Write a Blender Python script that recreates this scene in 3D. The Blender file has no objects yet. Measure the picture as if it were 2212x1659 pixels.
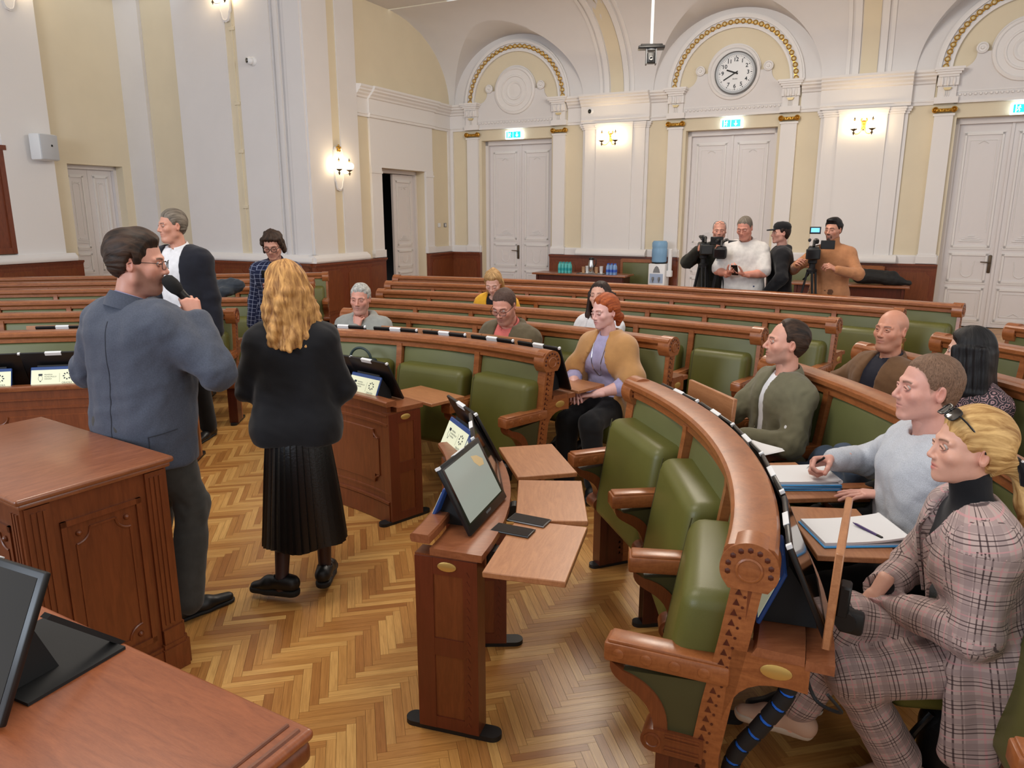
import bpy, bmesh, math, random
import numpy as np
from mathutils import Matrix, Vector

SC = bpy.context.scene
COL = SC.collection
PI = math.pi
random.seed(7)
rng = np.random.RandomState(5)

# ------------------------------------------------------------------ camera, light, exposure
CAM_H = 1.92
CAM_F = 1595.0
CAM_P = math.radians(13.03)
cd = bpy.data.cameras.new('camera')
cam = bpy.data.objects.new('camera', cd)
COL.objects.link(cam)
cd.sensor_fit = 'HORIZONTAL'
cd.sensor_width = 36.0
cd.lens = 36.0 * CAM_F / 2212.0
cd.clip_start = 0.05
cd.clip_end = 200
cam.location = (0, 0, CAM_H)
cam.rotation_euler = (PI / 2 - CAM_P, 0, 0)
SC.camera = cam

SC.view_settings.view_transform = 'Standard'
SC.view_settings.look = 'None'
SC.view_settings.gamma = 1.0
SC.view_settings.use_curve_mapping = False
SC.view_settings.exposure = 0.20
SC.cycles.use_denoising = True
SC.cycles.max_bounces = 5
SC.cycles.diffuse_bounces = 3
SC.cycles.glossy_bounces = 3
SC.cycles.transmission_bounces = 4
SC.cycles.sample_clamp_indirect = 4.0
SC.cycles.caustics_reflective = False
SC.cycles.caustics_refractive = False

world = bpy.data.worlds.new('world')
SC.world = world
world.use_nodes = True
bg = world.node_tree.nodes['Background']
bg.inputs[0].default_value = (1.0, 0.965, 0.93, 1)
bg.inputs[1].default_value = 0.62


def area_light(name, loc, target, sx, sy, power, col):
    ld = bpy.data.lights.new(name, 'AREA')
    ld.shape = 'RECTANGLE'
    ld.size, ld.size_y = sx, sy
    ld.energy = power
    ld.color = col
    o = bpy.data.objects.new(name, ld)
    COL.objects.link(o)
    o.location = loc
    o.rotation_euler = (Vector(target) - Vector(loc)).to_track_quat('-Z', 'Y').to_euler()
    return o


area_light('window_daylight', (-9.0, -3.5, 4.2), (-4.5, 12.0, 1.6), 4.0, 3.5, 560, (0.74, 0.85, 1.0))
area_light('window_daylight', (7.5, -3.0, 4.4), (1.5, 7.0, 0.8), 3.5, 3.0, 150, (1.0, 0.97, 0.93))


def vault_fill_light(loc, power):  # soft fill lamp out of view, added to brighten the vault and hall
    ld = bpy.data.lights.new('vault_fill_light', 'POINT')
    ld.energy = power
    ld.shadow_soft_size = 0.7
    ld.color = (1.0, 0.90, 0.77)
    o = bpy.data.objects.new('vault_fill_light', ld)
    COL.objects.link(o)
    o.location = loc


vault_fill_light((1.5, 8.6, 5.0), 330)
vault_fill_light((-1.5, 3.2, 5.0), 260)


# ------------------------------------------------------------------ colour and materials
def lin(c):
    return tuple((x / 255.0 / 12.92) if x / 255.0 <= 0.04045 else ((x / 255.0 + 0.055) / 1.055) ** 2.4 for x in c)


MATS = {}


def nodemat(name):
    m = bpy.data.materials.new(name)
    m.use_nodes = True
    nt = m.node_tree
    b = nt.nodes['Principled BSDF']
    MATS[name] = m
    return m, nt, b


def N(nt, t, **kw):
    n = nt.nodes.new(t)
    for k, v in kw.items():
        setattr(n, k, v)
    return n


def ramp(nt, fac, stops):
    r = N(nt, 'ShaderNodeValToRGB')
    el = r.color_ramp.elements
    while len(el) < len(stops):
        el.new(0.5)
    for e, (p, c) in zip(el, stops):
        e.position = p
        e.color = (*c, 1)
    nt.links.new(fac, r.inputs[0])
    return r.outputs[0]


def bump(nt, b, height, strength=0.3, dist=0.01):
    n = N(nt, 'ShaderNodeBump')
    n.inputs['Strength'].default_value = strength
    n.inputs['Distance'].default_value = dist
    nt.links.new(height, n.inputs['Height'])
    nt.links.new(n.outputs[0], b.inputs['Normal'])


def coords(nt, scale=(1, 1, 1), kind='Object', rot=(0, 0, 0)):
    tc = N(nt, 'ShaderNodeTexCoord')
    mp = N(nt, 'ShaderNodeMapping')
    mp.inputs['Scale'].default_value = scale
    mp.inputs['Rotation'].default_value = rot
    nt.links.new(tc.outputs[kind], mp.inputs[0])
    return mp.outputs[0]


def noise(nt, vec, scale, detail=3, rough=0.55, dist=0.0):
    n = N(nt, 'ShaderNodeTexNoise')
    n.inputs['Scale'].default_value = scale
    n.inputs['Detail'].default_value = detail
    n.inputs['Roughness'].default_value = rough
    n.inputs['Distortion'].default_value = dist
    nt.links.new(vec, n.inputs['Vector'])
    return n.outputs[0]


def plain(name, c, rough=0.5, metal=0.0, spec=0.5, var=0.0, vscale=8.0, bumpy=0.0, bscale=80.0, emit=None, es=0.0, alpha=None, sheen=0.0):
    m, nt, b = nodemat(name)
    c1 = lin(c)
    b.inputs['Roughness'].default_value = rough
    b.inputs['Metallic'].default_value = metal
    b.inputs['Specular IOR Level'].default_value = spec
    v = coords(nt)
    if var > 0:
        f = noise(nt, v, vscale)
        lo = tuple(x * (1 - var) for x in c1)
        hi = tuple(min(1, x * (1 + var)) for x in c1)
        nt.links.new(ramp(nt, f, [(0.3, lo), (0.7, hi)]), b.inputs['Base Color'])
    else:
        b.inputs['Base Color'].default_value = (*c1, 1)
    if bumpy > 0:
        bump(nt, b, noise(nt, v, bscale, 4), bumpy, 0.004)
    if emit is not None:
        b.inputs['Emission Color'].default_value = (*lin(emit), 1)
        b.inputs['Emission Strength'].default_value = es
    if sheen > 0:
        b.inputs['Sheen Weight'].default_value = sheen
    if alpha is not None:
        b.inputs['Alpha'].default_value = alpha
    return m


def wood(name, dark, light, rough=0.32, scale=(6, 6, 1.2), gs=5.0, coat=0.15):
    m, nt, b = nodemat(name)
    v = coords(nt, scale)
    f1 = noise(nt, v, gs, 6, 0.6, 1.2)
    v2 = coords(nt, (scale[0] * 14, scale[1] * 14, scale[2] * 2.0))
    f2 = noise(nt, v2, 4.0, 3, 0.6, 0.2)
    mx = N(nt, 'ShaderNodeMath', operation='MULTIPLY_ADD')
    nt.links.new(f2, mx.inputs[0])
    mx.inputs[1].default_value = 0.30
    ad = N(nt, 'ShaderNodeMath', operation='MULTIPLY')
    nt.links.new(f1, ad.inputs[0])
    ad.inputs[1].default_value = 0.72
    nt.links.new(ad.outputs[0], mx.inputs[2])
    nt.links.new(ramp(nt, mx.outputs[0], [(0.30, lin(dark)), (0.70, lin(light))]), b.inputs['Base Color'])
    b.inputs['Roughness'].default_value = rough
    b.inputs['Coat Weight'].default_value = coat
    b.inputs['Coat Roughness'].default_value = 0.25
    bump(nt, b, f2, 0.06, 0.002)
    return m


wood('wood_rail', (126, 70, 36), (166, 101, 57), scale=(2, 2, 9))
wood('wood_panel', (98, 50, 26), (128, 69, 37), scale=(7, 7, 1.0))
wood('wood_dark', (62, 25, 15), (90, 38, 23), scale=(8, 8, 1.0))
wood('wood_carve', (92, 42, 24), (110, 50, 30), scale=(7, 7, 1.0))
wood('wood_tablet', (152, 96, 60), (184, 127, 84), rough=0.38, scale=(1.2, 8, 8))
wood('wood_top', (120, 68, 40), (156, 96, 62), rough=0.30, scale=(1.4, 7, 7), coat=0.3)
wood('wood_fgtop', (126, 66, 36), (162, 92, 54), rough=0.32, scale=(1.4, 9, 9), coat=0.3)
wood('wood_wainscot', (94, 44, 24), (128, 64, 36), scale=(7, 7, 1.0))
plain('leather_back', (99, 101, 60), 0.48, var=0.10, vscale=3.0, bumpy=0.12, bscale=350)
plain('leather_seat', (95, 95, 42), 0.42, var=0.10, vscale=3.0, bumpy=0.12, bscale=350)
plain('leather_side', (70, 68, 38), 0.50, var=0.10, vscale=3.0)
plain('iron_black', (30, 30, 31), 0.5, 0.2)
plain('plaster_white', (222, 219, 218), 0.85, var=0.02, vscale=1.5, bumpy=0.05, bscale=60)
plain('plaster_beige', (222, 210, 184), 0.88, var=0.03, vscale=1.2, bumpy=0.05, bscale=60)
plain('stucco_white', (230, 227, 225), 0.7)
plain('door_white', (224, 219, 218), 0.55)
plain('gold', (196, 150, 62), 0.35, 0.75)
plain('gold_pale', (214, 196, 150), 0.5, 0.2)
plain('brass', (206, 170, 96), 0.38, 0.6)
plain('bronze', (92, 78, 62), 0.45, 0.7)
plain('black_plastic', (16, 16, 17), 0.38)
plain('black_matte', (20, 20, 21), 0.7)
plain('grey_plastic', (120, 122, 124), 0.45)
plain('white_plastic', (228, 230, 232), 0.4)
plain('chrome', (200, 200, 202), 0.2, 1.0)
plain('screen_dark', (20, 20, 22), 0.08, spec=0.6)
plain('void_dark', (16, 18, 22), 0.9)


# ------------------------------------------------------------------ mesh helpers
def lk(o, parent=None, mw=None):
    COL.objects.link(o)
    if parent is not None:
        o.parent = parent
    if mw is not None:
        o.matrix_local = mw
    return o


def shade(me, angle=40):
    me.polygons.foreach_set('use_smooth', [True] * len(me.polygons))
    if angle < 179:
        me.set_sharp_from_angle(angle=math.radians(angle))


def tag(o, label=None, cat=None, group=None, kind=None):
    if label: o['label'] = label
    if cat: o['category'] = cat
    if group: o['group'] = group
    if kind: o['kind'] = kind
    return o


def empty(name, loc=(0, 0, 0), rz=0.0, parent=None):
    o = bpy.data.objects.new(name, None)
    o.empty_display_size = 0.1
    lk(o, parent)
    o.location = loc
    o.rotation_euler = (0, 0, rz)
    return o


class MB:
    """collects shapes into one mesh"""
    def __init__(s):
        s.v, s.f, s.m = [], [], []

    def add(s, vs, fs, mi=0, M=None):
        k = len(s.v)
        if M is not None:
            vs = [tuple(M @ Vector(p)) for p in vs]
        s.v += [tuple(p) for p in vs]
        s.f += [tuple(i + k for i in f) for f in fs]
        s.m += [mi] * len(fs)
        return s

    def box(s, a, b, mi=0, M=None):
        x0, y0, z0 = a
        x1, y1, z1 = b
        vs = [(x0, y0, z0), (x1, y0, z0), (x1, y1, z0), (x0, y1, z0), (x0, y0, z1), (x1, y0, z1), (x1, y1, z1), (x0, y1, z1)]
        fs = [(0, 3, 2, 1), (4, 5, 6, 7), (0, 1, 5, 4), (1, 2, 6, 5), (2, 3, 7, 6), (3, 0, 4, 7)]
        return s.add(vs, fs, mi, M)

    def rbox(s, a, b, r=0.01, seg=2, mi=0, M=None, fn=None):
        bm = bmesh.new()
        bmesh.ops.create_cube(bm, size=1.0)
        for v in bm.verts:
            v.co = Vector([(a[i] + b[i]) / 2 + v.co[i] * (b[i] - a[i]) for i in range(3)])
        bmesh.ops.bevel(bm, geom=bm.edges[:], offset=r, segments=seg, affect='EDGES', profile=0.5)
        bm.verts.index_update()
        vs = [tuple(v.co) for v in bm.verts]
        if fn: vs = [fn(p) for p in vs]
        fs = [tuple(v.index for v in f.verts) for f in bm.faces]
        bm.free()
        return s.add(vs, fs, mi, M)

    def prism(s, poly, t0, t1, axes='yz', mi=0, M=None):
        """extrude a 2D polygon (in the two given axes) along the third from t0 to t1"""
        ax = 'xyz'
        i, j = ax.index(axes[0]), ax.index(axes[1])
        k = 3 - i - j
        n = len(poly)
        vs = []
        for t in (t0, t1):
            for p in poly:
                q = [0, 0, 0]
                q[i], q[j], q[k] = p[0], p[1], t
                vs.append(tuple(q))
        fs = [tuple(range(n - 1, -1, -1)), tuple(range(n, 2 * n))]
        fs += [(a, (a + 1) % n, n + (a + 1) % n, n + a) for a in range(n)]
        return s.add(vs, fs, mi, M)

    def tube(s, pts, r, seg=8, mi=0, M=None, cap=True, closed=False):
        pts = [Vector(p) for p in pts]
        n = len(pts)
        rr = r if hasattr(r, '__len__') else [r] * n
        vs, fs = [], []
        up = None
        for i, p in enumerate(pts):
            if closed:
                d = pts[(i + 1) % n] - pts[i - 1]
            else:
                d = pts[min(i + 1, n - 1)] - pts[max(i - 1, 0)]
            d = d.normalized() if d.length > 1e-9 else Vector((0, 0, 1))
            if up is None:
                up = Vector((0, 0, 1)) if abs(d.z) < 0.9 else Vector((1, 0, 0))
            a = d.cross(up)
            a.normalize()
            b = a.cross(d)
            up = b
            for k in range(seg):
                t = 2 * PI * k / seg
                vs.append(tuple(p + a * (rr[i] * math.cos(t)) + b * (rr[i] * math.sin(t))))
        last = n if closed else n - 1
        for i in range(last):
            i2 = (i + 1) % n
            for k in range(seg):
                k2 = (k + 1) % seg
                fs.append((i * seg + k, i * seg + k2, i2 * seg + k2, i2 * seg + k))
        if cap and not closed:
            fs.append(tuple(range(seg - 1, -1, -1)))
            fs.append(tuple(range((n - 1) * seg, n * seg)))
        return s.add(vs, fs, mi, M)

    def lathe(s, prof, seg=24, mi=0, M=None, a0=0.0, a1=2 * PI):
        """profile of (r, z) turned about z"""
        full = abs(a1 - a0 - 2 * PI) < 1e-6
        m = seg if full else seg + 1
        vs, fs = [], []
        for k in range(m):
            t = a0 + (a1 - a0) * k / seg
            for r, z in prof:
                vs.append((r * math.cos(t), r * math.sin(t), z))
        n = len(prof)
        for k in range(seg):
            k2 = (k + 1) % m
            for i in range(n - 1):
                fs.append((k * n + i, k2 * n + i, k2 * n + i + 1, k * n + i + 1))
        if full:
            if prof[0][0] > 1e-6: fs.append(tuple(k * n for k in range(m - 1, -1, -1)))
            if prof[-1][0] > 1e-6: fs.append(tuple(k * n + n - 1 for k in range(m)))
        return s.add(vs, fs, mi, M)

    def ball(s, c, r, seg=12, mi=0, M=None):
        rr = r if hasattr(r, '__len__') else (r, r, r)
        prof = [(math.cos(t), math.sin(t)) for t in [(-PI / 2 + PI * i / (seg // 2)) for i in range(seg // 2 + 1)]]
        T = Matrix.Translation(c) @ Matrix.Diagonal((*rr, 1))
        return s.lathe([(max(p[0], 0.0), p[1]) for p in prof], seg, mi, (M @ T) if M is not None else T)

    def mesh(s, name, mats, angle=40):
        me = bpy.data.meshes.new(name)
        me.from_pydata(s.v, [], s.f)
        for m in (mats if isinstance(mats, (list, tuple)) else [mats]):
            me.materials.append(MATS[m] if isinstance(m, str) else m)
        if any(s.m): me.polygons.foreach_set('material_index', s.m)
        shade(me, angle)
        me.validate()
        return me

    def build(s, name, mats, parent=None, mw=None, angle=40):
        return lk(bpy.data.objects.new(name, s.mesh(name, mats, angle)), parent, mw)


def inst(name, me, parent=None, mw=None):
    return lk(bpy.data.objects.new(name, me), parent, mw)


def T(x=0, y=0, z=0, rz=0.0, rx=0.0, ry=0.0):
    return Matrix.Translation((x, y, z)) @ Matrix.Rotation(rz, 4, 'Z') @ Matrix.Rotation(ry, 4, 'Y') @ Matrix.Rotation(rx, 4, 'X')


def sub_rm(bm_mesh):
    bm = bmesh.new()
    bm.from_mesh(bm_mesh)
    bmesh.ops.remove_doubles(bm, verts=bm.verts, dist=1e-5)
    bmesh.ops.recalc_face_normals(bm, faces=bm.faces)
    bm.to_mesh(bm_mesh)
    bm.free()


def ray_dir(x, y):
    u, v = (x - 1106.0) / CAM_F, (y - 829.5) / CAM_F
    return Vector((u, math.cos(CAM_P) - v * math.sin(CAM_P), -math.sin(CAM_P) - v * math.cos(CAM_P)))


def at(x, y, z):
    """photo pixel met with the level z"""
    r = ray_dir(x, y)
    t = (z - CAM_H) / r.z
    return Vector((r.x * t, r.y * t, z))


def at_y(x, y, Y):
    r = ray_dir(x, y)
    t = Y / r.y
    return Vector((r.x * t, Y, CAM_H + r.z * t))
# ------------------------------------------------------------------ frame of the back wall: x along it, y out through it
CORNER = Vector((-1.373, 17.10, 0))
MA = Matrix.Translation(CORNER) @ Matrix.Rotation(math.atan2(-0.4509, 0.8926), 4, 'Z')
MAi = MA.inverted()

# ------------------------------------------------------------------ floor: herringbone parquet
PL, PW = 0.292, 0.0365
PA = math.radians(12.0)
ca, sa = math.cos(PA), math.sin(PA)


def oak():
    m, nt, b = nodemat('oak')
    at_ = N(nt, 'ShaderNodeAttribute', attribute_name='gv')
    oi = N(nt, 'ShaderNodeObjectInfo')
    sep = N(nt, 'ShaderNodeSeparateXYZ')
    nt.links.new(at_.outputs['Vector'], sep.inputs[0])
    r = N(nt, 'ShaderNodeMath', operation='ADD')
    nt.links.new(sep.outputs[2], r.inputs[0])
    nt.links.new(oi.outputs['Random'], r.inputs[1])
    fr = N(nt, 'ShaderNodeMath', operation='FRACT')
    nt.links.new(r.outputs[0], fr.inputs[0])
    base = ramp(nt, fr.outputs[0], [(0.0, lin((162, 106, 54))), (0.25, lin((184, 130, 70))), (0.6, lin((198, 146, 82))), (0.85, lin((216, 168, 100))), (1.0, lin((174, 120, 64)))])
    cb = N(nt, 'ShaderNodeCombineXYZ')
    for i, k in ((0, 3.0), (1, 60.0)):
        mm = N(nt, 'ShaderNodeMath', operation='MULTIPLY')
        nt.links.new(sep.outputs[i], mm.inputs[0])
        mm.inputs[1].default_value = k
        nt.links.new(mm.outputs[0], cb.inputs[i])
    mm = N(nt, 'ShaderNodeMath', operation='MULTIPLY')
    nt.links.new(r.outputs[0], mm.inputs[0])
    mm.inputs[1].default_value = 91.0
    nt.links.new(mm.outputs[0], cb.inputs[2])
    g = noise(nt, cb.outputs[0], 2.2, 4, 0.6, 0.8)
    mix = N(nt, 'ShaderNodeMix', data_type='RGBA', blend_type='MULTIPLY')
    mix.inputs[0].default_value = 0.55
    nt.links.new(base, mix.inputs[6])
    nt.links.new(ramp(nt, g, [(0.35, (0.55, 0.48, 0.40)), (0.62, (1, 1, 1))]), mix.inputs[7])
    nt.links.new(mix.outputs[2], b.inputs['Base Color'])
    b.inputs['Roughness'].default_value = 0.30
    b.inputs['Specular IOR Level'].default_value = 0.45
    bump(nt, b, g, 0.04, 0.002)
    return m


oak()
plain('floor_joint', (84, 50, 24), 0.7)
floor = MB().box((-10, -1.5, -0.10), (13, 21, -0.006)).build('floor', 'floor_joint')
tag(floor, 'golden oak parquet floor laid in a herringbone pattern', kind='structure')


def proj(p):
    d = Vector(p) - Vector((0, 0, CAM_H))
    fw = Vector((0, math.cos(CAM_P), -math.sin(CAM_P)))
    up = Vector((0, math.sin(CAM_P), math.cos(CAM_P)))
    z = d.dot(fw)
    return (1106 + CAM_F * d.x / z, 829.5 - CAM_F * d.dot(up) / z, z)


planks = []
for a in range(-60, 61):
    for k in range(-700, 701):
        for typ in (0, 1):
            ox, oy = k * PW + a * (PL + PW), k * PW + a * (PW - PL)
            if typ: ox -= PW
            cx, cy = (ox + PL / 2, oy + PW / 2) if typ == 0 else (ox + PW / 2, oy + PL / 2)
            X, Y = ca * cx - sa * cy, sa * cx + ca * cy
            if Y < 0.9 or Y > 18.5 or abs(X) > Y * 0.74 + 0.7: continue
            q = MAi @ Vector((X, Y, 0))
            if q.y > 0.25: continue
            planks.append((X, Y, typ))
near = []
for i, (X, Y, typ) in enumerate(planks):
    if Y > 5.4: continue
    px, py, z = proj((X, Y, 0))
    if px < 425 or px > 1560 or py > 1655 or py < 1000: continue
    if py > 1310 + (px - 110) * 0.456 - 6 and px < 700: continue
    if 895 < px < 1030 and py > 1180: continue
    if px > 1395 and py > 1330: continue
    near.append((Y, i))
near = set(i for _, i in sorted(near)[:296])
g = 0.0005
pm = MB().box((-PL / 2 + g, -PW / 2 + g, -0.008), (PL / 2 - g, PW / 2 - g, 0)).mesh('plank', 'oak')
atb = pm.attributes.new('gv', 'FLOAT_VECTOR', 'POINT')
for i, v in enumerate(pm.vertices): atb.data[i].vector = (v.co.x, v.co.y, 0)
pv, pf, pg = [], [], []
for i, (X, Y, typ) in enumerate(planks):
    ang = PA + (PI / 2 if typ else 0)
    dz = (random.random() - 0.5) * 0.0005
    if i in near:
        o = inst('plank', pm, floor)
        o.location = (X, Y, dz)
        o.rotation_euler = (0, 0, ang)
        continue
    c, s = math.cos(ang), math.sin(ang)
    k = len(pv)
    rr = random.random()
    deep = Y < 7
    for z in ((dz, -0.008) if deep else (dz,)):
        for u, w in ((-1, -1), (1, -1), (1, 1), (-1, 1)):
            a, b_ = u * (PL / 2 - g), w * (PW / 2 - g)
            pv.append((X + c * a - s * b_, Y + s * a + c * b_, z))
            pg += [a, b_, rr + (i % 97) * 0.0]
    pf.append((k, k + 1, k + 2, k + 3))
    if deep:
        for e in range(4):
            e2 = (e + 1) % 4
            pf.append((k + 4 + e, k + 4 + e2, k + e2, k + e))
me = bpy.data.meshes.new('parquet_planks')
me.from_pydata(pv, [], pf)
me.attributes.new('gv', 'FLOAT_VECTOR', 'POINT').data.foreach_set('vector', pg)
me.materials.append(MATS['oak'])
o = lk(bpy.data.objects.new('parquet_planks', me), floor)
o['kind'] = 'stuff'

# ------------------------------------------------------------------ back wall
DC = (1.63, 6.07, 10.51)      # door centres along the wall
PC = (3.85, 8.29)             # lamp pilaster centres
HW, DH = 0.83, 3.44
XE = 12.2
wall = MB()
xs = [-0.4]
for c in DC: xs += [c - HW, c + HW]
xs.append(XE)
for i in range(0, len(xs), 2): wall.box((xs[i], 0, 0), (xs[i + 1], 0.4, DH))
wall.box((-0.4, 0, DH), (XE, 0.4, 4.2))
wall_back = wall.build('wall_back', 'plaster_beige', None, MA)
tag(wall_back, 'tall cream back wall with white arches over three doors', kind='structure')
# lunette wall above the cornice: white band with a cream field inside each arch
lw = MB().box((-0.4, 0.02, 4.2), (XE, 0.4, 6.3), 0)
lw.build('lunette_wall', 'plaster_white', wall_back)
for c in DC:
    r = 0.985
    poly = [(c + r * math.cos(t), 4.18 + r * math.sin(t)) for t in [PI * i / 32 for i in range(33)]]
    MB().prism(poly, 0.0, 0.03, 'xz').build('arch_field', 'plaster_beige', wall_back)
    av = MB()
    for r0, r1, pr in ((0.98, 1.02, 0.06), (1.02, 1.14, 0.035), (1.14, 1.19, 0.07), (1.19, 1.22, 0.04)):
        n = 40
        vs, fs = [], []
        for i in range(n + 1):
            t = PI * i / n
            for r, y in ((r0, 0.02), (r0, -pr), (r1, -pr), (r1, 0.02)):
                vs.append((c + r * math.cos(t), y, 4.18 + r * math.sin(t)))
        for i in range(n):
            for k in range(3): fs.append((i * 4 + k, i * 4 + k + 1, i * 4 + k + 5, i * 4 + k + 4))
        av.add(vs, fs)
    av.build('archivolt', 'stucco_white', wall_back, angle=30)
    bm_ = MB()
    bm2 = MB()
    for i in range(29):
        t = PI * (i + 0.5) / 29
        bm_.ball((c + 1.08 * math.cos(t), -0.05, 4.18 + 1.08 * math.sin(t)), (0.032, 0.026, 0.032), 8)
    me_b = MB().ball((0, 0, 0), (0.032, 0.022, 0.032), 10).mesh('gilt_bead', 'gold_pale')
    me_r = MB().tube([(0.036 * math.cos(2 * PI * i / 12), -0.006, 0.036 * math.sin(2 * PI * i / 12)) for i in range(12)], 0.009, 6, closed=True).mesh('gilt_ring', 'gold')
    me_d = MB().prism([(-0.012, -0.03), (0.012, -0.03), (0, 0.028)], -0.02, 0.0, 'xz').mesh('gilt_dart', 'gold')
    nb = 31
    for i in range(nb):
        t = PI * (i + 0.5) / nb
        if c > 9 and t < PI * 0.55: continue
        M_ = Matrix.Translation((c + 1.08 * math.cos(t), -0.045, 4.18 + 1.08 * math.sin(t))) @ Matrix.Rotation(PI / 2 - t, 4, 'Y')
        ob = inst('gilt_bead', me_b, wall_back, M_)
        inst('gilt_ring', me_r, ob)
        if i < nb - 1:
            t2 = PI * (i + 1) / nb
            inst('gilt_dart', me_d, wall_back, Matrix.Translation((c + 1.08 * math.cos(t2), -0.035, 4.18 + 1.08 * math.sin(t2))) @ Matrix.Rotation(PI / 2 - t2 , 4, 'Y'))
    # white tympanum with shoulders and round medallion
    half = []
    for i in range(9):
        t = i / 8
        half.append((0.86 - 0.20 * math.sin(t * PI / 2), 4.19 + 0.20 * (1 - math.cos(t * PI / 2))))
    half += [(0.66, 4.42), (0.50, 4.42), (0.46, 4.42)]
    for i in range(1, 13):
        t = PI * (0.0 + 0.5 * i / 12)
        half.append((0.475 * math.cos(t), 4.42 + 0.475 * math.sin(t)))
    poly = [(c + 0.90, 3.68), (c + 0.90, 4.19)] + [(c + x, z) for x, z in half] + [(c - x, z) for x, z in reversed(half)] + [(c - 0.90, 4.19), (c - 0.90, 3.68)]
    MB().prism(poly, -0.045, 0.02, 'xz').build('tympanum', 'plaster_white', wall_back)
    Ml = Matrix.Translation((c, -0.045, 4.40)) @ Matrix.Rotation(PI / 2, 4, 'X')
    md = MB()
    prof = [(0.47, 0.0), (0.46, 0.035), (0.42, 0.05), (0.40, 0.03), (0.31, 0.025), (0.30, 0.04), (0.275, 0.04), (0.265, 0.02), (0.19, 0.02), (0.18, 0.035), (0.16, 0.035), (0.13, 0.015), (0.0, 0.03)]
    md.lathe(prof, 40, 0, Ml)
    md.build('medallion', 'stucco_white', wall_back)
    for sgn in (-1, 1):
        vl = MB()
        Mv = Matrix.Translation((c + sgn * 0.60, -0.045, 4.47)) @ Matrix.Rotation(PI / 2, 4, 'X')
        vl.lathe([(0.085, 0), (0.085, 0.04), (0.065, 0.05), (0.05, 0.03), (0.03, 0.03), (0.022, 0.055), (0, 0.06)], 20, 0, Mv)
        vl.build('volute', 'stucco_white', wall_back)
    # row of small beads over the door
    me_s = MB().ball((0, 0, 0), (0.024, 0.02, 0.024), 8).mesh('stucco_bead', 'stucco_white')
    for i in range(24):
        x = c - 0.83 + 1.66 * i / 23
        if x > 11: continue
        inst('stucco_bead', me_s, wall_back, T(x, -0.055, 3.79))
    MB().box((c - 0.9, -0.07, 3.66), (c + 0.9, 0.02, 3.70)).box((c - 0.9, -0.055, 3.83), (c + 0.9, 0.02, 3.845)).build('bead_moulding', 'stucco_white', wall_back)
    # door pilasters, gilt capitals, corbels
    for sgn in (-1, 1):
        x = c + sgn * 1.02
        if x > XE - 0.3: continue
        p = MB()
        p.box((x - 0.135, -0.07, 1.22), (x + 0.135, 0.02, 3.50))
        p.box((x - 0.155, -0.085, 3.47), (x + 0.155, 0.02, 3.505))
        p.box((x - 0.16, -0.10, 1.08), (x + 0.16, 0.02, 1.20)).box((x - 0.15, -0.085, 1.20), (x + 0.15, 0.02, 1.235))
        p.build('pilaster', 'stucco_white', wall_back)
        cp = MB()
        cp.rbox((x - 0.13, -0.10, 3.53), (x + 0.13, 0.0, 3.585), 0.012, 2)
        for s2 in (-1, 1):
            Mv = Matrix.Translation((x + s2 * 0.135, -0.075, 3.565)) @ Matrix.Rotation(PI / 2, 4, 'X')
            cp.lathe([(0.048, -0.02), (0.048, 0.03), (0.034, 0.04), (0.026, 0.02), (0.012, 0.045), (0, 0.05)], 14, 0, Mv)
        for i in range(5): cp.ball((x - 0.08 + 0.04 * i, -0.10, 3.555 + 0.012 * (i % 2)), 0.018, 8)
        cp.build('gilt_capital', 'gold', wall_back)
        cb_ = MB()
        cb_.box((x - 0.17, -0.12, 3.66), (x + 0.17, 0.02, 3.76))
        cb_.box((x - 0.135, -0.10, 3.76), (x + 0.135, 0.02, 4.06))
        cb_.box((x - 0.15, -0.14, 3.93), (x + 0.15, 0.0, 4.06))
        for z0, e in ((4.06, 0.17), (4.095, 0.20), (4.13, 0.23), (4.16, 0.25)):
            cb_.box((x - e * 0.85, -e, z0), (x + e * 0.85, 0.02, z0 + 0.036))
        for i in range(3):
            xx = x - 0.085 + 0.085 * i
            cb_.ball((xx, -0.145, 3.99), (0.026, 0.03, 0.075), 10)
            cb_.ball((xx * 0 + x - 0.03 + 0.03 * i, -0.105, 3.81), (0.011, 0.015, 0.05), 8)
        cb_.build('corbel', 'stucco_white', wall_back)
        MB().prism([(x - 0.06, 3.90), (x + 0.06, 3.90), (x + 0.035, 3.86), (x - 0.035, 3.86)], -0.15, -0.09, 'xz').build('corbel_tongue', 'gold_pale', wall_back)


def entab(x0, x1, pr, name='cornice'):
    m = MB()
    prof = [(0.02, 3.655), (-0.03, 3.655), (-0.03, 3.70), (-0.045, 3.705), (-0.045, 3.725), (-0.02, 3.73), (-0.02, 3.975), (-0.05, 3.99), (-0.06, 4.02), (-0.10, 4.05), (-0.11, 4.075), (-0.15, 4.10), (-0.15, 4.125), (-0.18, 4.15), (-0.18, 4.185), (0.02, 4.20)]
    m.prism([(y - (pr if y < 0.01 else 0), z) for y, z in prof], x0, x1, 'yz')
    m.build(name, 'stucco_white', wall_back, angle=25)


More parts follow.
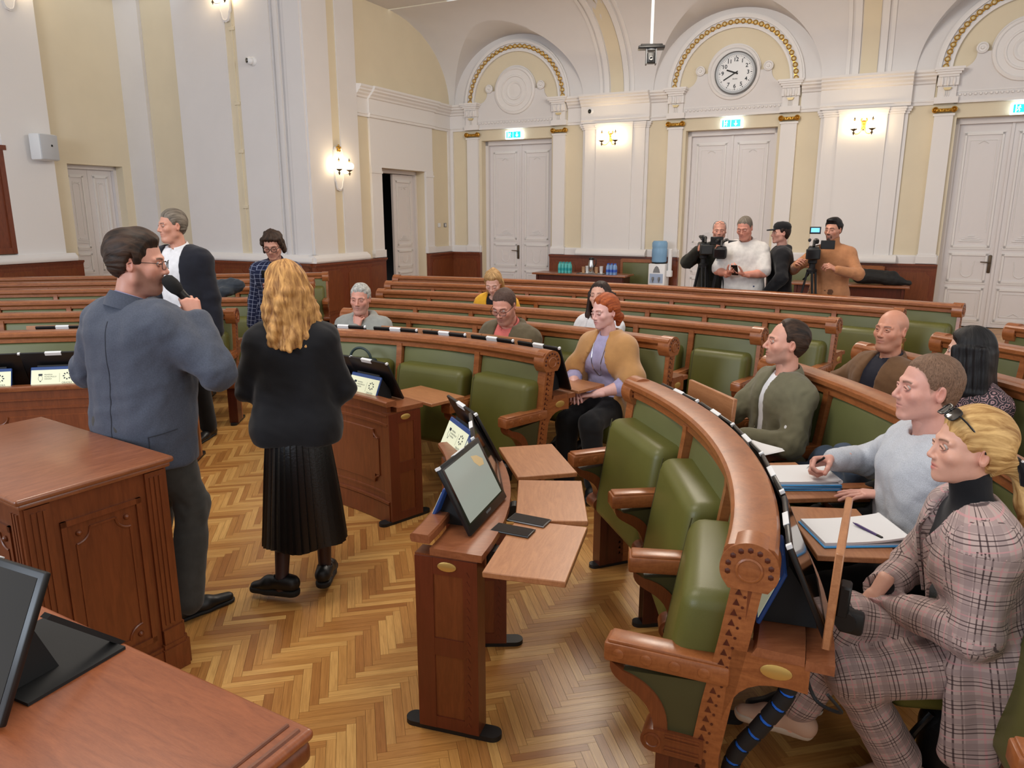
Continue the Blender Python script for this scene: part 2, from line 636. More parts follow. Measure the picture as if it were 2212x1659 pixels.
spans = [(-0.0, 0.44)]
for a, b_ in ((DC[0] + 1.19, DC[1] - 1.19), (DC[1] + 1.19, DC[2] - 1.19)): spans.append((a, b_))
for a, b_ in spans: entab(a, b_, 0.0)
for c in PC:
    entab(c - 0.70, c + 0.70, 0.11, 'cornice_break')
    p = MB()
    p.box((c - 0.68, -0.05, 1.20), (c + 0.68, 0.02, 3.66))
    p.box((c - 0.62, -0.10, 1.20), (c + 0.62, 0.0, 3.66))
    p.box((c - 0.375, -0.125, 1.20), (c + 0.375, 0.0, 3.66))
    for z0, e in ((3.54, 0.02), (3.575, 0.04), (3.61, 0.055)):
        p.box((c - 0.68 - e, -0.05 - e, z0), (c + 0.68 + e, 0.0, z0 + 0.036))
        p.box((c - 0.62 - e * .6, -0.10 - e, z0), (c + 0.62 + e * .6, 0.0, z0 + 0.036))
        p.box((c - 0.375 - e * .4, -0.125 - e, z0), (c + 0.375 + e * .4, 0.0, z0 + 0.036))
    # rounded foot
    prof = [(0.02, 1.075), (-0.20, 1.075), (-0.215, 1.10), (-0.215, 1.13), (-0.20, 1.16), (-0.165, 1.185), (-0.14, 1.21), (0.02, 1.21)]
    p.prism(prof, c - 0.74, c + 0.74, 'yz')
    p.build('lamp_pilaster', 'stucco_white', wall_back, angle=30)
    # cream band with white mouldings running up the vault
for x in (0.05, 0.42, 2.85, 5.0 - 0.18):
    pass
MB().box((-0.02, -0.035, 1.10), (0.10, 0.02, 3.66)).build('corner_strip', 'stucco_white', wall_back)


def wains(x0, x1, parent, M=None, panels=1, z1=1.07, pr=0.085, cheeks=True):
    """wooden wainscot section with cap rail and raised panels; x along wall, front towards -y"""
    m = MB()
    m.box((x0, -pr, 0), (x1, 0.02, z1 - 0.05), 0, M)
    for z0, z2, e in ((z1 - 0.06, z1 - 0.035, 0.015), (z1 - 0.035, z1, 0.04)):
        m.box((x0 - e * 0, -pr - e, z0), (x1 + e * 0, 0.02, z2), 0, M)
    m.box((x0, -pr - 0.02, 0), (x1, 0.02, 0.14), 0, M)
    o = m.build('wainscot', 'wood_wainscot', parent)
    w = (x1 - x0) / panels
    for i in range(panels):
        a, b_ = x0 + i * w + 0.09, x0 + (i + 1) * w - 0.09
        if b_ - a < 0.1: continue
        q = MB()
        z0, z2, cc = 0.22, z1 - 0.14, min(0.07, (b_ - a) * 0.25)
        poly = [(a, z0), (b_, z0), (b_, z2 - cc), (b_ - cc * 0.6, z2 - cc * 0.6), (b_ - cc, z2), (a + cc, z2), (a + cc * 0.6, z2 - cc * 0.6), (a, z2 - cc)]
        q.prism(poly, -pr - 0.012, -pr + 0.005, 'xz', 0, M)
        q.box((a - 0.035, -pr - 0.008, z0 - 0.05), (b_ + 0.035, -pr + 0.002, z0 - 0.035), 0, M)
        q.box((a - 0.035, -pr - 0.008, z2 + 0.03), (b_ + 0.035, -pr + 0.002, z2 + 0.045), 0, M)
        q.build('wainscot_panel', 'wood_panel', o)
    return o


for a, b_, n in ((-0.02, DC[0] - HW - 0.01, 1), (DC[0] + HW + 0.01, DC[1] - HW - 0.01, 4), (DC[1] + HW + 0.01, DC[2] - HW - 0.01, 4)):
    wains(a, b_, wall_back, None, n)
    MB().box((a, -0.055, 1.07), (b_, 0.02, 1.19)).box((a, -0.04, 1.19), (b_, 0.02, 1.215)).build('base_band', 'stucco_white', wall_back)

# ------------------------------------------------------------------ doors
def leaf(w, h, parent, name='leaf', handle=0, M=None):
    """a door leaf standing at x 0..w, front at y=0 towards -y"""
    o = MB().box((0, 0, 0), (w, 0.05, h)).build(name, 'door_white', parent, M)
    zb = [(0.10, 0.66, 0), (0.76, 1.24, 1), (1.34, h - 0.14, 2)] if h > 2.9 else [(0.12, 0.70, 0), (0.80, 1.15, 1), (1.25, h - 0.12, 2)]
    for z0, z1, k in zb:
        a, b_ = 0.10, w - 0.10
        q = MB()
        q.box((a, -0.022, z0), (b_, 0, z0 + 0.035)).box((a, -0.022, z1 - 0.035), (b_, 0, z1))
        q.box((a, -0.022, z0), (a + 0.03, 0, z1)).box((b_ - 0.03, -0.022, z0), (b_, 0, z1))
        q.box((a - 0.02, -0.012, z0 - 0.03), (b_ + 0.02, 0, z0)).box((a - 0.02, -0.012, z1), (b_ + 0.02, 0, z1 + 0.02))
        cx = (a + b_) / 2
        if k == 2:
            e = 0.075
            q.box((a + e, -0.010, z0 + 0.26), (a + e + 0.012, 0, z1 - 0.12)).box((b_ - e - 0.012, -0.010, z0 + 0.26), (b_ - e, 0, z1 - 0.12))
            q.box((a + e, -0.010, z1 - 0.12), (b_ - e, 0, z1 - 0.108))
            for i in range(4): q.box((cx - 0.17 + 0.04 * i, -0.014, z0 + 0.10 + 0.03 * i), (cx + 0.17 - 0.04 * i, 0, z0 + 0.112 + 0.03 * i))
            q.tube([(cx - 0.07 + 0.14 * i / 8, -0.008, z1 - 0.17 + 0.04 * math.sin(PI * i / 8)) for i in range(9)], 0.008, 6)
        elif k == 1:
            u = [(cx - 0.10, z1 - 0.12), (cx - 0.085, z1 - 0.20)]
            u += [(cx - 0.085 * math.cos(t), z0 + 0.17 - 0.085 * math.sin(t)) for t in [PI * i / 10 for i in range(11)]]
            u += [(cx + 0.085, z1 - 0.20), (cx + 0.10, z1 - 0.12)]
            q.tube([(x, -0.004, z) for x, z in u], 0.008, 6)
        else:
            q.box((a + 0.07, -0.010, z0 + 0.08), (b_ - 0.07, 0, z0 + 0.09)).box((a + 0.07, -0.010, z1 - 0.09), (b_ - 0.07, 0, z1 - 0.08))
            q.box((a + 0.07, -0.010, z0 + 0.08), (a + 0.08, 0, z1 - 0.09)).box((b_ - 0.08, -0.010, z0 + 0.08), (b_ - 0.07, 0, z1 - 0.09))
            q.tube([(cx - 0.08, -0.006, z0 + 0.10), (cx, -0.006, z0 + 0.15), (cx + 0.08, -0.006, z0 + 0.10)], 0.006, 6)
        q.build('door_panel', 'stucco_white', o)
    if handle:
        x = w - 0.06 if handle > 0 else 0.06
        hd = MB().rbox((x - 0.025, -0.014, 0.92), (x + 0.025, 0, 1.22), 0.012, 2)
        hd.tube([(x, 0, 1.10), (x, -0.06, 1.10), (x - 0.02 * handle, -0.065, 1.10), (x - 0.14 * handle, -0.06, 1.105)], [0.011, 0.011, 0.011, 0.008], 8)
        hd.build('door_handle', 'bronze', o)
    return o


for k, c in enumerate(DC):
    d = empty('door_%d' % (k + 1))
    d.matrix_world = MA
    tag(d, ['white panelled double door under the plain medallion arch', 'white panelled double door under the wall clock', 'white panelled double door beside the black bag table'][k], kind='structure')
    fr = MB()
    fr.box((c - HW, 0.18, 0), (c - HW + 0.07, 0.34, DH)).box((c + HW - 0.07, 0.18, 0), (c + HW, 0.34, DH)).box((c - HW, 0.18, DH - 0.09), (c + HW, 0.34, DH))
    fr.box((c - HW, 0.38, 0), (c + HW, 0.4, DH))
    fr.build('door_frame', 'door_white', d)
    w = HW - 0.075
    leaf(w, DH - 0.10, d, 'leaf', 1, T(c - w - 0.003, 0.26, 0.01))
    leaf(w, DH - 0.10, d, 'leaf', 0, T(c + 0.003, 0.26, 0.01))
    MB().box((c - 0.02, 0.235, 0.01), (c + 0.02, 0.27, DH - 0.09)).build('astragal', 'door_white', d)

# ------------------------------------------------------------------ left wall with the open door (plane x = 0), pier and recess
wl = MB()
Y0, Y1, LH = -2.60, -1.06, 2.77
wl.box((-0.4, Y1, 0), (0, 0.4, LH)).box((-0.4, -3.4, 0), (0, Y0, LH)).box((-0.4, -3.4, LH), (0, 0.4, 6.3))
wall_left = wl.build('wall_left', 'plaster_beige', None, MA)
tag(wall_left, 'cream side wall with a half open white door', kind='structure')
R90 = Matrix.Rotation(PI / 2, 4, 'Z')   # x along +y, front towards +x
m = MB()
for a, b_ in ((-2.92, -2.60), (-1.06, -0.78)):
    m.box((0, a, 1.20), (0.05, b_, 2.78)).box((0, a - 0.01, 2.66), (0.065, b_ + 0.01, 2.70)).box((0, a - 0.02, 1.08), (0.075, b_ + 0.02, 1.22))
m.box((0, -2.92, 2.77), (0.04, -0.78, 3.66))
m.box((0, -0.78, 1.08), (0.05, 0.0, 1.20)).box((0, -0.12, 1.10), (0.035, 0, 3.66))
m.build('door_surround', 'stucco_white', wall_left)
prof = [(-0.02, 3.655), (0.03, 3.655), (0.03, 3.70), (0.045, 3.705), (0.045, 3.725), (0.02, 3.73), (0.02, 3.975), (0.05, 3.99), (0.06, 4.02), (0.10, 4.05), (0.11, 4.075), (0.15, 4.10), (0.15, 4.125), (0.18, 4.15), (0.18, 4.185), (-0.02, 4.20)]
MB().prism(prof, -3.3, 0.0, 'xz').prism([(x + (0.05 if x > 0 else 0), z) for x, z in prof], -2.95, -0.72, 'xz').build('cornice', 'stucco_white', wall_left, angle=25)
wains(-1.04, 0.0, wall_left, R90, 1)
wains(-3.25, -2.62, wall_left, R90, 1)
d4 = empty('door_4')
d4.matrix_world = MA
tag(d4, 'half open white door in the side wall showing a dark room', kind='structure')
fr = MB().box((-0.34, Y0, 0), (-0.2, Y0 + 0.05, LH)).box((-0.34, Y1 - 0.05, 0), (-0.2, Y1, LH)).box((-0.34, Y0, LH - 0.07), (-0.2, Y1, LH))
fr.build('door_frame', 'door_white', d4)
lw_ = 0.71
leaf(lw_, LH - 0.09, d4, 'leaf', 0, Matrix.Translation((-0.27, Y1 - 0.05 - lw_, 0.01)) @ R90)
leaf(lw_, LH - 0.09, d4, 'leaf', 0, Matrix.Translation((-0.30, Y0 + 0.06, 0.01)) @ Matrix.Rotation(PI, 4, 'Z'))
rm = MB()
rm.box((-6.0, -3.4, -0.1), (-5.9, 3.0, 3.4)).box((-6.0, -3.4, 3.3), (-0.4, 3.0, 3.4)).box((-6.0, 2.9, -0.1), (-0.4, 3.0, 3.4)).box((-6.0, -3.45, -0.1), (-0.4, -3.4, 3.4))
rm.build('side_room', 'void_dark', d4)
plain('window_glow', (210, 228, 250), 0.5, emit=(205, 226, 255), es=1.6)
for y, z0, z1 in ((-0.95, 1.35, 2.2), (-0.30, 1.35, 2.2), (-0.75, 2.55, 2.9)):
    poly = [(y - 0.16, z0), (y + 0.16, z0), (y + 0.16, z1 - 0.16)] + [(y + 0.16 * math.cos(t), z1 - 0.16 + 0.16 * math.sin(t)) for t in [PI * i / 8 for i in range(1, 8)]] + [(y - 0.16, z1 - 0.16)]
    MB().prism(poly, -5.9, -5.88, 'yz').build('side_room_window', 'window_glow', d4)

# white pier and the recess behind it
PY = -4.62
wp = MB()
wp.box((-2.9, PY, 0), (0.03, -3.30, 6.3))
wp.box((-2.9, PY - 0.03, 1.2), (-1.62, PY, 6.3)).box((-1.38, PY - 0.03, 1.2), (-0.62, PY, 6.3))
for t in range(5):
    wp.box((-0.60 + 0.06 * t, PY - 0.02 * (t % 3), 1.2), (-0.55 + 0.06 * t, PY + 0.02, 6.3))
wp.box((-0.30, PY - 0.03, 1.2), (0.03, PY, 6.3))
wp.box((0.03, PY, 1.2), (0.07, -4.02, 6.3)).box((0.03, -3.80, 1.2), (0.07, -3.30, 6.3))
wall_pier = wp.build('wall_pier', 'plaster_white', None, MA)
tag(wall_pier, 'broad white wall pier carrying a wall lamp', kind='structure')
MB().box((0.03, -4.02, 1.2), (0.045, -3.80, 6.3)).box((-1.62, PY - 0.02, 1.2), (-1.38, PY, 6.3)).build('cream_groove', 'plaster_beige', wall_pier)
cl = MB()
for z in (4.95, 3.75, 2.95, 2.0):
    cl.rbox((-1.52, PY - 0.045, z), (-1.40, PY - 0.015, z + 0.06), 0.006, 1)
cl.box((-1.475, PY - 0.035, 1.25), (-1.445, PY - 0.015, 6.0))
cl.build('cable_duct', 'plaster_beige', wall_pier)
foot = [(0.02, 1.075), (-0.15, 1.075), (-0.165, 1.10), (-0.165, 1.13), (-0.15, 1.16), (-0.11, 1.185), (-0.08, 1.21), (0.02, 1.21)]
m = MB().prism([(y + PY, z) for y, z in foot], -2.9, 0.12, 'yz')
m.prism([(0.03 - y, z) for y, z in foot], PY - 0.12, -3.24, 'xz')
m.build('base_moulding', 'stucco_white', wall_pier, angle=30)
Mw = Matrix.Translation((0, PY, 0))
wains(-2.9, 0.10, wall_pier, Mw, 4, 1.07, 0.14)
wains(PY - 0.14, -3.2, wall_pier, Matrix.Translation((0.03, 0, 0)) @ R90, 2, 1.07, 0.14)
# recess: cream wall, white corner strip, far side wall with door
wr = MB().box((-5.2, -4.45, 0), (-2.9, -4.1, 6.3))
wall_recess = wr.build('wall_recess', 'plaster_beige', None, MA)
tag(wall_recess, 'cream recess wall beside the white pier', kind='structure')
MB().box((-4.62, -4.52, 1.1), (-3.95, -4.44, 6.3)).build('white_strip', 'plaster_white', wall_recess)
wains(-4.6, -2.9, wall_recess, Matrix.Translation((0, -4.45, 0)), 3, 1.07, 0.10)
XL = -4.6
ws = MB()
ws.box((XL - 0.4, -4.70, 0), (XL, -4.1, 2.8)).box((XL - 0.4, -12, 0), (XL, -5.81, 2.8)).box((XL - 0.4, -12, 2.8), (XL, -4.1, 6.3))
wall_side = ws.build('wall_side', 'plaster_beige', None, MA)
tag(wall_side, 'cream wall with a plain white door between white pillars', kind='structure')
m = MB().box((XL, -6.95, 1.2), (XL + 0.10, -6.1, 6.3))
m.prism([(XL + 0.10 - y * 0.9, z) for y, z in foot], -7.5, -5.98, 'xz')
m.box((XL, -12, 1.08), (XL + 0.08, -6.9, 1.22)).box((XL, -12, 3.0), (XL + 0.06, -6.95, 6.3))
m.build('white_pillar', 'stucco_white', wall_side, angle=30)
wains(-8.2, -5.83, wall_side, Matrix.Translation((XL, 0, 0)) @ R90, 3, 1.07, 0.14)
m = MB().box((XL, -8.6, 1.24), (XL + 0.07, -6.93, 2.95)).box((XL, -8.6, 2.95), (XL + 0.11, -6.90, 3.03)).box((XL + 0.07, -8.6, 1.24), (XL + 0.10, -7.02, 1.34)).box((XL + 0.07, -7.03, 1.24), (XL + 0.10, -6.95, 2.95))
wpn = m.build('wood_wall_panel', 'wood_wainscot', None, MA)
tag(wpn, 'dark framed wooden wall panel beside the loudspeaker pillar', 'panel')
d5 = empty('door_5')
d5.matrix_world = MA
tag(d5, 'plain white door set deep in the cream recess', kind='structure')
fr = MB().box((XL - 0.36, -5.81, 0), (XL - 0.2, -5.75, 2.8)).box((XL - 0.36, -4.76, 0), (XL - 0.2, -4.70, 2.8)).box((XL - 0.36, -5.81, 2.73), (XL - 0.2, -4.70, 2.8))
fr.build('door_frame', 'door_white', d5)
for i in range(2):
    leaf(0.49, 2.72, d5, 'leaf', 0, Matrix.Translation((XL - 0.28, -5.75 + 0.495 * i, 0.01)) @ R90)

# ------------------------------------------------------------------ vaulted ceiling: cove along the back wall cut by a lunette over each door
CA, CB, CZ = 2.15, 1.50, 4.17


def cove_y(z):
    t = min(1.0, max(0.0, (z - CZ) / CB))
    return -CA * (1 - math.sqrt(max(0.0, 1 - t * t)))


LR, LHt = 1.50, 1.33
ce = MB()
bands = MB()
edges = [-0.05, PC[0], PC[1], XE]
for bi, c in enumerate(DC):
    xl, xr = edges[bi], edges[bi + 1]
    n = 48
    rows = []
    for i in range(n + 1):
        t = PI * i / n
        ex, ez = c + LR * math.cos(t), CZ + LHt * math.sin(t)
        # outer boundary of the bay in (x, z): a box up to the crown of the cove
        dx, dz = math.cos(t), math.sin(t) * 0.9
        k = 1e9
        if dx > 1e-6: k = min(k, (xr - c) / dx)
        if dx < -1e-6: k = min(k, (xl - c) / dx)
        if dz > 1e-6: k = min(k, (CB - 0.0005) / dz)
        ox, oz = c + dx * k, CZ + dz * k
        col = [(ex, 0.02, ez)]
        for j in range(13):
            s = j / 12
            zz = ez + (oz - ez) * s
            col.append((ex + (ox - ex) * s, cove_y(zz), zz))
        rows.append(col)
    vs = [p for r_ in rows for p in r_]
    m_ = len(rows[0])
    fs = [(i * m_ + j, i * m_ + j + 1, (i + 1) * m_ + j + 1, (i + 1) * m_ + j) for i in range(n) for j in range(m_ - 1)]
    ce.add(vs, fs)
ce.add([(-0.4, -CA, CZ + CB), (XE, -CA, CZ + CB), (XE, -9, CZ + CB), (-6, -9, CZ + CB)], [(0, 1, 2, 3)])
ceiling = ce.build('ceiling', 'plaster_white', None, MA, angle=35)
tag(ceiling, 'white vaulted ceiling springing from the back wall cornice', kind='structure')
for c in PC:
    for off, wd, mt, pr in ((0, 0.13, 'plaster_beige', 0.012), (-0.20, 0.05, 'stucco_white', 0.035), (0.20, 0.05, 'stucco_white', 0.035), (-0.32, 0.03, 'stucco_white', 0.02), (0.32, 0.03, 'stucco_white', 0.02)):
        vs, fs = [], []
        for i in range(25):
            t = (PI / 2) * i / 24
            y, z = -CA * (1 - math.cos(t)), CZ + CB * math.sin(t)
            ny, nz = -math.cos(t), -math.sin(t)
            for sx, dpt in ((-wd, 0.0), (-wd, pr), (wd, pr), (wd, 0.0)):
                vs.append((c + off + sx, y + ny * dpt, z + nz * dpt))
        for i in range(24):
            for k in range(3): fs.append((i * 4 + k, i * 4 + k + 1, i * 4 + k + 5, i * 4 + k + 4))
        MB().add(vs, fs).build('vault_rib', mt, ceiling, angle=30)
# ------------------------------------------------------------------ curved rows of tip-up seats
def chain(*pts, n=6):
    return pts


def lerp(a, b, t):
    return a + (b - a) * t


def interp(tab, z):
    for (z0, v0), (z1, v1) in zip(tab, tab[1:]):
        if z <= z1: return lerp(v0, v1, (z - z0) / (z1 - z0))
    return tab[-1][1]


POST = [(0.0, 0.080), (0.38, 0.085), (0.55, 0.062), (0.75, 0.028), (0.95, 0.0), (1.1, 0.0)]   # forward offset of the post by height


def post_poly(z0, z1, w):
    zs = [z0] + [z for z, _ in POST if z0 < z < z1] + [z1]
    return [(interp(POST, z) + w / 2, z) for z in zs] + [(interp(POST, z) - w / 2, z) for z in reversed(zs)]


# tip-up seat, folded: rounded block standing between the arms
SEAT_W = 0.56


def seat_shear(p):
    return (p[0], p[1] - (p[2] - 0.35) * 0.16, p[2])


me_seat_up = MB().rbox((-SEAT_W / 2, 0.10, 0.33), (SEAT_W / 2, 0.275, 0.86), 0.05, 4, 0, None, seat_shear).mesh('seat', 'leather_seat', 60)
me_seam_up = MB().tube([(SEAT_W / 2 - 0.045, 0.262 - (z - 0.35) * 0.16 + 0.012, z) for z in (0.40, 0.6, 0.80)] + [(SEAT_W / 2 - 0.045, 0.19, 0.862)], 0.003, 5).mesh('piping', 'leather_side')
me_seat_dn = MB().rbox((-SEAT_W / 2, 0.06, 0.33), (SEAT_W / 2, 0.52, 0.47), 0.045, 4).mesh('seat', 'leather_seat', 60)
me_back = MB().rbox((-0.31, -0.02, 0.47), (0.31, 0.035, 0.965), 0.022, 3, 0, None, lambda p: (p[0], p[1] + interp(POST, p[2]) + 0.012, p[2])).mesh('backrest', 'leather_back', 60)
me_div = MB().prism([(y + 0.035, z) for y, z in post_poly(0.42, 0.985, 0.05)], -0.022, 0.022, 'yz').mesh('divider', 'wood_rail')

# arm assembly (shape in y forward / z up), thickness along x
ARM_T = 0.034


def arc(cx, cz, r, a0, a1, n=10):
    return [(cx + r * math.cos(lerp(a0, a1, i / n)), cz + r * math.sin(lerp(a0, a1, i / n))) for i in range(n + 1)]


def bez(p0, p1, p2, p3, n=12):
    out = []
    for i in range(n + 1):
        t = i / n
        a, b, c, d = (1 - t) ** 3, 3 * (1 - t) ** 2 * t, 3 * (1 - t) * t * t, t ** 3
        out.append((a * p0[0] + b * p1[0] + c * p2[0] + d * p3[0], a * p0[1] + b * p1[1] + c * p2[1] + d * p3[1]))
    return out


outer = bez((0.375, 0.615), (0.385, 0.52), (0.235, 0.56), (0.235, 0.40))
inner = bez((0.195, 0.42), (0.195, 0.53), (0.27, 0.575), (0.335, 0.588))


def arm_meshes(t, end):
    d = {}
    m = MB().rbox((-0.042, 0.03, 0.612), (0.042, 0.395, 0.675), 0.010, 2)
    m.rbox((-0.036, 0.045, 0.668), (0.036, 0.385, 0.684), 0.007, 2)
    for sgn in ((-1, 1) if end else ()):
        for i in range(4):
            m.lathe([(0.017, -0.003), (0.017, 0.002), (0.012, 0.004), (0, 0.004)], 12, 0, Matrix.Translation((sgn * 0.042, 0.10 + 0.083 * i, 0.645)) @ Matrix.Rotation(sgn * PI / 2, 4, 'Y'))
    d['armrest'] = m.mesh('armrest', 'wood_rail')
    # curved bracket under the arm
    d['bracket'] = MB().prism(outer + inner, -t, t, 'yz').mesh('bracket', 'wood_panel')
    back = [(interp(POST, z) + 0.03, z) for z in (0.61, 0.55, 0.48, 0.42)]
    d['side_pad'] = MB().prism(list(reversed(inner)) + [(0.335, 0.606)][0:0] + [(0.19, 0.42)][0:0] + list(reversed(back)), -t * 0.8, t * 0.8, 'yz').mesh('side_pad', 'leather_side')
    m = MB().prism(arc(0.235, 0.385, 0.038, -PI / 2, PI / 2) + [(0.09, 0.423), (0.09, 0.347)], -t - 0.008, t + 0.008, 'yz')
    for sgn in (-1, 1):
        m.lathe([(0.026, -0.002), (0.026, 0.003), (0.020, 0.004), (0.018, 0.001), (0, 0.002)], 16, 0, Matrix.Translation((sgn * (t + 0.008), 0.237, 0.385)) @ Matrix.Rotation(sgn * PI / 2, 4, 'Y'))
        for z in (0.360, 0.372, 0.400, 0.411):
            m.box((sgn * (t + 0.006), 0.10, z), (sgn * (t + 0.011), 0.20, z + 0.005))
    d['scroll'] = m.mesh('scroll', 'wood_panel')
    m = MB().box((-t, 0.08, 0.02), (t, 0.225, 0.35))
    m.box((-t - 0.004, 0.185, 0.02), (t + 0.004, 0.225, 0.35))
    d['leg'] = m.mesh('leg', 'wood_dark')
    foot = arc(0.235, 0, 0.03, -PI / 2, PI / 2) + arc(-0.04, 0, 0.03, PI / 2, 3 * PI / 2)
    d['foot_plate'] = MB().prism([(x, y) for y, x in [(b, a) for a, b in [(p[1], p[0]) for p in foot]]], 0.0, 0.02, 'xy').mesh('foot_plate', 'iron_black')
    return d


ARM_MID = arm_meshes(0.030, False)
ARM_END = arm_meshes(0.036, True)

# end panel: leaning post with carved cap, shelf bracket and brass plate
def end_meshes():
    d = {}
    d['post'] = MB().prism(post_poly(0.02, 0.95, 0.082), -0.034, 0.034, 'yz').mesh('end_post', 'wood_rail')
    cap = arc(0.0, 0.985, 0.078, -0.45, PI + 0.45, 22)
    cap = cap + [(-0.052, 0.925), (0.052, 0.925)]
    m = MB().prism(cap, -0.046, 0.046, 'yz')
    for sgn in (-1, 1):
        m.lathe([(0.036, -0.002), (0.036, 0.004), (0.031, 0.006), (0.029, 0.002), (0, 0.003)], 20, 0, Matrix.Translation((sgn * 0.046, 0, 0.985)) @ Matrix.Rotation(sgn * PI / 2, 4, 'Y'))
    d['cap'] = m.mesh('end_cap', 'wood_rail')
    br = [(0.03, 0.735), (-0.175, 0.735), (-0.175, 0.645)] + bez((-0.175, 0.645), (-0.03, 0.665), (0.02, 0.62), (0.045, 0.50), 8)
    d['bracket'] = MB().prism(br, -0.034, 0.034, 'yz').mesh('shelf_bracket', 'wood_rail')
    for sgn in (-1, 1):
        m = MB()
        m.lathe([(1, -0.002), (1, 0.002), (0.93, 0.003), (0, 0.003)], 20, 0, Matrix.Translation((sgn * 0.034, -0.09, 0.692)) @ Matrix.Rotation(sgn * PI / 2, 4, 'Y') @ Matrix.Diagonal((0.022, 0.042, 1, 1)))
        d['plate%d' % sgn] = m.mesh('brass_plate', 'brass')
    # carved triangles and dots down the post
    m = MB()
    for sgn in (-1, 1):
        for i in range(27):
            z = 0.08 + i * 0.032
            y = interp(POST, z) + 0.018
            x = sgn * 0.034
            a = [(y - 0.009, z - 0.009), (y + 0.009, z - 0.009), (y, z + 0.010)]
            m.prism(a, min(x, x + sgn * 0.002), max(x, x + sgn * 0.002), 'yz')
            m.prism(arc(y - 0.017, z - 0.014, 0.004, 0, 2 * PI, 8)[:-1], min(x, x + sgn * 0.002), max(x, x + sgn * 0.002), 'yz')
    for sgn in (-1, 1):
        for i in range(9):
            t = lerp(-0.2, PI + 0.2, i / 8)
            m.ball((sgn * 0.046, 0.057 * math.cos(t), 0.985 + 0.057 * math.sin(t)), (0.003, 0.009, 0.009), 6)
    d['carving'] = m.mesh('carving', 'wood_dark')
    return d


END = end_meshes()
me_tablet = MB().rbox((-0.225, -0.285, -0.022), (0.225, 0.0, 0.0), 0.003, 1).mesh('writing_tablet', 'wood_tablet')
m = MB().rbox((-0.03, -0.10, -0.055), (0.03, -0.0, -0.021), 0.006, 1).rbox((-0.022, -0.02, -0.10), (0.022, 0.05, -0.03), 0.012, 2)
m.lathe([(0.03, -0.028), (0.03, 0.028)], 14, 0, Matrix.Translation((0, 0.01, -0.05)) @ Matrix.Rotation(PI / 2, 4, 'Y'))
me_hinge = m.mesh('hinge', 'iron_black')


class Row:
    """arc through three ground points (ends of the rail and a point between)"""
    def __init__(s, a, b, c):
        a, b, c = [Vector(p[:2]) for p in (a, b, c)]
        d = 2 * (a.x * (b.y - c.y) + b.x * (c.y - a.y) + c.x * (a.y - b.y))
        ux = (a.length_squared * (b.y - c.y) + b.length_squared * (c.y - a.y) + c.length_squared * (a.y - b.y)) / d
        uy = (a.length_squared * (c.x - b.x) + b.length_squared * (a.x - c.x) + c.length_squared * (b.x - a.x)) / d
        s.c = Vector((ux, uy))
        s.r = (a - s.c).length
        an = lambda p: math.atan2(p.y - uy, p.x - ux)
        s.a0, am, s.a1 = an(a), an(b), an(c)
        # unwrap so that the middle lies between
        while s.a0 < am: s.a0 += 2 * PI
        while s.a1 > am: s.a1 -= 2 * PI
        s.len = (s.a0 - s.a1) * s.r

    def ang(s, t):
        """t = length from the first end"""
        return s.a0 - t / s.r

    def frame(s, t, n=0.0, z=0.0):
        """local frame: +y towards the centre (front), +x along the row"""
        a = s.ang(t)
        p = s.c + Vector((math.cos(a), math.sin(a))) * (s.r - n)
        return Matrix.Translation((p.x, p.y, z)) @ Matrix.Rotation(a + PI / 2, 4, 'Z')

    def sweep(s, mb, prof, t0, t1, mi=0):
        """profile of (n forward, z) swept from t0 to t1"""
        k = max(2, int((t1 - t0) / 0.10))
        n = len(prof)
        vs, fs = [], []
        for i in range(k + 1):
            a = s.ang(lerp(t0, t1, i / k))
            for q, z in prof:
                vs.append((s.c.x + (s.r - q) * math.cos(a), s.c.y + (s.r - q) * math.sin(a), z))
        for i in range(k):
            for j in range(n):
                j2 = (j + 1) % n
                fs.append((i * n + j, (i + 1) * n + j, (i + 1) * n + j2, i * n + j2))
        fs.append(tuple(range(n)))
        fs.append(tuple(range(k * n + n - 1, k * n - 1, -1)))
        mb.add(vs, fs, mi)


RAIL = [(-0.065, 1.000), (-0.070, 1.012), (-0.070, 1.034), (-0.060, 1.046), (-0.045, 1.050), (0.045, 1.050), (0.060, 1.046), (0.070, 1.034), (0.070, 1.012), (0.060, 1.000), (0.052, 0.995), (0.052, 0.965), (-0.03, 0.965)]
ROWS = {}


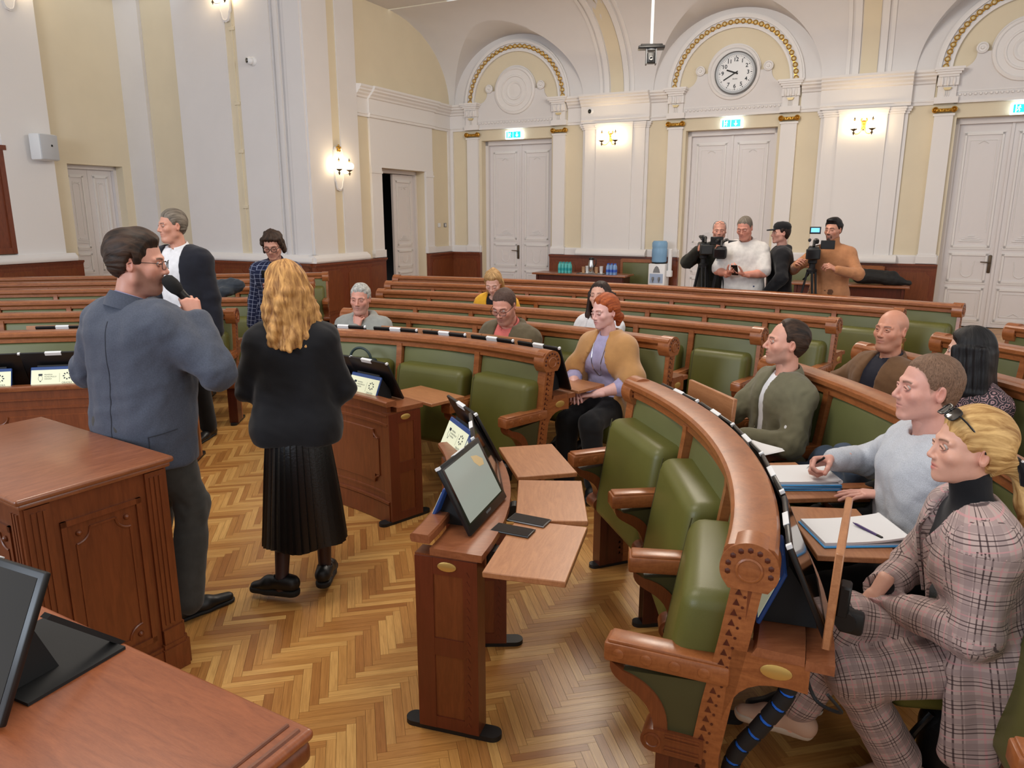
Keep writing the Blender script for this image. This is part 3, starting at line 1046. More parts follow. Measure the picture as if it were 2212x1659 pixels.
def bench(key, pts, bs, label, down=(), shelf=True, tablets=(), up_tablets=(), capL=True, capR=True, seats=None, feet=True, boards=(), group='curved seat rows'):
    R = Row(*pts)
    ROWS[key] = R
    root = empty('seat_row', (R.frame(R.len / 2).translation.x, R.frame(R.len / 2).translation.y, 0))
    tag(root, label, 'seats', group)
    Mi = Matrix.Translation(-root.location)
    if isinstance(bs, int): bs = [R.len * i / bs for i in range(bs + 1)]
    bs = [min(b, R.len) for b in bs]
    nseats = len(bs) - 1
    R.bs = bs
    R.mid = [(a + b) / 2 for a, b in zip(bs, bs[1:])]
    b0, b1 = bs[0], bs[-1]
    m = MB()
    R.sweep(m, RAIL, b0, b1)
    m.build('top_rail', 'wood_rail', root, Mi, angle=30)
    m = MB()
    R.sweep(m, [(0.0 + interp(POST, z), z) for z in (0.97, 0.75, 0.55, 0.36)] + [(-0.018 + interp(POST, z), z) for z in (0.36, 0.55, 0.75, 0.97)], b0, b1)
    m.build('back_panel', 'wood_panel', root, Mi, angle=30)
    if shelf:
        m = MB()
        R.sweep(m, [(-0.035, 0.755), (-0.16, 0.755), (-0.16, 0.727), (-0.02, 0.727)], b0, b1)
        R.sweep(m, [(-0.162, 0.747), (-0.235, 0.747), (-0.235, 0.717), (-0.162, 0.717)], b0, b1)
        m.build('desk_shelf', 'wood_top', root, Mi, angle=30)
    for i in range(nseats):
        if seats is not None and i not in seats: continue
        pit = bs[i + 1] - bs[i]
        F = Mi @ R.frame(R.mid[i])
        sx = Matrix.Diagonal(((pit - 0.045) / 0.62, 1, 1, 1))
        inst('backrest', me_back, root, F @ sx)
        sx2 = Matrix.Diagonal(((pit - 0.11) / SEAT_W, 1, 1, 1))
        so = inst('seat', me_seat_dn if i in down else me_seat_up, root, F @ sx2)
        if i not in down: inst('piping', me_seam_up, so)
        if i in tablets or i in up_tablets:
            Ft = Mi @ R.frame(R.mid[i], -0.245, 0.757)
            if i in up_tablets: Ft = Ft @ Matrix.Translation((0, 0.02, 0.01)) @ Matrix.Rotation(-math.radians(88), 4, 'X')
            to = inst('writing_tablet', me_tablet, root, Ft)
            inst('hinge', me_hinge, to)
    for t_b, up_b, *rz_b in boards:
        Ft = Mi @ R.frame(t_b, -0.245, 0.757)
        if rz_b: Ft = Ft @ Matrix.Rotation(rz_b[0], 4, 'Z')
        if up_b: Ft = Ft @ Matrix.Translation((0, 0.02, 0.01)) @ Matrix.Rotation(-math.radians(up_b), 4, 'X')
        to = inst('writing_tablet', me_tablet, root, Ft)
        inst('hinge', me_hinge, to)
    for i in range(nseats + 1):
        if seats is not None and not (i in seats or i - 1 in seats): continue
        end = (i == 0 and capL) or (i == nseats and capR)
        t = bs[i]
        if i == 0: t += 0.034
        if i == nseats: t -= 0.034
        F = Mi @ R.frame(t)
        A_ = ARM_END if end else ARM_MID
        ao = inst('armrest', A_['armrest'], root, F)
        inst('bracket', A_['bracket'], ao)
        inst('side_pad', A_['side_pad'], ao)
        lo = inst('leg', A_['leg'], root, F)
        inst('scroll', A_['scroll'], lo)
        if feet: inst('foot_plate', A_['foot_plate'], lo)
        if end:
            eo = inst('end_post', END['post'], root, F)
            inst('end_cap', END['cap'], eo)
            inst('carving', END['carving'], eo)['kind'] = 'stuff'
            if shelf:
                inst('shelf_bracket', END['bracket'], eo)
                inst('brass_plate', END['plate%d' % (1 if i == 0 else -1)], eo)
        else:
            inst('divider', me_div, root, F)
    return R


# middle block
bench('M1', ((-1.62, 5.69), (-0.18, 5.06), (0.25, 4.66)), (0.12, 0.849, 1.552, 9), 'first seat row of the middle block behind the panelled desk with name displays', boards=((0.72, 84), (1.14, 84), (1.56, 84), (1.98, 0)))
bench('M2', ((-1.60, 6.86), (0.24, 5.93), (1.15, 5.20)), (0.05, 0.757, 1.444, 2.09, 2.68, 9), 'second seat row of the middle block holding the grey hoodie man', down=(0, 2, 4), tablets=())
bench('M3', ((-1.62, 7.80), (0.52, 6.71), (1.95, 5.66)), (0.05, 0.718, 1.368, 1.96, 2.53, 3.095, 3.603, 9), 'third seat row of the middle block holding the woman in white jacket', down=(4,), tablets=(1, 2, 4, 5), shelf=True)
bench('M4', ((-1.63, 8.70), (1.35, 7.31), (2.76, 6.20)), (0.08, 0.74, 1.40, 2.06, 2.70, 3.318, 3.908, 4.484, 9), 'fourth seat row of the middle block holding the woman in yellow', down=(2,), tablets=(1, 2, 3, 5, 6))
bench('M5', ((-1.66, 9.72), (1.53, 8.34), (3.64, 6.84)), (0.03, 0.699, 1.36, 1.99, 2.60, 3.199, 3.784, 4.356, 4.928, 5.477, 9), 'fifth seat row of the middle block, second from the camera tripods', down=())
bench('M6', ((-1.68, 10.68), (1.69, 9.24), (4.42, 7.22)), (0, 0.66, 1.31, 1.93, 2.52, 3.10, 3.673, 4.25, 4.806, 5.366, 5.92, 6.471, 9), 'last seat row of the middle block in front of the camera tripods', shelf=False)
# side block with the note takers
CR = Vector((-1.94, 2.99))


def cpt(r, deg):
    return (CR.x + r * math.cos(math.radians(deg)), CR.y + r * math.sin(math.radians(deg)))


bench('R1', (cpt(2.76, 19.2), cpt(2.80, -3), cpt(2.83, -24.2)), 3, 'short curved seat row with three folded green seats beside the small monitor desk', boards=((0.33, 86), (0.82, 0), (1.30, 0), (1.88, 88, -0.16)))
bench('R2', (cpt(3.86, 23.3), cpt(3.78, 4), cpt(3.86, -24.8)), 5, 'seat row where the man in olive jacket and the plaid suit woman sit', down=(0, 1, 2, 3), tablets=(), feet=True)
bench('R3', (cpt(4.78, 24.8), cpt(4.72, 8), cpt(4.80, -12.0)), 4, 'seat row where the bald man in brown jacket sits', down=(0, 1))
bench('R4', (cpt(5.64, 25.4), cpt(5.66, 14), cpt(5.75, -2.0)), 4, 'empty seat row behind the black haired woman in paisley blouse')
bench('R5', (cpt(6.62, 26.0), cpt(6.62, 16), cpt(6.64, 6)), 4, 'empty seat row closest to the third white double door', shelf=False)
# side block behind the podium
bench('L1', ((-4.75, 5.32), (-3.634, 5.569), (-2.50, 5.72)), 3, 'seat row behind the desk with name displays next to the podium', boards=((1.2, 84), (1.75, 84)))
bench('L2', ((-5.20, 6.42), (-3.893, 6.679), (-2.57, 6.84)), 4, 'second seat row behind the podium with one carved end showing in the aisle', shelf=True)
bench('L3', ((-5.85, 7.36), (-4.233, 7.659), (-2.60, 7.86)), 5, 'third seat row behind the podium with a dark coat lying above it')
bench('L4', ((-6.70, 8.46), (-4.683, 8.819), (-2.65, 9.08)), 6, 'fourth seat row behind the podium next to the plaid shirt man', shelf=True)
bench('L5', ((-7.30, 9.30), (-5.009, 9.749), (-2.70, 10.10)), 7, 'fifth seat row behind the podium, last but one', shelf=True)
bench('L6', ((-7.90, 10.10), (-5.351, 10.709), (-2.78, 11.22)), 8, 'last seat row behind the podium near the white pier', shelf=False)


# ------------------------------------------------------------------ front desks with raised rim and name displays
def desk(key, pts, label, nseg, endL=True, endR=True, front=True, tabs=(), pitch=0.47, toff=0.0, feetmid=()):
    R = Row(*pts)
    ROWS[key] = R
    mid = R.frame(R.len / 2).translation
    root = empty('front_desk', (mid.x, mid.y, 0))
    tag(root, label, 'desk', 'curved front desks')
    Mi = Matrix.Translation(-root.location)
    m = MB()
    # here the audience side is outward: profile n is negative outward
    R.sweep(m, [(0.035, 0.77), (0.04, 0.782), (0.04, 0.797), (0.030, 0.803), (-0.030, 0.803), (-0.036, 0.797), (-0.036, 0.77)], 0, R.len)
    m.build('rim', 'wood_top', root, Mi, angle=30)
    m = MB()
    R.sweep(m, [(-0.036, 0.755), (-0.235, 0.755), (-0.235, 0.728), (-0.036, 0.728)], 0, R.len)
    m.build('desk_shelf', 'wood_top', root, Mi, angle=30)
    m = MB()
    R.sweep(m, [(0.02, 0.02), (0.02, 0.77), (-0.005, 0.77), (-0.005, 0.02)], 0.02, R.len - 0.02)
    for z0, z1, e in ((0.0, 0.13, 0.012), (0.13, 0.15, 0.016), (0.64, 0.66, 0.008), (0.70, 0.715, 0.008), (0.19, 0.205, 0.006)):
        R.sweep(m, [(0.02, z0), (0.02 + e, z0 + 0.003), (0.02 + e, z1 - 0.003), (0.02, z1)], 0.02, R.len - 0.02)
    if front:
        fo = m.build('front_panel', 'wood_panel', root, Mi, angle=30)
        for i in range(nseg):
            a, b_ = R.len * i / nseg + 0.12, R.len * (i + 1) / nseg - 0.12
            q = MB()
            R.sweep(q, [(0.02, 0.25), (0.027, 0.255), (0.027, 0.595), (0.02, 0.60)], a + 0.05, b_ - 0.05)
            R.sweep(q, [(0.02, 0.30), (0.027, 0.305), (0.027, 0.545), (0.02, 0.55)], a, b_)
            for (ta, za) in ((a, 0.25), (a, 0.60), (b_, 0.25), (b_, 0.60)):
                sg = 1 if ta == a else -1
                sz = 1 if za < 0.4 else -1
                pts_ = []
                for j in range(9):
                    th = PI / 2 * j / 8
                    pts_.append(R.frame(ta + sg * 0.05 * math.sin(th), 0.03, za + sz * 0.05 * math.cos(th)).translation)
                q.tube([tuple(p) for p in pts_], 0.005, 6)
            q.build('raised_panel', 'wood_panel', fo)
    ends = ([0.0] if endL else []) + ([R.len] if endR else []) + list(feetmid)
    for t in ends:
        F = Mi @ R.frame(min(max(t, 0.04), R.len - 0.04))
        m = MB().box((-0.035, -0.215, 0.02), (0.035, 0.025, 0.728))
        po = m.build('pedestal', 'wood_panel', root, F)
        q = MB()
        for sx in (-1, 1):
            for (y0, y1) in ((-0.215, -0.19), (-0.19, -0.16), (0.0, 0.025), (-0.045, 0.0)):
                q.box((sx * 0.035, y0, 0.02), (sx * 0.040, y1, 0.72))
            for (z0, z1) in ((0.02, 0.07), (0.33, 0.40), (0.655, 0.72)):
                q.box((sx * 0.035, -0.16, z0), (sx * 0.039, -0.045, z1))
            for i in range(19):
                z = 0.05 + 0.034 * i
                q.prism([(-0.186, z), (-0.166, z), (-0.176, z + 0.018)], sx * 0.040 if sx > 0 else -0.042, 0.042 if sx > 0 else -0.040, 'yz')
        q.build('pedestal_frame', 'wood_carve', po)
        sx = 1 if t < R.len / 2 else -1
        q = MB()
        q.lathe([(1, -0.002), (1, 0.002), (0.92, 0.003), (0, 0.003)], 20, 0, Matrix.Translation((sx * 0.040, -0.10, 0.69)) @ Matrix.Rotation(sx * PI / 2, 4, 'Y') @ Matrix.Diagonal((0.018, 0.036, 1, 1)))
        q.build('brass_plate', 'brass', po)
        fp = arc(0.0, 0.06, 0.035, 0, PI) + arc(0.0, -0.255, 0.035, PI, 2 * PI)
        MB().prism(fp, 0.0, 0.02, 'xy').build('foot_plate', 'iron_black', po)
    for t in tabs:
        to = inst('writing_tablet', me_tablet, root, Mi @ R.frame(t, -0.262, 0.748))
        inst('hinge', me_hinge, to)
    return R


DR = desk('DR', (cpt(1.70, 18.9), cpt(1.70, 0), cpt(1.70, -18.6)), 'small curved desk with three hinged writing boards and two phones', 2, front=False, tabs=(0.20, 0.62, 1.0), feetmid=(0.52,))
DM = desk('DM', (cpt(2.02, 80), cpt(1.88, 62), cpt(1.82, 48.5)), 'curved panelled desk with cream name displays beside the blonde woman', 1, endL=True, tabs=(0.90,))
DL = desk('DL', ((-4.35, 4.42), (-3.519, 4.708), (-2.66, 4.90)), 'curved panelled desk with cream name displays next to the podium', 2, endL=False)


# ------------------------------------------------------------------ podium and presiding desk
def podium():
    a, b_ = at(31, 1084, 0.95), at(376, 984, 0.95)
    d = (b_ - a)
    W_ = d.length
    ang = math.atan2(d.y, d.x)
    root = empty('podium', (a.x, a.y, 0), ang)
    tag(root, 'large reddish brown wooden podium with fluted corners and moulded top', 'podium')
    D = 1.10
    MB().rbox((0, 0, 0.925), (W_, D, 0.95), 0.010, 3).rbox((0.012, 0.012, 0.905), (W_ - 0.012, D - 0.012, 0.927), 0.008, 2).build('top', 'wood_top', root)
    e = 0.035
    b0 = MB().box((e, e, 0.0), (W_ - e, D - e, 0.91)).build('body', 'wood_panel', root)
    # panel on the camera face and on the side
    for (M_, w) in ((Matrix.Translation((e, e, 0)), W_ - 2 * e), (Matrix.Translation((W_ - e, e, 0)) @ Matrix.Rotation(PI / 2, 4, 'Z'), D - 2 * e), (Matrix.Translation((e, D - e, 0)) @ Matrix.Rotation(-PI / 2, 4, 'Z'), D - 2 * e)):
        x0, x1, z0, z1 = 0.11, w - 0.11, 0.17, 0.81
        q = MB()
        q.box((x0, -0.010, z0), (x1, 0.0, z0 + 0.022), 0, M_).box((x0, -0.010, z1 - 0.022), (x1, 0.0, z1), 0, M_).box((x0, -0.010, z0), (x0 + 0.02, 0, z1), 0, M_).box((x1 - 0.02, -0.010, z0), (x1, 0, z1), 0, M_)
        c_ = 0.055
        for (xa, za, sx, sz) in ((x0 + 0.05, z0 + 0.05, 1, 1), (x1 - 0.05, z0 + 0.05, -1, 1), (x0 + 0.05, z1 - 0.05, 1, -1), (x1 - 0.05, z1 - 0.05, -1, -1)):
            q.tube([(xa + sx * c_ * math.sin(PI / 2 * j / 8), -0.002, za + sz * c_ * math.cos(PI / 2 * j / 8)) for j in range(9)], 0.005, 6, 0, M_)
            q.ball((xa + sx * 0.012, -0.003, za + sz * 0.012), 0.012, 10, 0, M_)
        q.box((x0 + 0.05 + c_, -0.005, z1 - 0.055), (x1 - 0.05 - c_, 0, z1 - 0.047), 0, M_).box((x0 + 0.05 + c_, -0.005, z0 + 0.047), (x1 - 0.05 - c_, 0, z0 + 0.055), 0, M_)
        q.box((x0 + 0.047, -0.005, z0 + 0.05 + c_), (x0 + 0.055, 0, z1 - 0.05 - c_), 0, M_).box((x1 - 0.055, -0.005, z0 + 0.05 + c_), (x1 - 0.047, 0, z1 - 0.05 - c_), 0, M_)
        q.build('raised_panel', 'wood_panel', b0)
        q = MB()
        for xa, xb in ((0.0, 0.085), (w - 0.085, w)):
            q.box((xa, -0.012, 0.13), (xb, 0.0, 0.90), 0, M_)
            for k in range(3):
                xx = xa + 0.016 + k * 0.02
                q.box((xx, -0.017, 0.22), (xx + 0.012, -0.010, 0.88), 0, M_)
            q.box((xa, -0.02, 0.13), (xb, 0, 0.20), 0, M_)
            q.box((xa - 0.012, -0.03, 0.0), (xb + 0.012, 0, 0.115), 0, M_)
            q.box((xa - 0.006, -0.024, 0.115), (xb + 0.006, 0, 0.135), 0, M_)
        q.box((0.08, -0.02, 0.0), (w - 0.08, 0, 0.11), 0, M_).box((0.08, -0.013, 0.11), (w - 0.08, 0, 0.125), 0, M_)
        q.build('fluted_corner', 'wood_panel', b0)
    return root


podium()
fg0, fg1 = at(681, 1572, 1.05), at(60, 1290, 1.05)
fd = Vector((fg1.x - fg0.x, fg1.y - fg0.y))
fa = math.atan2(fd.y, fd.x)
root = empty('presiding_desk', (fg0.x, fg0.y, 0), fa)
tag(root, 'reddish brown desk top with moulded edge under the tilted monitor', 'desk')
FW = 0.95
m = MB().rbox((0.0, 0.0, 1.028), (1.9, FW, 1.05), 0.010, 3)
m.build('top', 'wood_fgtop', root)
m = MB().rbox((0.002, 0.004, 0.985), (1.9, FW - 0.004, 1.03), 0.016, 3)
m.tube([(0.045, 0.02, 1.051), (0.045, FW - 0.02, 1.051)], 0.004, 6)
m.tube([(0.020, 0.02, 1.049), (0.020, FW - 0.02, 1.049)], 0.006, 6)
m.build('edge_moulding', 'wood_panel', root)
MB().box((0.06, 0.06, 0.0), (1.85, FW - 0.1, 0.99)).build('body', 'wood_panel', root)
# ------------------------------------------------------------------ smooth solid modelling on a grid, for people and soft things
V3 = lambda *a: np.array(a, dtype=np.float64)


def nrm(v):
    v = np.asarray(v, float)
    return v / (np.linalg.norm(v) + 1e-12)


class Field:
    def __init__(s, lo, hi, h):
        s.h = h
        s.lo = np.asarray(lo, float)
        s.n = np.maximum(3, np.ceil((np.asarray(hi, float) - s.lo) / h).astype(int) + 1)
        s.D = np.full(s.n, 0.5, np.float32)
        s.I = np.zeros(s.n, np.int16)
        s.B = np.full(s.n, 9.0, np.float32)
        s.ax = [(s.lo[i] + h * np.arange(s.n[i])).astype(np.float32) for i in range(3)]

    def sl(s, lo, hi):
        a = np.clip(np.floor((lo - s.lo) / s.h).astype(int), 0, s.n - 1)
        b = np.clip(np.ceil((hi - s.lo) / s.h).astype(int) + 1, 1, s.n)
        return tuple(slice(a[i], max(b[i], a[i])) for i in range(3))

    def pts(s, sl):
        return np.meshgrid(s.ax[0][sl[0]], s.ax[1][sl[1]], s.ax[2][sl[2]], indexing='ij', sparse=True)

    def _comb(s, sl, d, k, op, pid):
        D = s.D[sl]
        if op == 'u':
            if pid is not None:
                w = d < s.B[sl]
                s.I[sl][w] = pid
                s.B[sl] = np.minimum(s.B[sl], d)
            if k > 0:
                hh = np.maximum(k - np.abs(D - d), 0) / k
                s.D[sl] = np.minimum(D, d) - hh * hh * k * 0.25
            else:
                s.D[sl] = np.minimum(D, d)
        elif op == 's':
            if k > 0:
                hh = np.maximum(k - np.abs(D + d), 0) / k
                s.D[sl] = np.maximum(D, -d) + hh * hh * k * 0.25
            else:
                s.D[sl] = np.maximum(D, -d)

    def cap(s, a, b, ra, rb=None, k=0.03, op='u', pid=None, flat=None, fk=1.0):
        """tapered capsule; flat = direction squeezed by fk (>1 thinner)"""
        a, b = np.asarray(a, float), np.asarray(b, float)
        rb = ra if rb is None else rb
        m = max(ra, rb) + k + 3 * s.h
        if flat is not None and fk < 1: m /= fk
        sl = s.sl(np.minimum(a, b) - m, np.maximum(a, b) + m)
        if s.D[sl].size == 0: return s
        X, Y, Z = s.pts(sl)
        px, py, pz = X - a[0], Y - a[1], Z - a[2]
        ba = b - a
        t = np.clip((px * ba[0] + py * ba[1] + pz * ba[2]) / max(ba @ ba, 1e-9), 0, 1)
        qx, qy, qz = px - t * ba[0], py - t * ba[1], pz - t * ba[2]
        q2 = qx * qx + qy * qy + qz * qz
        if flat is not None:
            f = nrm(flat)
            c = qx * f[0] + qy * f[1] + qz * f[2]
            q2 = q2 + c * c * (fk * fk - 1)
        d = np.sqrt(np.maximum(q2, 0)) - (ra + (rb - ra) * t)
        s._comb(sl, d.astype(np.float32), k, op, pid)
        return s

    def ell(s, c, r, k=0.03, op='u', pid=None, R=None):
        c, r = np.asarray(c, float), np.asarray(r, float)
        m = r.max() + k + 3 * s.h
        sl = s.sl(c - m, c + m)
        if s.D[sl].size == 0: return s
        X, Y, Z = s.pts(sl)
        px, py, pz = X - c[0], Y - c[1], Z - c[2]
        if R is not None:
            R = np.asarray(R, float)
            px, py, pz = (R[0, 0] * px + R[1, 0] * py + R[2, 0] * pz, R[0, 1] * px + R[1, 1] * py + R[2, 1] * pz, R[0, 2] * px + R[1, 2] * py + R[2, 2] * pz)
        k0 = np.sqrt((px / r[0]) ** 2 + (py / r[1]) ** 2 + (pz / r[2]) ** 2)
        k1 = np.sqrt((px / r[0] ** 2) ** 2 + (py / r[1] ** 2) ** 2 + (pz / r[2] ** 2) ** 2) + 1e-6
        d = k0 * (k0 - 1.0) / k1
        s._comb(sl, d.astype(np.float32), k, op, pid)
        return s

    def box(s, c, hx, R=None, rr=0.01, k=0.02, op='u', pid=None):
        c, hx = np.asarray(c, float), np.asarray(hx, float)
        m = np.linalg.norm(hx) + rr + k + 3 * s.h
        sl = s.sl(c - m, c + m)
        if s.D[sl].size == 0: return s
        X, Y, Z = s.pts(sl)
        px, py, pz = X - c[0], Y - c[1], Z - c[2]
        if R is not None:
            R = np.asarray(R, float)
            px, py, pz = (R[0, 0] * px + R[1, 0] * py + R[2, 0] * pz, R[0, 1] * px + R[1, 1] * py + R[2, 1] * pz, R[0, 2] * px + R[1, 2] * py + R[2, 2] * pz)
        qx, qy, qz = np.abs(px) - hx[0] + rr, np.abs(py) - hx[1] + rr, np.abs(pz) - hx[2] + rr
        d = np.sqrt(np.maximum(qx, 0) ** 2 + np.maximum(qy, 0) ** 2 + np.maximum(qz, 0) ** 2) + np.minimum(np.maximum(qx, np.maximum(qy, qz)), 0) - rr
        s._comb(sl, d.astype(np.float32), k, op, pid)
        return s

    def plane(s, p, n, k=0.0):
        """keep the side opposite to n"""
        n = nrm(n)
        X, Y, Z = s.pts((slice(None),) * 3)
        d = ((X - p[0]) * n[0] + (Y - p[1]) * n[1] + (Z - p[2]) * n[2]).astype(np.float32)
        if k > 0:
            hh = np.maximum(k - np.abs(s.D - d), 0) / k
            s.D = np.maximum(s.D, d) + hh * hh * k * 0.25
        else:
            s.D = np.maximum(s.D, d)
        return s

    def fn(s, f):
        X, Y, Z = s.pts((slice(None),) * 3)
        s.D = f(s.D, X, Y, Z).astype(np.float32)
        return s

    def mesh(s):
        """surface nets: vertices, quads, id per vertex"""
        D, n = s.D, s.n
        D = D.copy()
        for ax in range(3):      # close at the border
            i0 = [slice(None)] * 3
            i0[ax] = 0
            D[tuple(i0)] = np.maximum(D[tuple(i0)], 1e-4)
            i0[ax] = -1
            D[tuple(i0)] = np.maximum(D[tuple(i0)], 1e-4)
        S = D < 0
        cnt = np.zeros(n - 1, np.int8)
        for dx in (0, 1):
            for dy in (0, 1):
                for dz in (0, 1):
                    cnt += S[dx:n[0] - 1 + dx, dy:n[1] - 1 + dy, dz:n[2] - 1 + dz]
        act = (cnt > 0) & (cnt < 8)
        ci = np.argwhere(act)
        if len(ci) == 0: return np.zeros((0, 3)), np.zeros((0, 4), int), np.zeros(0, int)
        idx = np.full(n - 1, -1, np.int32)
        idx[act] = np.arange(len(ci))
        acc = np.zeros((len(ci), 3))
        w = np.zeros(len(ci))
        C8 = [(0, 0, 0), (1, 0, 0), (0, 1, 0), (1, 1, 0), (0, 0, 1), (1, 0, 1), (0, 1, 1), (1, 1, 1)]
        vals = [D[ci[:, 0] + c[0], ci[:, 1] + c[1], ci[:, 2] + c[2]].astype(float) for c in C8]
        for a in range(8):
            for b in range(a + 1, 8):
                if sum(abs(C8[a][i] - C8[b][i]) for i in range(3)) != 1: continue
                va, vb = vals[a], vals[b]
                m = (va < 0) != (vb < 0)
                t = np.where(m, va / np.where(m, va - vb, 1), 0)
                p = np.array(C8[a])[None] + t[:, None] * (np.array(C8[b]) - np.array(C8[a]))[None]
                acc += p * m[:, None]
                w += m
        P = s.lo + s.h * (ci + acc / w[:, None])
        quads = []
        for ax in range(3):
            u, v = [(1, 2), (2, 0), (0, 1)][ax]
            A = [slice(1, n[i] - 1) for i in range(3)]
            A[ax] = slice(0, n[ax] - 1)
            Bs = list(A)
            Bs[ax] = slice(1, n[ax])
            s0, s1 = S[tuple(A)], S[tuple(Bs)]
            e = np.argwhere(s0 != s1)
            if len(e) == 0: continue
            flip = s1[e[:, 0], e[:, 1], e[:, 2]]
            base = e.copy()
            for i in range(3):
                if i != ax: base[:, i] += 1
            q = []
            for du, dv in ((-1, -1), (0, -1), (0, 0), (-1, 0)):
                c = base.copy()
                c[:, u] += du
                c[:, v] += dv
                q.append(idx[c[:, 0], c[:, 1], c[:, 2]])
            q = np.stack(q, 1)
            q[flip] = q[flip][:, ::-1]
            quads.append(q)
        Q = np.concatenate(quads)
        Q = Q[(Q >= 0).all(1)]
        ids = s.I[ci[:, 0], ci[:, 1], ci[:, 2]]
        return P, Q, ids


def waves(P, seed, amp, freq, n=6, stretch=(1, 1, 1)):
    r = np.random.RandomState(seed)
    out = np.zeros(len(P))
    Q = P * np.asarray(stretch)
    for i in range(n):
        d = nrm(r.randn(3))
        f = freq * (0.6 + 1.2 * r.rand())
        out += np.sin(Q @ d * f + r.rand() * 6.28 + 1.5 * np.sin(Q @ nrm(r.randn(3)) * f * 0.5))
    return amp * out / math.sqrt(n)


def vnormals(P, Q):
    a, b = P[Q[:, 2]] - P[Q[:, 0]], P[Q[:, 3]] - P[Q[:, 1]]
    fn = np.cross(a, b)
    N_ = np.zeros_like(P)
    for i in range(4): np.add.at(N_, Q[:, i], fn)
    return N_ / (np.linalg.norm(N_, axis=1, keepdims=True) + 1e-12)


def relax(P, Q, it=1, lam=0.5):
    for _ in range(it):
        S = np.zeros_like(P)
        w = np.zeros(len(P))
        for i in range(4):
            j = Q[:, (i + 1) % 4]
            np.add.at(S, Q[:, i], P[j])
            np.add.at(w, Q[:, i], 1)
            np.add.at(S, j, P[Q[:, i]])
            np.add.at(w, j, 1)
        P = P * (1 - lam) + lam * S / np.maximum(w, 1)[:, None]
    return P


def npmesh(name, P, Q, mat, col=None, uvw=None, smooth=True):
    me = bpy.data.meshes.new(name)
    n, m = len(P), len(Q)
    me.vertices.add(n)
    me.vertices.foreach_set('co', np.asarray(P, np.float32).ravel())
    me.loops.add(m * 4)
    me.loops.foreach_set('vertex_index', np.asarray(Q, np.int32).ravel())
    me.polygons.add(m)
    me.polygons.foreach_set('loop_start', np.arange(0, m * 4, 4, dtype=np.int32))
    me.polygons.foreach_set('loop_total', np.full(m, 4, np.int32))
    me.update(calc_edges=True)
    if smooth: me.polygons.foreach_set('use_smooth', np.ones(m, bool))
    if col is not None:
        c4 = np.ones((n, 4), np.float32)
        c4[:, :3] = col
        me.attributes.new('col', 'FLOAT_COLOR', 'POINT').data.foreach_set('color', c4.ravel())
    if uvw is not None:
        me.attributes.new('uvw', 'FLOAT_VECTOR', 'CORNER').data.foreach_set('vector', np.asarray(uvw, np.float32).ravel())
    me.materials.append(MATS[mat] if isinstance(mat, str) else mat)
    me.validate()
    return me


class Soup:
    """several grids joined into one mesh"""
    def __init__(s):
        s.P, s.Q, s.C = [], [], []
        s.n = 0

    def add(s, P, Q, col=None):
        s.P.append(P)
        s.Q.append(Q + s.n)
        s.C.append(col if col is not None else np.ones((len(P), 3)))
        s.n += len(P)

    def build(s, name, mat, parent):
        me = npmesh(name, np.concatenate(s.P), np.concatenate(s.Q), mat, np.concatenate(s.C))
        return lk(bpy.data.objects.new(name, me), parent)


def skinmat():
    m, nt, b = nodemat('skin')
    a = N(nt, 'ShaderNodeAttribute', attribute_name='col')
    f = noise(nt, coords(nt), 60.0, 3)
    mx = N(nt, 'ShaderNodeMix', data_type='RGBA', blend_type='MULTIPLY')
    mx.inputs[0].default_value = 0.35
    nt.links.new(a.outputs['Color'], mx.inputs[6])
    nt.links.new(ramp(nt, f, [(0.3, (0.86, 0.82, 0.80)), (0.7, (1, 1, 1))]), mx.inputs[7])
    nt.links.new(mx.outputs[2], b.inputs['Base Color'])
    b.inputs['Roughness'].default_value = 0.48
    b.inputs['Subsurface Weight'].default_value = 0.12
    b.inputs['Subsurface Radius'].default_value = (0.012, 0.005, 0.003)
    b.inputs['Subsurface Scale'].default_value = 0.6
    return m


skinmat()


def hairmat(name, dark, light, rough=0.58, sc=(90, 90, 9)):
    m, nt, b = nodemat(name)
    a = N(nt, 'ShaderNodeAttribute', attribute_name='col')
    mp = N(nt, 'ShaderNodeMapping')
    mp.inputs['Scale'].default_value = sc
    nt.links.new(a.outputs['Vector'], mp.inputs[0])
    f = noise(nt, mp.outputs[0], 1.0, 4, 0.6, 0.6)
    nt.links.new(ramp(nt, f, [(0.32, lin(dark)), (0.66, lin(light))]), b.inputs['Base Color'])
    b.inputs['Roughness'].default_value = rough
    b.inputs['Specular IOR Level'].default_value = 0.3
    bump(nt, b, f, 0.7, 0.005)
    return m


# ------------------------------------------------------------------ head
def smooth01(x, a, b):
    t = np.clip((x - a) / (b - a), 0, 1)
    return t * t * (3 - 2 * t)


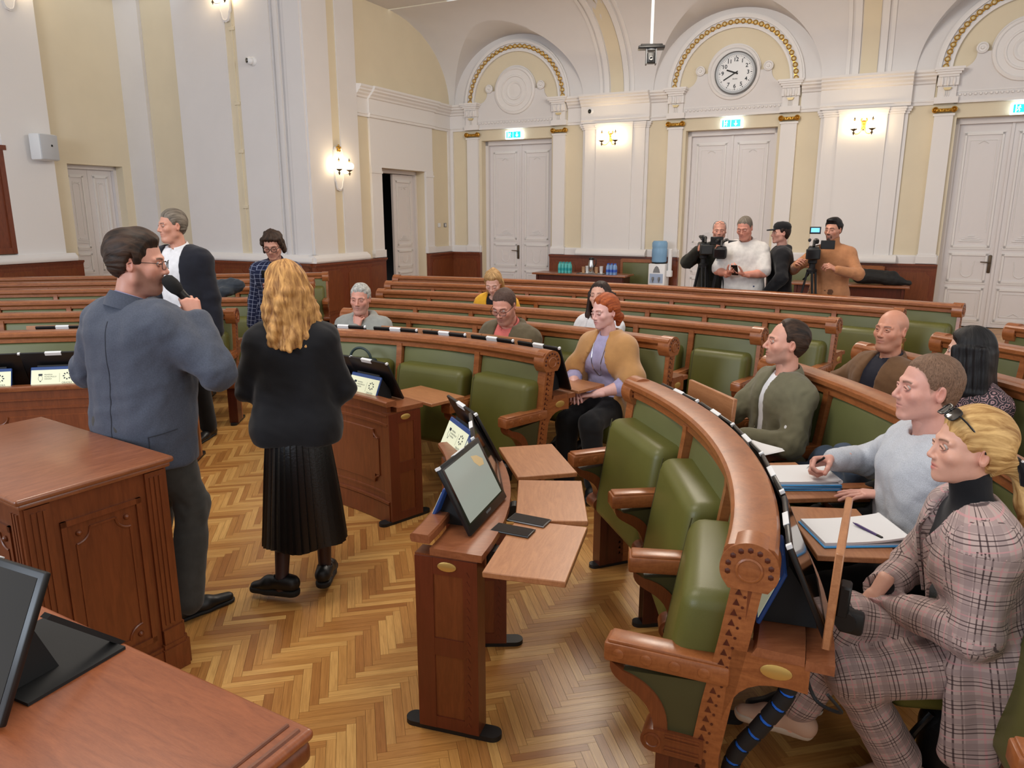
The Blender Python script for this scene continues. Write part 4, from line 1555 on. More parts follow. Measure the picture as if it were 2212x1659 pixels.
def head_mesh(h, o):
    """head in its own frame: x right, y forward, z up, origin between the ears. o: options"""
    fem = o.get('fem', 0.0)
    fat = o.get('fat', 0.0)
    F = Field((-0.105, -0.135, -0.20), (0.105, 0.145, 0.145), h)
    F.ell((0, -0.014, 0.036), (0.0755, 0.097, 0.088), 0.02)
    F.ell((0, 0.030, -0.028), (0.060 + 0.006 * fat, 0.062, 0.082), 0.03)
    jw = 0.046 - 0.008 * fem + 0.008 * fat
    jz = 0.006 * fem
    for s in (-1, 1):
        F.cap((s * jw, 0.0, -0.062 + jz), (s * (0.016 - 0.005 * fem), 0.066, -0.099 + jz), 0.019 - 0.002 * fem, 0.016 - 0.003 * fem, 0.022)
        F.cap((s * 0.052, 0.004, -0.015), (s * jw, 0.0, -0.062 + jz), 0.022 - 0.002 * fem, 0.019 - 0.002 * fem, 0.022)
        F.ell((s * 0.044, 0.060, -0.020), (0.021 + 0.004 * fat, 0.020, 0.020 + 0.008 * fat), 0.02)
        F.cap((s * 0.012, 0.083, 0.026), (s * 0.048, 0.070, 0.022), 0.012 - 0.002 * fem, 0.008, 0.012)
    F.ell((0, 0.074, -0.099 + jz), (0.018 - 0.004 * fem, 0.014, 0.015), 0.015)
    if fat > 0: F.ell((0, 0.035, -0.108), (0.045, 0.04, 0.022), 0.03)
    # mouth mound, eye sockets
    F.ell((0, 0.073, -0.060), (0.028, 0.018, 0.026), 0.018)
    for s in (-1, 1):
        F.ell((s * 0.032, 0.101, 0.006), (0.019, 0.020, 0.014), 0.014, 's')
    # nose
    nl = o.get('nose', 1.0)
    F.cap((0, 0.085, 0.018), (0, 0.097 + 0.010 * nl, -0.025), 0.0065, 0.0092 - 0.0014 * fem, 0.012)
    F.ell((0, 0.096 + 0.009 * nl, -0.030), (0.0098 - 0.001 * fem, 0.010, 0.0085), 0.008)
    for s in (-1, 1): F.ell((s * 0.0120, 0.091 + 0.004 * nl, -0.033), (0.0075, 0.010, 0.0072), 0.006)
    # lips
    for s in (-1, 1):
        F.cap((s * 0.0245, 0.0790, -0.0610), (0, 0.0900, -0.0565), 0.0028, 0.0050, 0.006)
        F.cap((s * 0.0220, 0.0785, -0.0645), (0, 0.0885, -0.0675), 0.0030, 0.0060, 0.006)
    F.cap((-0.024, 0.0870, -0.0615), (0, 0.0950, -0.0612), 0.0014, None, 0.004, 's')
    F.cap((0.024, 0.0870, -0.0615), (0, 0.0950, -0.0612), 0.0014, None, 0.004, 's')
    # lids over the eyes
    gaze = o.get('gaze', 0.0)
    closed = o.get('closed', 0.0)
    for s in (-1, 1):
        c = V3(s * 0.0315, 0.0785, 0.005)
        for i in range(6):
            t0, t1 = i / 6, (i + 1) / 6
            f = lambda t: c + V3(s * (-0.0135 + 0.027 * t), 0.0105 * math.sin(PI * (0.18 + 0.64 * t)) + 0.0005, 0.0068 * math.sin(PI * t) - closed * 0.010 * math.sin(PI * t) - 0.0004)
            F.cap(f(t0), f(t1), 0.0032 + 0.0020 * closed, None, 0.004)
            f2 = lambda t: c + V3(s * (-0.0130 + 0.026 * t), 0.0100 * math.sin(PI * (0.18 + 0.64 * t)), -0.0062 * math.sin(PI * t) - 0.0014)
            F.cap(f2(t0), f2(t1), 0.0026, None, 0.004)
    # ears
    for s in (-1, 1):
        R = np.array(Matrix.Rotation(-s * 0.42, 3, 'Z') @ Matrix.Rotation(0.18, 3, 'X'))
        F.ell((s * 0.077, -0.016, -0.002), (0.0075, 0.0185, 0.031), 0.006, 'u', None, R)
        F.ell((s * 0.084, -0.010, 0.000), (0.005, 0.010, 0.017), 0.005, 's', None, R)
    # neck
    F.cap((0, -0.020, -0.055), (0, -0.040, -0.20), 0.050 - 0.006 * fem + 0.008 * fat, 0.056 - 0.008 * fem + 0.010 * fat, 0.025)
    P, Q, _ = F.mesh()
    # colours
    sk = np.array(lin(o.get('skin', (222, 176, 152))))
    C = np.tile(sk, (len(P), 1))

    def mix(w, c):
        C[:] = C * (1 - w[:, None]) + np.array(c)[None] * w[:, None]
    g = lambda c, r: np.exp(-(((P - np.array(c)) / np.array(r)) ** 2).sum(1))
    red = sk * np.array([0.98, 0.72, 0.68])
    for s in (-1, 1):
        mix(0.35 * g((s * 0.045, 0.07, -0.025), (0.02, 0.03, 0.018)), red)
        mix(0.55 * g((s * 0.08, -0.012, 0.0), (0.016, 0.025, 0.035)), red)
    mix(0.30 * g((0, 0.108, -0.03), (0.012, 0.02, 0.012)), red)
    if o.get('stubble', 0) > 0:
        bd = np.array(lin(o.get('beard', (90, 70, 58))))
        zb = np.interp(P[:, 1], [-0.02, 0.0, 0.025, 0.045, 0.07, 0.085], [0.02, 0.015, -0.012, -0.040, -0.046, -0.034])
        w = smooth01(zb - P[:, 2], -0.006, 0.022) * smooth01(P[:, 1] + 0.25 * np.maximum(0, -P[:, 2] - 0.06), -0.008, 0.020) * (1 - smooth01(-P[:, 2], 0.105, 0.135))
        mix(o['stubble'] * w, bd)
    if o.get('goatee', 0) > 0:
        bd = np.array(lin(o.get('beard', (40, 30, 26))))
        w = np.maximum(g((0, 0.08, -0.098), (0.022, 0.04, 0.020)), 0.9 * g((0, 0.10, -0.046), (0.022, 0.02, 0.006)))
        w = np.maximum(w, 0.8 * np.maximum(g((0.026, 0.08, -0.07), (0.006, 0.03, 0.02)), g((-0.026, 0.08, -0.07), (0.006, 0.03, 0.02))))
        mix(np.clip(w * 1.5, 0, 1) * o['goatee'], bd)
    lip = np.array(lin(o.get('lips', (190, 118, 108))))
    w = np.maximum(g((0, 0.090, -0.0570), (0.020, 0.016, 0.0048)), g((0, 0.090, -0.0668), (0.018, 0.016, 0.0056)))
    mix(np.clip(w * 1.3, 0, 1) * o.get('lip_w', 0.55), lip)
    mix(np.clip(g((0, 0.090, -0.0612), (0.022, 0.016, 0.0016)) * 1.2, 0, 1) * 0.7, lip * 0.35)
    br = np.array(lin(o.get('brow', (70, 50, 38))))
    for s in (-1, 1):
        x = (P[:, 0] * s - 0.014) / 0.036
        zc = 0.0235 + 0.006 * np.sin(np.clip(x, 0, 1) * PI * 0.75) - 0.003 * np.clip(x, 0, 1)
        w = np.exp(-((P[:, 2] - zc) / (0.0032 + 0.0006 * (1 - fem))) ** 2) * (x > 0) * (x < 1) * (P[:, 1] > 0.05)
        mix(np.clip(w * 1.3, 0, 1) * o.get('brow_w', 0.85), br)
        # lash line
        zl = 0.005 + 0.0050 * np.sin(np.clip((P[:, 0] * s - 0.018) / 0.027, 0, 1) * PI) * (1 - 1.6 * closed) - 0.0012
        w = np.exp(-((P[:, 2] - zl) / (0.0020 + 0.0006 * fem)) ** 2) * (np.abs(P[:, 0] * s - 0.0315) < 0.0145) * (P[:, 1] > 0.07)
        mix(np.clip(w * 1.4, 0, 1) * (0.9 if fem > 0 else 0.75), br * 0.35)
        mix(0.25 * g((s * 0.0315, 0.085, 0.012), (0.016, 0.02, 0.006)), sk * 0.6)  # shade of the upper lid put into the skin colour
    if o.get('nostril', 1):
        for s in (-1, 1): mix(0.7 * g((s * 0.0065, 0.098, -0.0410), (0.004, 0.006, 0.0022)), sk * 0.2)
    if o.get('shade_cap') is not None:      # very short hair coloured on the scalp
        hc = np.array(lin(o['shade_cap']))
        w = o['cap_fn'](P)
        n_ = 0.85 + 0.15 * np.sin(P[:, 0] * 900) * np.sin(P[:, 1] * 870) * np.sin(P[:, 2] * 910)
        mix(np.clip(w * n_, 0, 1), hc)
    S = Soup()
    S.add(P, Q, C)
    # eyeballs
    if closed < 0.9:
        ex, ez = o.get('look', (0.0, 0.0))
        for s in (-1, 1):
            u = np.linspace(0, PI, 13)
            v = np.linspace(0, 2 * PI, 21)[:-1]
            uu, vv = np.meshgrid(u, v, indexing='ij')
            d = np.stack([np.sin(uu) * np.cos(vv), np.cos(uu), np.sin(uu) * np.sin(vv)], -1).reshape(-1, 3)
            d0 = nrm(V3(ex, 1, ez))
            M_ = np.array(Vector((0, 1, 0)).rotation_difference(Vector(d0)).to_matrix())
            dd = d @ M_.T
            E = V3(s * 0.0312, 0.0752, 0.0045) + dd * 0.0118
            ang = np.repeat(u, 20)
            col = np.tile(np.array(lin((188, 178, 172))), (len(E), 1))
            col[ang < 0.62] = lin(o.get('iris', (84, 62, 44)))
            col[ang < 0.30] = lin((12, 10, 10))
            q = []
            for i in range(12):
                for j in range(20):
                    q.append((i * 20 + j, i * 20 + (j + 1) % 20, (i + 1) * 20 + (j + 1) % 20, (i + 1) * 20 + j))
            S.add(E, np.array(q), col)
    return S


# ------------------------------------------------------------------ hand: wrist at origin, fingers along +y, palm towards -z, thumb towards -x (right hand)
def hand_mesh(h, curl=(0.3, 0.35, 0.4, 0.45), bend=1.0, thumb=(0.5, 0.5), spread=0.06, skin=(222, 176, 152), size=1.0, left=False, nails=None, arm=0.06):
    F = Field((-0.10, -arm - 0.02, -0.13), (0.07, 0.20, 0.05), h)
    F.cap((0, -arm, 0), (0, 0.0, 0), 0.028, 0.024, 0.02, flat=(0, 0, 1), fk=1.15)
    xs = (-0.030, -0.010, 0.010, 0.028)
    ln = ((0.045, 0.027, 0.020), (0.049, 0.031, 0.021), (0.045, 0.028, 0.021), (0.035, 0.021, 0.018))
    kn = (0.092, 0.096, 0.090, 0.080)
    rad = (0.0092, 0.0095, 0.0090, 0.0080)
    for i in range(4):
        F.cap((xs[i] * 0.55, 0.012, 0), (xs[i], kn[i], 0.002), 0.0145, 0.0115, 0.012, flat=(0, 0, 1), fk=1.1)
    F.cap((-0.018, 0.02, -0.008), (-0.026, 0.055, -0.010), 0.014, 0.011, 0.012)
    tips = []
    for i in range(4):
        p = V3(xs[i], kn[i], 0.0)
        sx = (i - 1.5) * spread
        a = 0.0
        c = curl[i]
        for j, (L_, f) in enumerate(zip(ln[i], (0.85, 1.15, 0.75))):
            a += c * f * bend
            d = V3(math.sin(sx) * math.cos(a), math.cos(sx) * math.cos(a), -math.sin(a))
            q = p + d * L_
            F.cap(p, q, rad[i] - 0.0006 * j, rad[i] - 0.0006 * (j + 1), 0.004)
            p = q
        tips.append((p, d))
    # thumb leaves the side of the palm near its base
    o1, o2 = thumb
    p = V3(-0.022, 0.024, -0.006)
    d = nrm(V3(-math.sin(0.75 * (1 - o1 * 0.3)), math.cos(0.75), -0.25 - o1 * 0.8))
    q = p + d * 0.044
    F.cap(p, q, 0.0145, 0.0110, 0.010)
    d2 = nrm(d + V3(0.35 * o2, 0.35, -0.35 * o2))
    r_ = q + d2 * 0.031
    F.cap(q, r_, 0.0108, 0.0098, 0.005)
    d3 = nrm(d2 + V3(0.45 * o2, 0.20, -0.25 * o2))
    e = r_ + d3 * 0.024
    F.cap(r_, e, 0.0098, 0.0080, 0.005)
    tips.append((e, d3))
    P, Q, _ = F.mesh()
    sk = np.array(lin(skin))
    C = np.tile(sk, (len(P), 1))
    red = sk * np.array([0.97, 0.74, 0.70])
    for (tp, d) in tips:
        w = np.exp(-(((P - tp) / 0.014) ** 2).sum(1))
        C = C * (1 - 0.45 * w[:, None]) + red * 0.45 * w[:, None]
        if nails is not None:
            w = np.clip(np.exp(-(((P - (tp + V3(0, 0, 0.006))) / 0.007) ** 2).sum(1)) * 1.5, 0, 1)
            C = C * (1 - w[:, None]) + np.array(lin(nails)) * w[:, None]
    for i in range(4):
        w = np.exp(-(((P - V3(xs[i], kn[i], 0.010)) / 0.010) ** 2).sum(1))
        C = C * (1 - 0.3 * w[:, None]) + red * 0.3 * w[:, None]
    P = P * size
    if left:
        P[:, 0] *= -1
        Q = Q[:, ::-1]
    return P, Q, C


def basis(fwd, up):
    """columns x, y(fwd), z(up-ish)"""
    y = nrm(fwd)
    x = nrm(np.cross(y, up))
    z = np.cross(x, y)
    return np.stack([x, y, z], 1)


def ik(a, c, l1, l2, hint):
    a, c = np.asarray(a, float), np.asarray(c, float)
    d = c - a
    L_ = np.linalg.norm(d)
    if L_ > (l1 + l2) * 0.999:
        c = a + d * (l1 + l2) * 0.999 / L_
        d = c - a
        L_ = np.linalg.norm(d)
    x = (l1 * l1 - l2 * l2 + L_ * L_) / (2 * L_)
    hgt = math.sqrt(max(0.0, l1 * l1 - x * x))
    u = d / L_
    hv = np.asarray(hint, float)
    hv = nrm(hv - (hv @ u) * u)
    return a + u * x + hv * hgt, c
# ------------------------------------------------------------------ cloth materials
def cloth(name, c, rough=0.85, var=0.08, weave=500.0, bs=0.25, sheen=0.15, vs=25.0):
    m, nt, b = nodemat(name)
    v = coords(nt)
    f = noise(nt, v, vs, 4)
    c1 = lin(c)
    nt.links.new(ramp(nt, f, [(0.3, tuple(x * (1 - var) for x in c1)), (0.7, tuple(min(1, x * (1 + var)) for x in c1))]), b.inputs['Base Color'])
    b.inputs['Roughness'].default_value = rough
    b.inputs['Sheen Weight'].default_value = sheen
    b.inputs['Specular IOR Level'].default_value = 0.25
    bump(nt, b, noise(nt, v, weave, 2), bs, 0.002)
    return m


def plaid(name, base, lines, rough=0.85):
    """woven check from the garment's own surface coordinates; lines = (axis, period, width, offset, colour, strength)"""
    m, nt, b = nodemat(name)
    a = N(nt, 'ShaderNodeAttribute', attribute_name='uvw')
    sep = N(nt, 'ShaderNodeSeparateXYZ')
    nt.links.new(a.outputs['Vector'], sep.inputs[0])
    cur = None
    for ax, per, wd, off, colr, st in lines:
        md = N(nt, 'ShaderNodeMath', operation='ADD')
        nt.links.new(sep.outputs[ax], md.inputs[0])
        md.inputs[1].default_value = off + 50 * per
        mo = N(nt, 'ShaderNodeMath', operation='PINGPONG')
        nt.links.new(md.outputs[0], mo.inputs[0])
        mo.inputs[1].default_value = per / 2
        lt = N(nt, 'ShaderNodeMapRange', interpolation_type='SMOOTHSTEP')
        nt.links.new(mo.outputs[0], lt.inputs[0])
        lt.inputs[1].default_value = wd * 0.5 + 0.0006
        lt.inputs[2].default_value = wd * 0.5 - 0.0006
        lt.inputs[3].default_value = 0.0
        lt.inputs[4].default_value = st
        mx = N(nt, 'ShaderNodeMix', data_type='RGBA')
        nt.links.new(lt.outputs[0], mx.inputs[0])
        if cur is None: mx.inputs[6].default_value = (*lin(base), 1)
        else: nt.links.new(cur, mx.inputs[6])
        mx.inputs[7].default_value = (*lin(colr), 1)
        cur = mx.outputs[2]
    nt.links.new(cur, b.inputs['Base Color'])
    b.inputs['Roughness'].default_value = rough
    b.inputs['Specular IOR Level'].default_value = 0.25
    b.inputs['Sheen Weight'].default_value = 0.15
    return m


def rotm(yaw=0, pitch=0, roll=0):
    """yaw: turn to the person's left; pitch: look down; roll: tilt to the right"""
    return np.array(Matrix.Rotation(yaw, 3, 'Z') @ Matrix.Rotation(-pitch, 3, 'X') @ Matrix.Rotation(roll, 3, 'Y'))


class Person:
    def __init__(s, label, M, o, group=None):
        s.o = o
        s.root = empty('person')
        s.root.matrix_world = M
        tag(s.root, label, 'person', group)
        k = s.k = o.get('k', 1.0)
        s.h = o.get('h', 0.012)
        pel = s.pel = V3(*o['pel'])
        s.Rp = rotm(o.get('pyaw', 0), o.get('lean', 0) * 0.4, 0)
        s.Rt = rotm(o.get('pyaw', 0) + o.get('twist', 0), o.get('lean', 0), o.get('side', 0))
        up, rt, fw = s.Rt[:, 2], s.Rt[:, 0], s.Rt[:, 1]
        s.up, s.rt, s.fw = up, rt, fw
        bend = o.get('hunch', 0.0)
        s.nb = pel + up * 0.515 * k + fw * bend
        sw = o.get('sw', 0.165) * k
        s.sh = {d: s.nb - up * (0.095 * k - o.get('shrug' + d, 0)) + rt * sw * (1 if d == 'R' else -1) + fw * bend * 0.3 for d in 'LR'}
        hy, hp, hr = o.get('head', (0, 0, 0))
        s.Rh = rotm(hy + o.get('pyaw', 0), hp, hr)
        hs = s.hs = o.get('hs', 1.0)
        s.HO = s.nb + (0.5 * (s.Rt[:, 2] + V3(0, 0, 1))) * 0.034 + s.Rh @ V3(0, 0.028, 0.128) * hs
        rp = s.Rp[:, 0]
        s.hip = {'L': pel - rp * 0.088 * k - V3(0, 0, 0.02), 'R': pel + rp * 0.088 * k - V3(0, 0, 0.02)}
        s.el, s.wr, s.kn, s.an = {}, {}, {}, {}
        for d in 'LR':
            a = o['arms'][d]
            if 'ww' in a:
                a['w'] = tuple(M.inverted() @ Vector(a['ww']))
            if 'wf' in a:
                a['fwd'] = tuple(M.inverted().to_3x3() @ Vector(a['wf']))
            if 'wp' in a:
                a['palm'] = tuple(M.inverted().to_3x3() @ Vector(a['wp']))
            s.el[d], s.wr[d] = ik(s.sh[d], V3(*(a['w'](s) if callable(a['w']) else a['w'])), 0.285 * k, 0.255 * k, V3(*a.get('hint', (0, -1, -0.5))))
            g = o['legs'][d]
            s.kn[d], s.an[d] = ik(s.hip[d], V3(*g['a']), 0.425 * k, 0.43 * k, V3(*g.get('hint', (0, 1, 0))))
        s.build_body()

    def H(s, P):
        return s.HO + (P * s.hs) @ s.Rh.T

    def HM(s):
        """matrix from head frame to the person's frame"""
        M_ = Matrix([list(r) for r in (s.Rh * s.hs)]).to_4x4()
        M_.translation = Vector(s.HO)
        return M_

    def sections(s):
        k, o = s.k, s.o
        f = o.get('fat', 0.0)
        fem = o.get('hd', {}).get('fem', 0)
        c = lambda t, R: s.pel + s.up * t * k + s.Rt[:, 1] * (o.get('hunch', 0) * max(0, (t - 0.1)) * 1.6)
        return [(s.pel - V3(0, 0, 0.01), s.Rp[:, 0], (0.085 + 0.01 * fem) * k, (0.112 + 0.035 * f) * k, 0.0),
                (c(0.17, 0) + s.fw * 0.03 * f, s.rt, (0.068 - 0.008 * fem + 0.02 * f) * k, (0.100 - 0.010 * fem + 0.055 * f) * k, 0.0),
                (c(0.34, 0) + s.fw * 0.01, s.rt, (0.078 - 0.008 * fem + 0.01 * f) * k, (0.112 - 0.010 * fem + 0.02 * f) * k, 0.0),
                (c(0.425, 0), s.rt, 0.088 * k * o.get('sw', 0.165) / 0.165, 0.078 * k, 0.0)]

    def bounds(s, pts, m):
        A = np.array(pts)
        return A.min(0) - m, A.max(0) + m

    def add_torso(s, F, inf, pid=1, sc=1.0):
        for c, r, hw, rad, _ in s.sections():
            F.cap(c - r * hw, c + r * hw, rad * sc + inf, None, 0.09, 'u', pid)
        for d in 'LR':
            sg = -1 if d == 'L' else 1
            F.cap(s.nb - s.up * 0.040 * s.k + s.rt * sg * 0.03, s.sh[d], 0.050 * s.k * sc + inf * 0.8, 0.056 * s.k * sc + inf, 0.05, 'u', pid)
        if s.o.get('bust', 0):
            c = s.pel + s.up * 0.31 * s.k
            for sg in (-1, 1): F.ell(c + s.rt * sg * 0.075 + s.fw * 0.085, (0.062 + inf, 0.05 + inf, 0.06 + inf), 0.05, 'u', pid)

    def add_arm(s, F, d, inf, pid=2, frac=1.0, cuff=0.0, sc=1.0):
        k = s.k
        am = s.o.get('armw', 1.0)
        if frac <= 0.5:
            e = s.sh[d] + (s.el[d] - s.sh[d]) * frac * 2
            F.cap(s.sh[d], e, 0.060 * k * sc * am + inf, 0.055 * k * sc * am + inf + cuff, 0.035, 'u', pid)
            return
        F.cap(s.sh[d], s.el[d], 0.060 * k * sc * am + inf, 0.047 * k * sc * am + inf, 0.045, 'u', pid)
        w = s.el[d] + (s.wr[d] - s.el[d]) * (frac - 0.5) * 2
        F.cap(s.el[d], w, 0.047 * k * sc * am + inf, (0.047 + (0.030 - 0.047) * (frac - 0.5) * 2) * k * sc * am + inf + cuff, 0.03, 'u', pid + 1)

    def add_leg(s, F, d, inf, pid=6, flare=0.0, frac=1.0, sc=1.0):
        k = s.k
        lw = s.o.get('legw', 1.0)
        F.cap(s.hip[d], s.kn[d], 0.090 * k * sc * lw + inf, 0.062 * k * sc * lw + inf, 0.05, 'u', pid)
        e = s.kn[d] + (s.an[d] - s.kn[d]) * frac
        F.cap(s.kn[d], e, 0.060 * k * sc * lw + inf, 0.042 * k * sc * lw + inf + flare, 0.035, 'u', pid + 1)

    def axes(s):
        A = {1: (s.pel, s.nb, s.fw)}
        for i, d in ((2, 'L'), (4, 'R')):
            A[i] = (s.sh[d], s.el[d], s.fw)
            A[i + 1] = (s.el[d], s.wr[d], s.fw)
        for i, d in ((6, 'L'), (8, 'R')):
            A[i] = (s.hip[d], s.kn[d], V3(0, 0.3, 1))
            A[i + 1] = (s.kn[d], s.an[d], V3(0, 1, 0.2))
        return A

    def uvw(s, P, Q, ids):
        A = s.axes()
        out = np.zeros((len(Q), 4, 3))
        qid = ids[Q[:, 0]]
        for pid in np.unique(qid):
            if pid not in A: pid_ = 1
            else: pid_ = pid
            a, b, ref = A[pid_]
            m = qid == pid
            pts = P[Q[m]]
            ax = nrm(b - a)
            r0 = nrm(ref - (ref @ ax) * ax)
            r1 = np.cross(ax, r0)
            d = pts - a
            al = d @ ax
            an = np.arctan2(d @ r1, d @ r0)
            an = an[:, :1] + (np.mod(an - an[:, :1] + PI, 2 * PI) - PI)
            rad = 0.15 if pid_ == 1 else (0.055 if pid_ < 6 else 0.085)
            out[m, :, 0] = an * rad
            out[m, :, 1] = al
        return out

    def finish(s, F, name, mat, wr=0.0025, seed=1, uv=False, it=1, parent=None, wf=38.0, post=None):
        P, Q, ids = F.mesh()
        if len(P) == 0: return None
        if it: P = relax(P, Q, it, 0.4)
        N_ = vnormals(P, Q)
        if wr > 0:
            # folds gather around elbows, knees and the waist
            w = np.full(len(P), 0.35)
            for c, r in [(s.el['L'], 0.12), (s.el['R'], 0.12), (s.kn['L'], 0.13), (s.kn['R'], 0.13), (s.pel + s.up * 0.10, 0.16), (s.sh['L'], 0.1), (s.sh['R'], 0.1)]:
                w += 0.9 * np.exp(-(((P - c) / r) ** 2).sum(1))
            P = P + N_ * (waves(P, seed + 20, wr * 1.3, wf * 0.45, 6) * w)[:, None] + N_ * (waves(P, seed, wr, wf, 7) * w)[:, None] + N_ * (waves(P, seed + 9, wr * 0.5, wf * 2.3, 6) * w)[:, None]
        if post is not None: P = post(P, N_)
        me = npmesh(name, P, Q, mat, None, s.uvw(P, Q, ids) if uv else None)
        return lk(bpy.data.objects.new(name, me), parent or s.root)

    # ---------------------------------------------------------------- skin
    def build_body(s):
        o = s.o
        hd = dict(o.get('hd', {}))
        skin = hd.get('skin', (222, 176, 152))
        sk = np.array(lin(skin))
        S = Soup()
        hh = o.get('hh', 0.004)
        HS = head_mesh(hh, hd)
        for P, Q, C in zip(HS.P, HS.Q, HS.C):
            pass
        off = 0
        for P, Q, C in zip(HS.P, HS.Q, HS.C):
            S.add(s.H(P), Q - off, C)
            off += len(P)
        # body under the clothes
        lo, hi = s.bounds([s.pel, s.nb, *s.sh.values(), *s.el.values(), *s.wr.values(), *s.kn.values(), *s.an.values()], 0.16)
        F = Field(lo, hi, 0.020)
        s.add_torso(F, -0.022)
        for d in 'LR':
            s.add_arm(F, d, -0.018)
            s.add_leg(F, d, -0.022)
        F.cap(s.nb - s.up * 0.05, s.HO - s.Rh[:, 2] * 0.08, 0.046, None, 0.03)
        P, Q, _ = F.mesh()
        S.add(P, Q, np.tile(sk, (len(P), 1)))
        for d in o.get('bare', ''):
            a, b = s.el[d], s.wr[d]
            F = Field(*s.bounds([a, b], 0.07), 0.007)
            F.cap(s.sh[d], a, 0.052 * s.k, 0.042 * s.k, 0.02)
            F.cap(a, a + (b - a) * 0.35, 0.040 * s.k, 0.042 * s.k, 0.02)
            F.cap(a + (b - a) * 0.35, b, 0.042 * s.k, 0.027 * s.k, 0.02)
            P, Q, _ = F.mesh()
            S.add(P, Q, np.tile(sk, (len(P), 1)))
        for d in o.get('ankles', ''):
            a, b = s.kn[d], s.an[d]
            F = Field(*s.bounds([a + (b - a) * 0.5, b], 0.08), 0.008)
            F.cap(a, b, 0.052 * s.k, 0.034 * s.k, 0.01)
            F.cap(b, b - V3(0, 0, 0.05), 0.034 * s.k, 0.04 * s.k, 0.01)
            P, Q, _ = F.mesh()
            S.add(P, Q, np.tile(np.array(lin(o.get('ankle_col', skin))), (len(P), 1)))
        for d in 'LR':
            a = o['arms'][d]
            if a.get('nohand'): continue
            P, Q, C = hand_mesh(o.get('handh', 0.0042), a.get('curl', (0.25, 0.3, 0.35, 0.4)), a.get('bend', 1.0), a.get('thumb', (0.5, 0.5)), a.get('spread', 0.06), skin, o.get('hsz', 1.0) * s.k, d == 'L', a.get('nails'))
            fwd = V3(*a['fwd']) if 'fwd' in a else nrm(s.wr[d] - s.el[d])
            B = basis(fwd, -V3(*a.get('palm', (0, 0, -1))))
            S.add(P @ B.T + s.wr[d], Q, C)
        s.body = S.build('body', 'skin', s.root)

    # ---------------------------------------------------------------- clothes
    def top(s, mat, inf=0.012, sleeve=1.0, hem=0.06, open_=None, uv=False, name='top', wr=0.0025, seed=1, cuff=0.004, neck=0.060, collar=None, h=None, skirted=0.0, neckcut=True, hood=False, drape=None):
        k = s.k
        pts = [s.pel - s.up * (hem + 0.05), s.nb + s.up * 0.06, *s.sh.values()]
        for d in 'LR':
            pts += [s.el[d]] if sleeve > 0.3 else []
            if sleeve > 0.5: pts.append(s.wr[d])
        F = Field(*s.bounds(pts, 0.19 + inf), h or s.h)
        s.add_torso(F, inf)
        if hem > 0.02:
            c = s.pel - V3(0, 0, hem)
            F.cap(c - s.Rp[:, 0] * (0.085 + skirted) * k, c + s.Rp[:, 0] * (0.085 + skirted) * k, 0.112 * k + inf + skirted * 0.6, None, 0.06, 'u', 1)
        if hood:
            F.cap(s.nb - s.fw * 0.075 - s.rt * 0.06 - s.up * 0.01, s.nb - s.fw * 0.075 + s.rt * 0.06 - s.up * 0.01, 0.040, None, 0.03, 'u', 1)
            for sg in (-1, 1): F.cap(s.nb - s.fw * 0.06 + s.rt * sg * 0.075, s.nb + s.fw * 0.03 + s.rt * sg * 0.055 - s.up * 0.03, 0.030, 0.018, 0.02, 'u', 1)
        if drape: drape(s, F)
        F.plane(s.pel - V3(0, 0, hem + 0.03), V3(0, 0, -1) * 1.0, 0.01) if s.o.get('stand', True) else F.plane(s.pel - s.up * (hem + 0.06), -s.up, 0.01)
        for i, d in ((2, 'L'), (4, 'R')): s.add_arm(F, d, inf, i, sleeve, cuff)
        if collar == 'roll':
            fm = s.o.get('hd', {}).get('fem', 0)
            F.cap(s.nb - s.up * 0.02, s.nb + (s.HO - s.nb) * 0.40, (0.070 - 0.006 * fm) * k, (0.066 - 0.005 * fm) * k, 0.02, 'u', 1)
        if neckcut and collar != 'roll':
            F.cap(s.nb - s.up * 0.005, s.nb + (s.HO - s.nb) * 1.2, neck * k, (neck + 0.006) * k, 0.008, 's')
        if open_ is not None:
            w0, w1, zt, zb = open_       # half widths at top/bottom, levels along the spine
            o_ = s.pel
            up, rt, fw = s.up, s.rt, s.fw

            def cut(D, X, Y, Z):
                px, py, pz = X - o_[0], Y - o_[1], Z - o_[2]
                u = px * up[0] + py * up[1] + pz * up[2]
                x = px * rt[0] + py * rt[1] + pz * rt[2]
                y = px * fw[0] + py * fw[1] + pz * fw[2]
                t = np.clip((u - zb) / (zt - zb), 0, 1)
                w = w1 + (w0 - w1) * t
                d = np.maximum(np.maximum(np.abs(x) - w, 0.0 - y), zb - u)
                return np.maximum(D, -d)
            F.fn(cut)
        g_o = s.finish(F, name, mat, wr, seed, uv)
        if collar == 'stand': s.collar(g_o, mat, neck, open_[0] if open_ else 0.012, uv)
        return g_o

    def collar(s, parent, mat, neck, gap, uv=False, hgt=0.045, flare=0.010):
        """folded band standing round the neck, open at the throat"""
        k = s.k
        r0 = (neck + 0.002) * k
        g = max(0.10, min(1.2, gap / r0))
        n = 28
        vs, fs = [], []
        prof = [(0.000, -0.030), (0.004, 0.0), (0.001, hgt * 0.75), (0.006, hgt * 0.85), (0.012, hgt * 0.62), (0.013 + flare, 0.0), (0.018 + flare, -0.030)]
        m = len(prof)
        ax = nrm(s.HO - s.nb + s.up * 0.05)
        fwd = nrm(s.fw - (s.fw @ ax) * ax)
        rt = np.cross(fwd, ax)
        for i in range(n + 1):
            a = g + (2 * PI - 2 * g) * i / n
            drop = -0.020 * math.cos(a) - 0.012
            for dr, z in prof:
                r = r0 + dr
                p = s.nb + ax * (z + drop) + rt * math.sin(a) * r * 1.04 + fwd * (math.cos(a) * r * 1.02 + 0.004)
                vs.append(tuple(p))
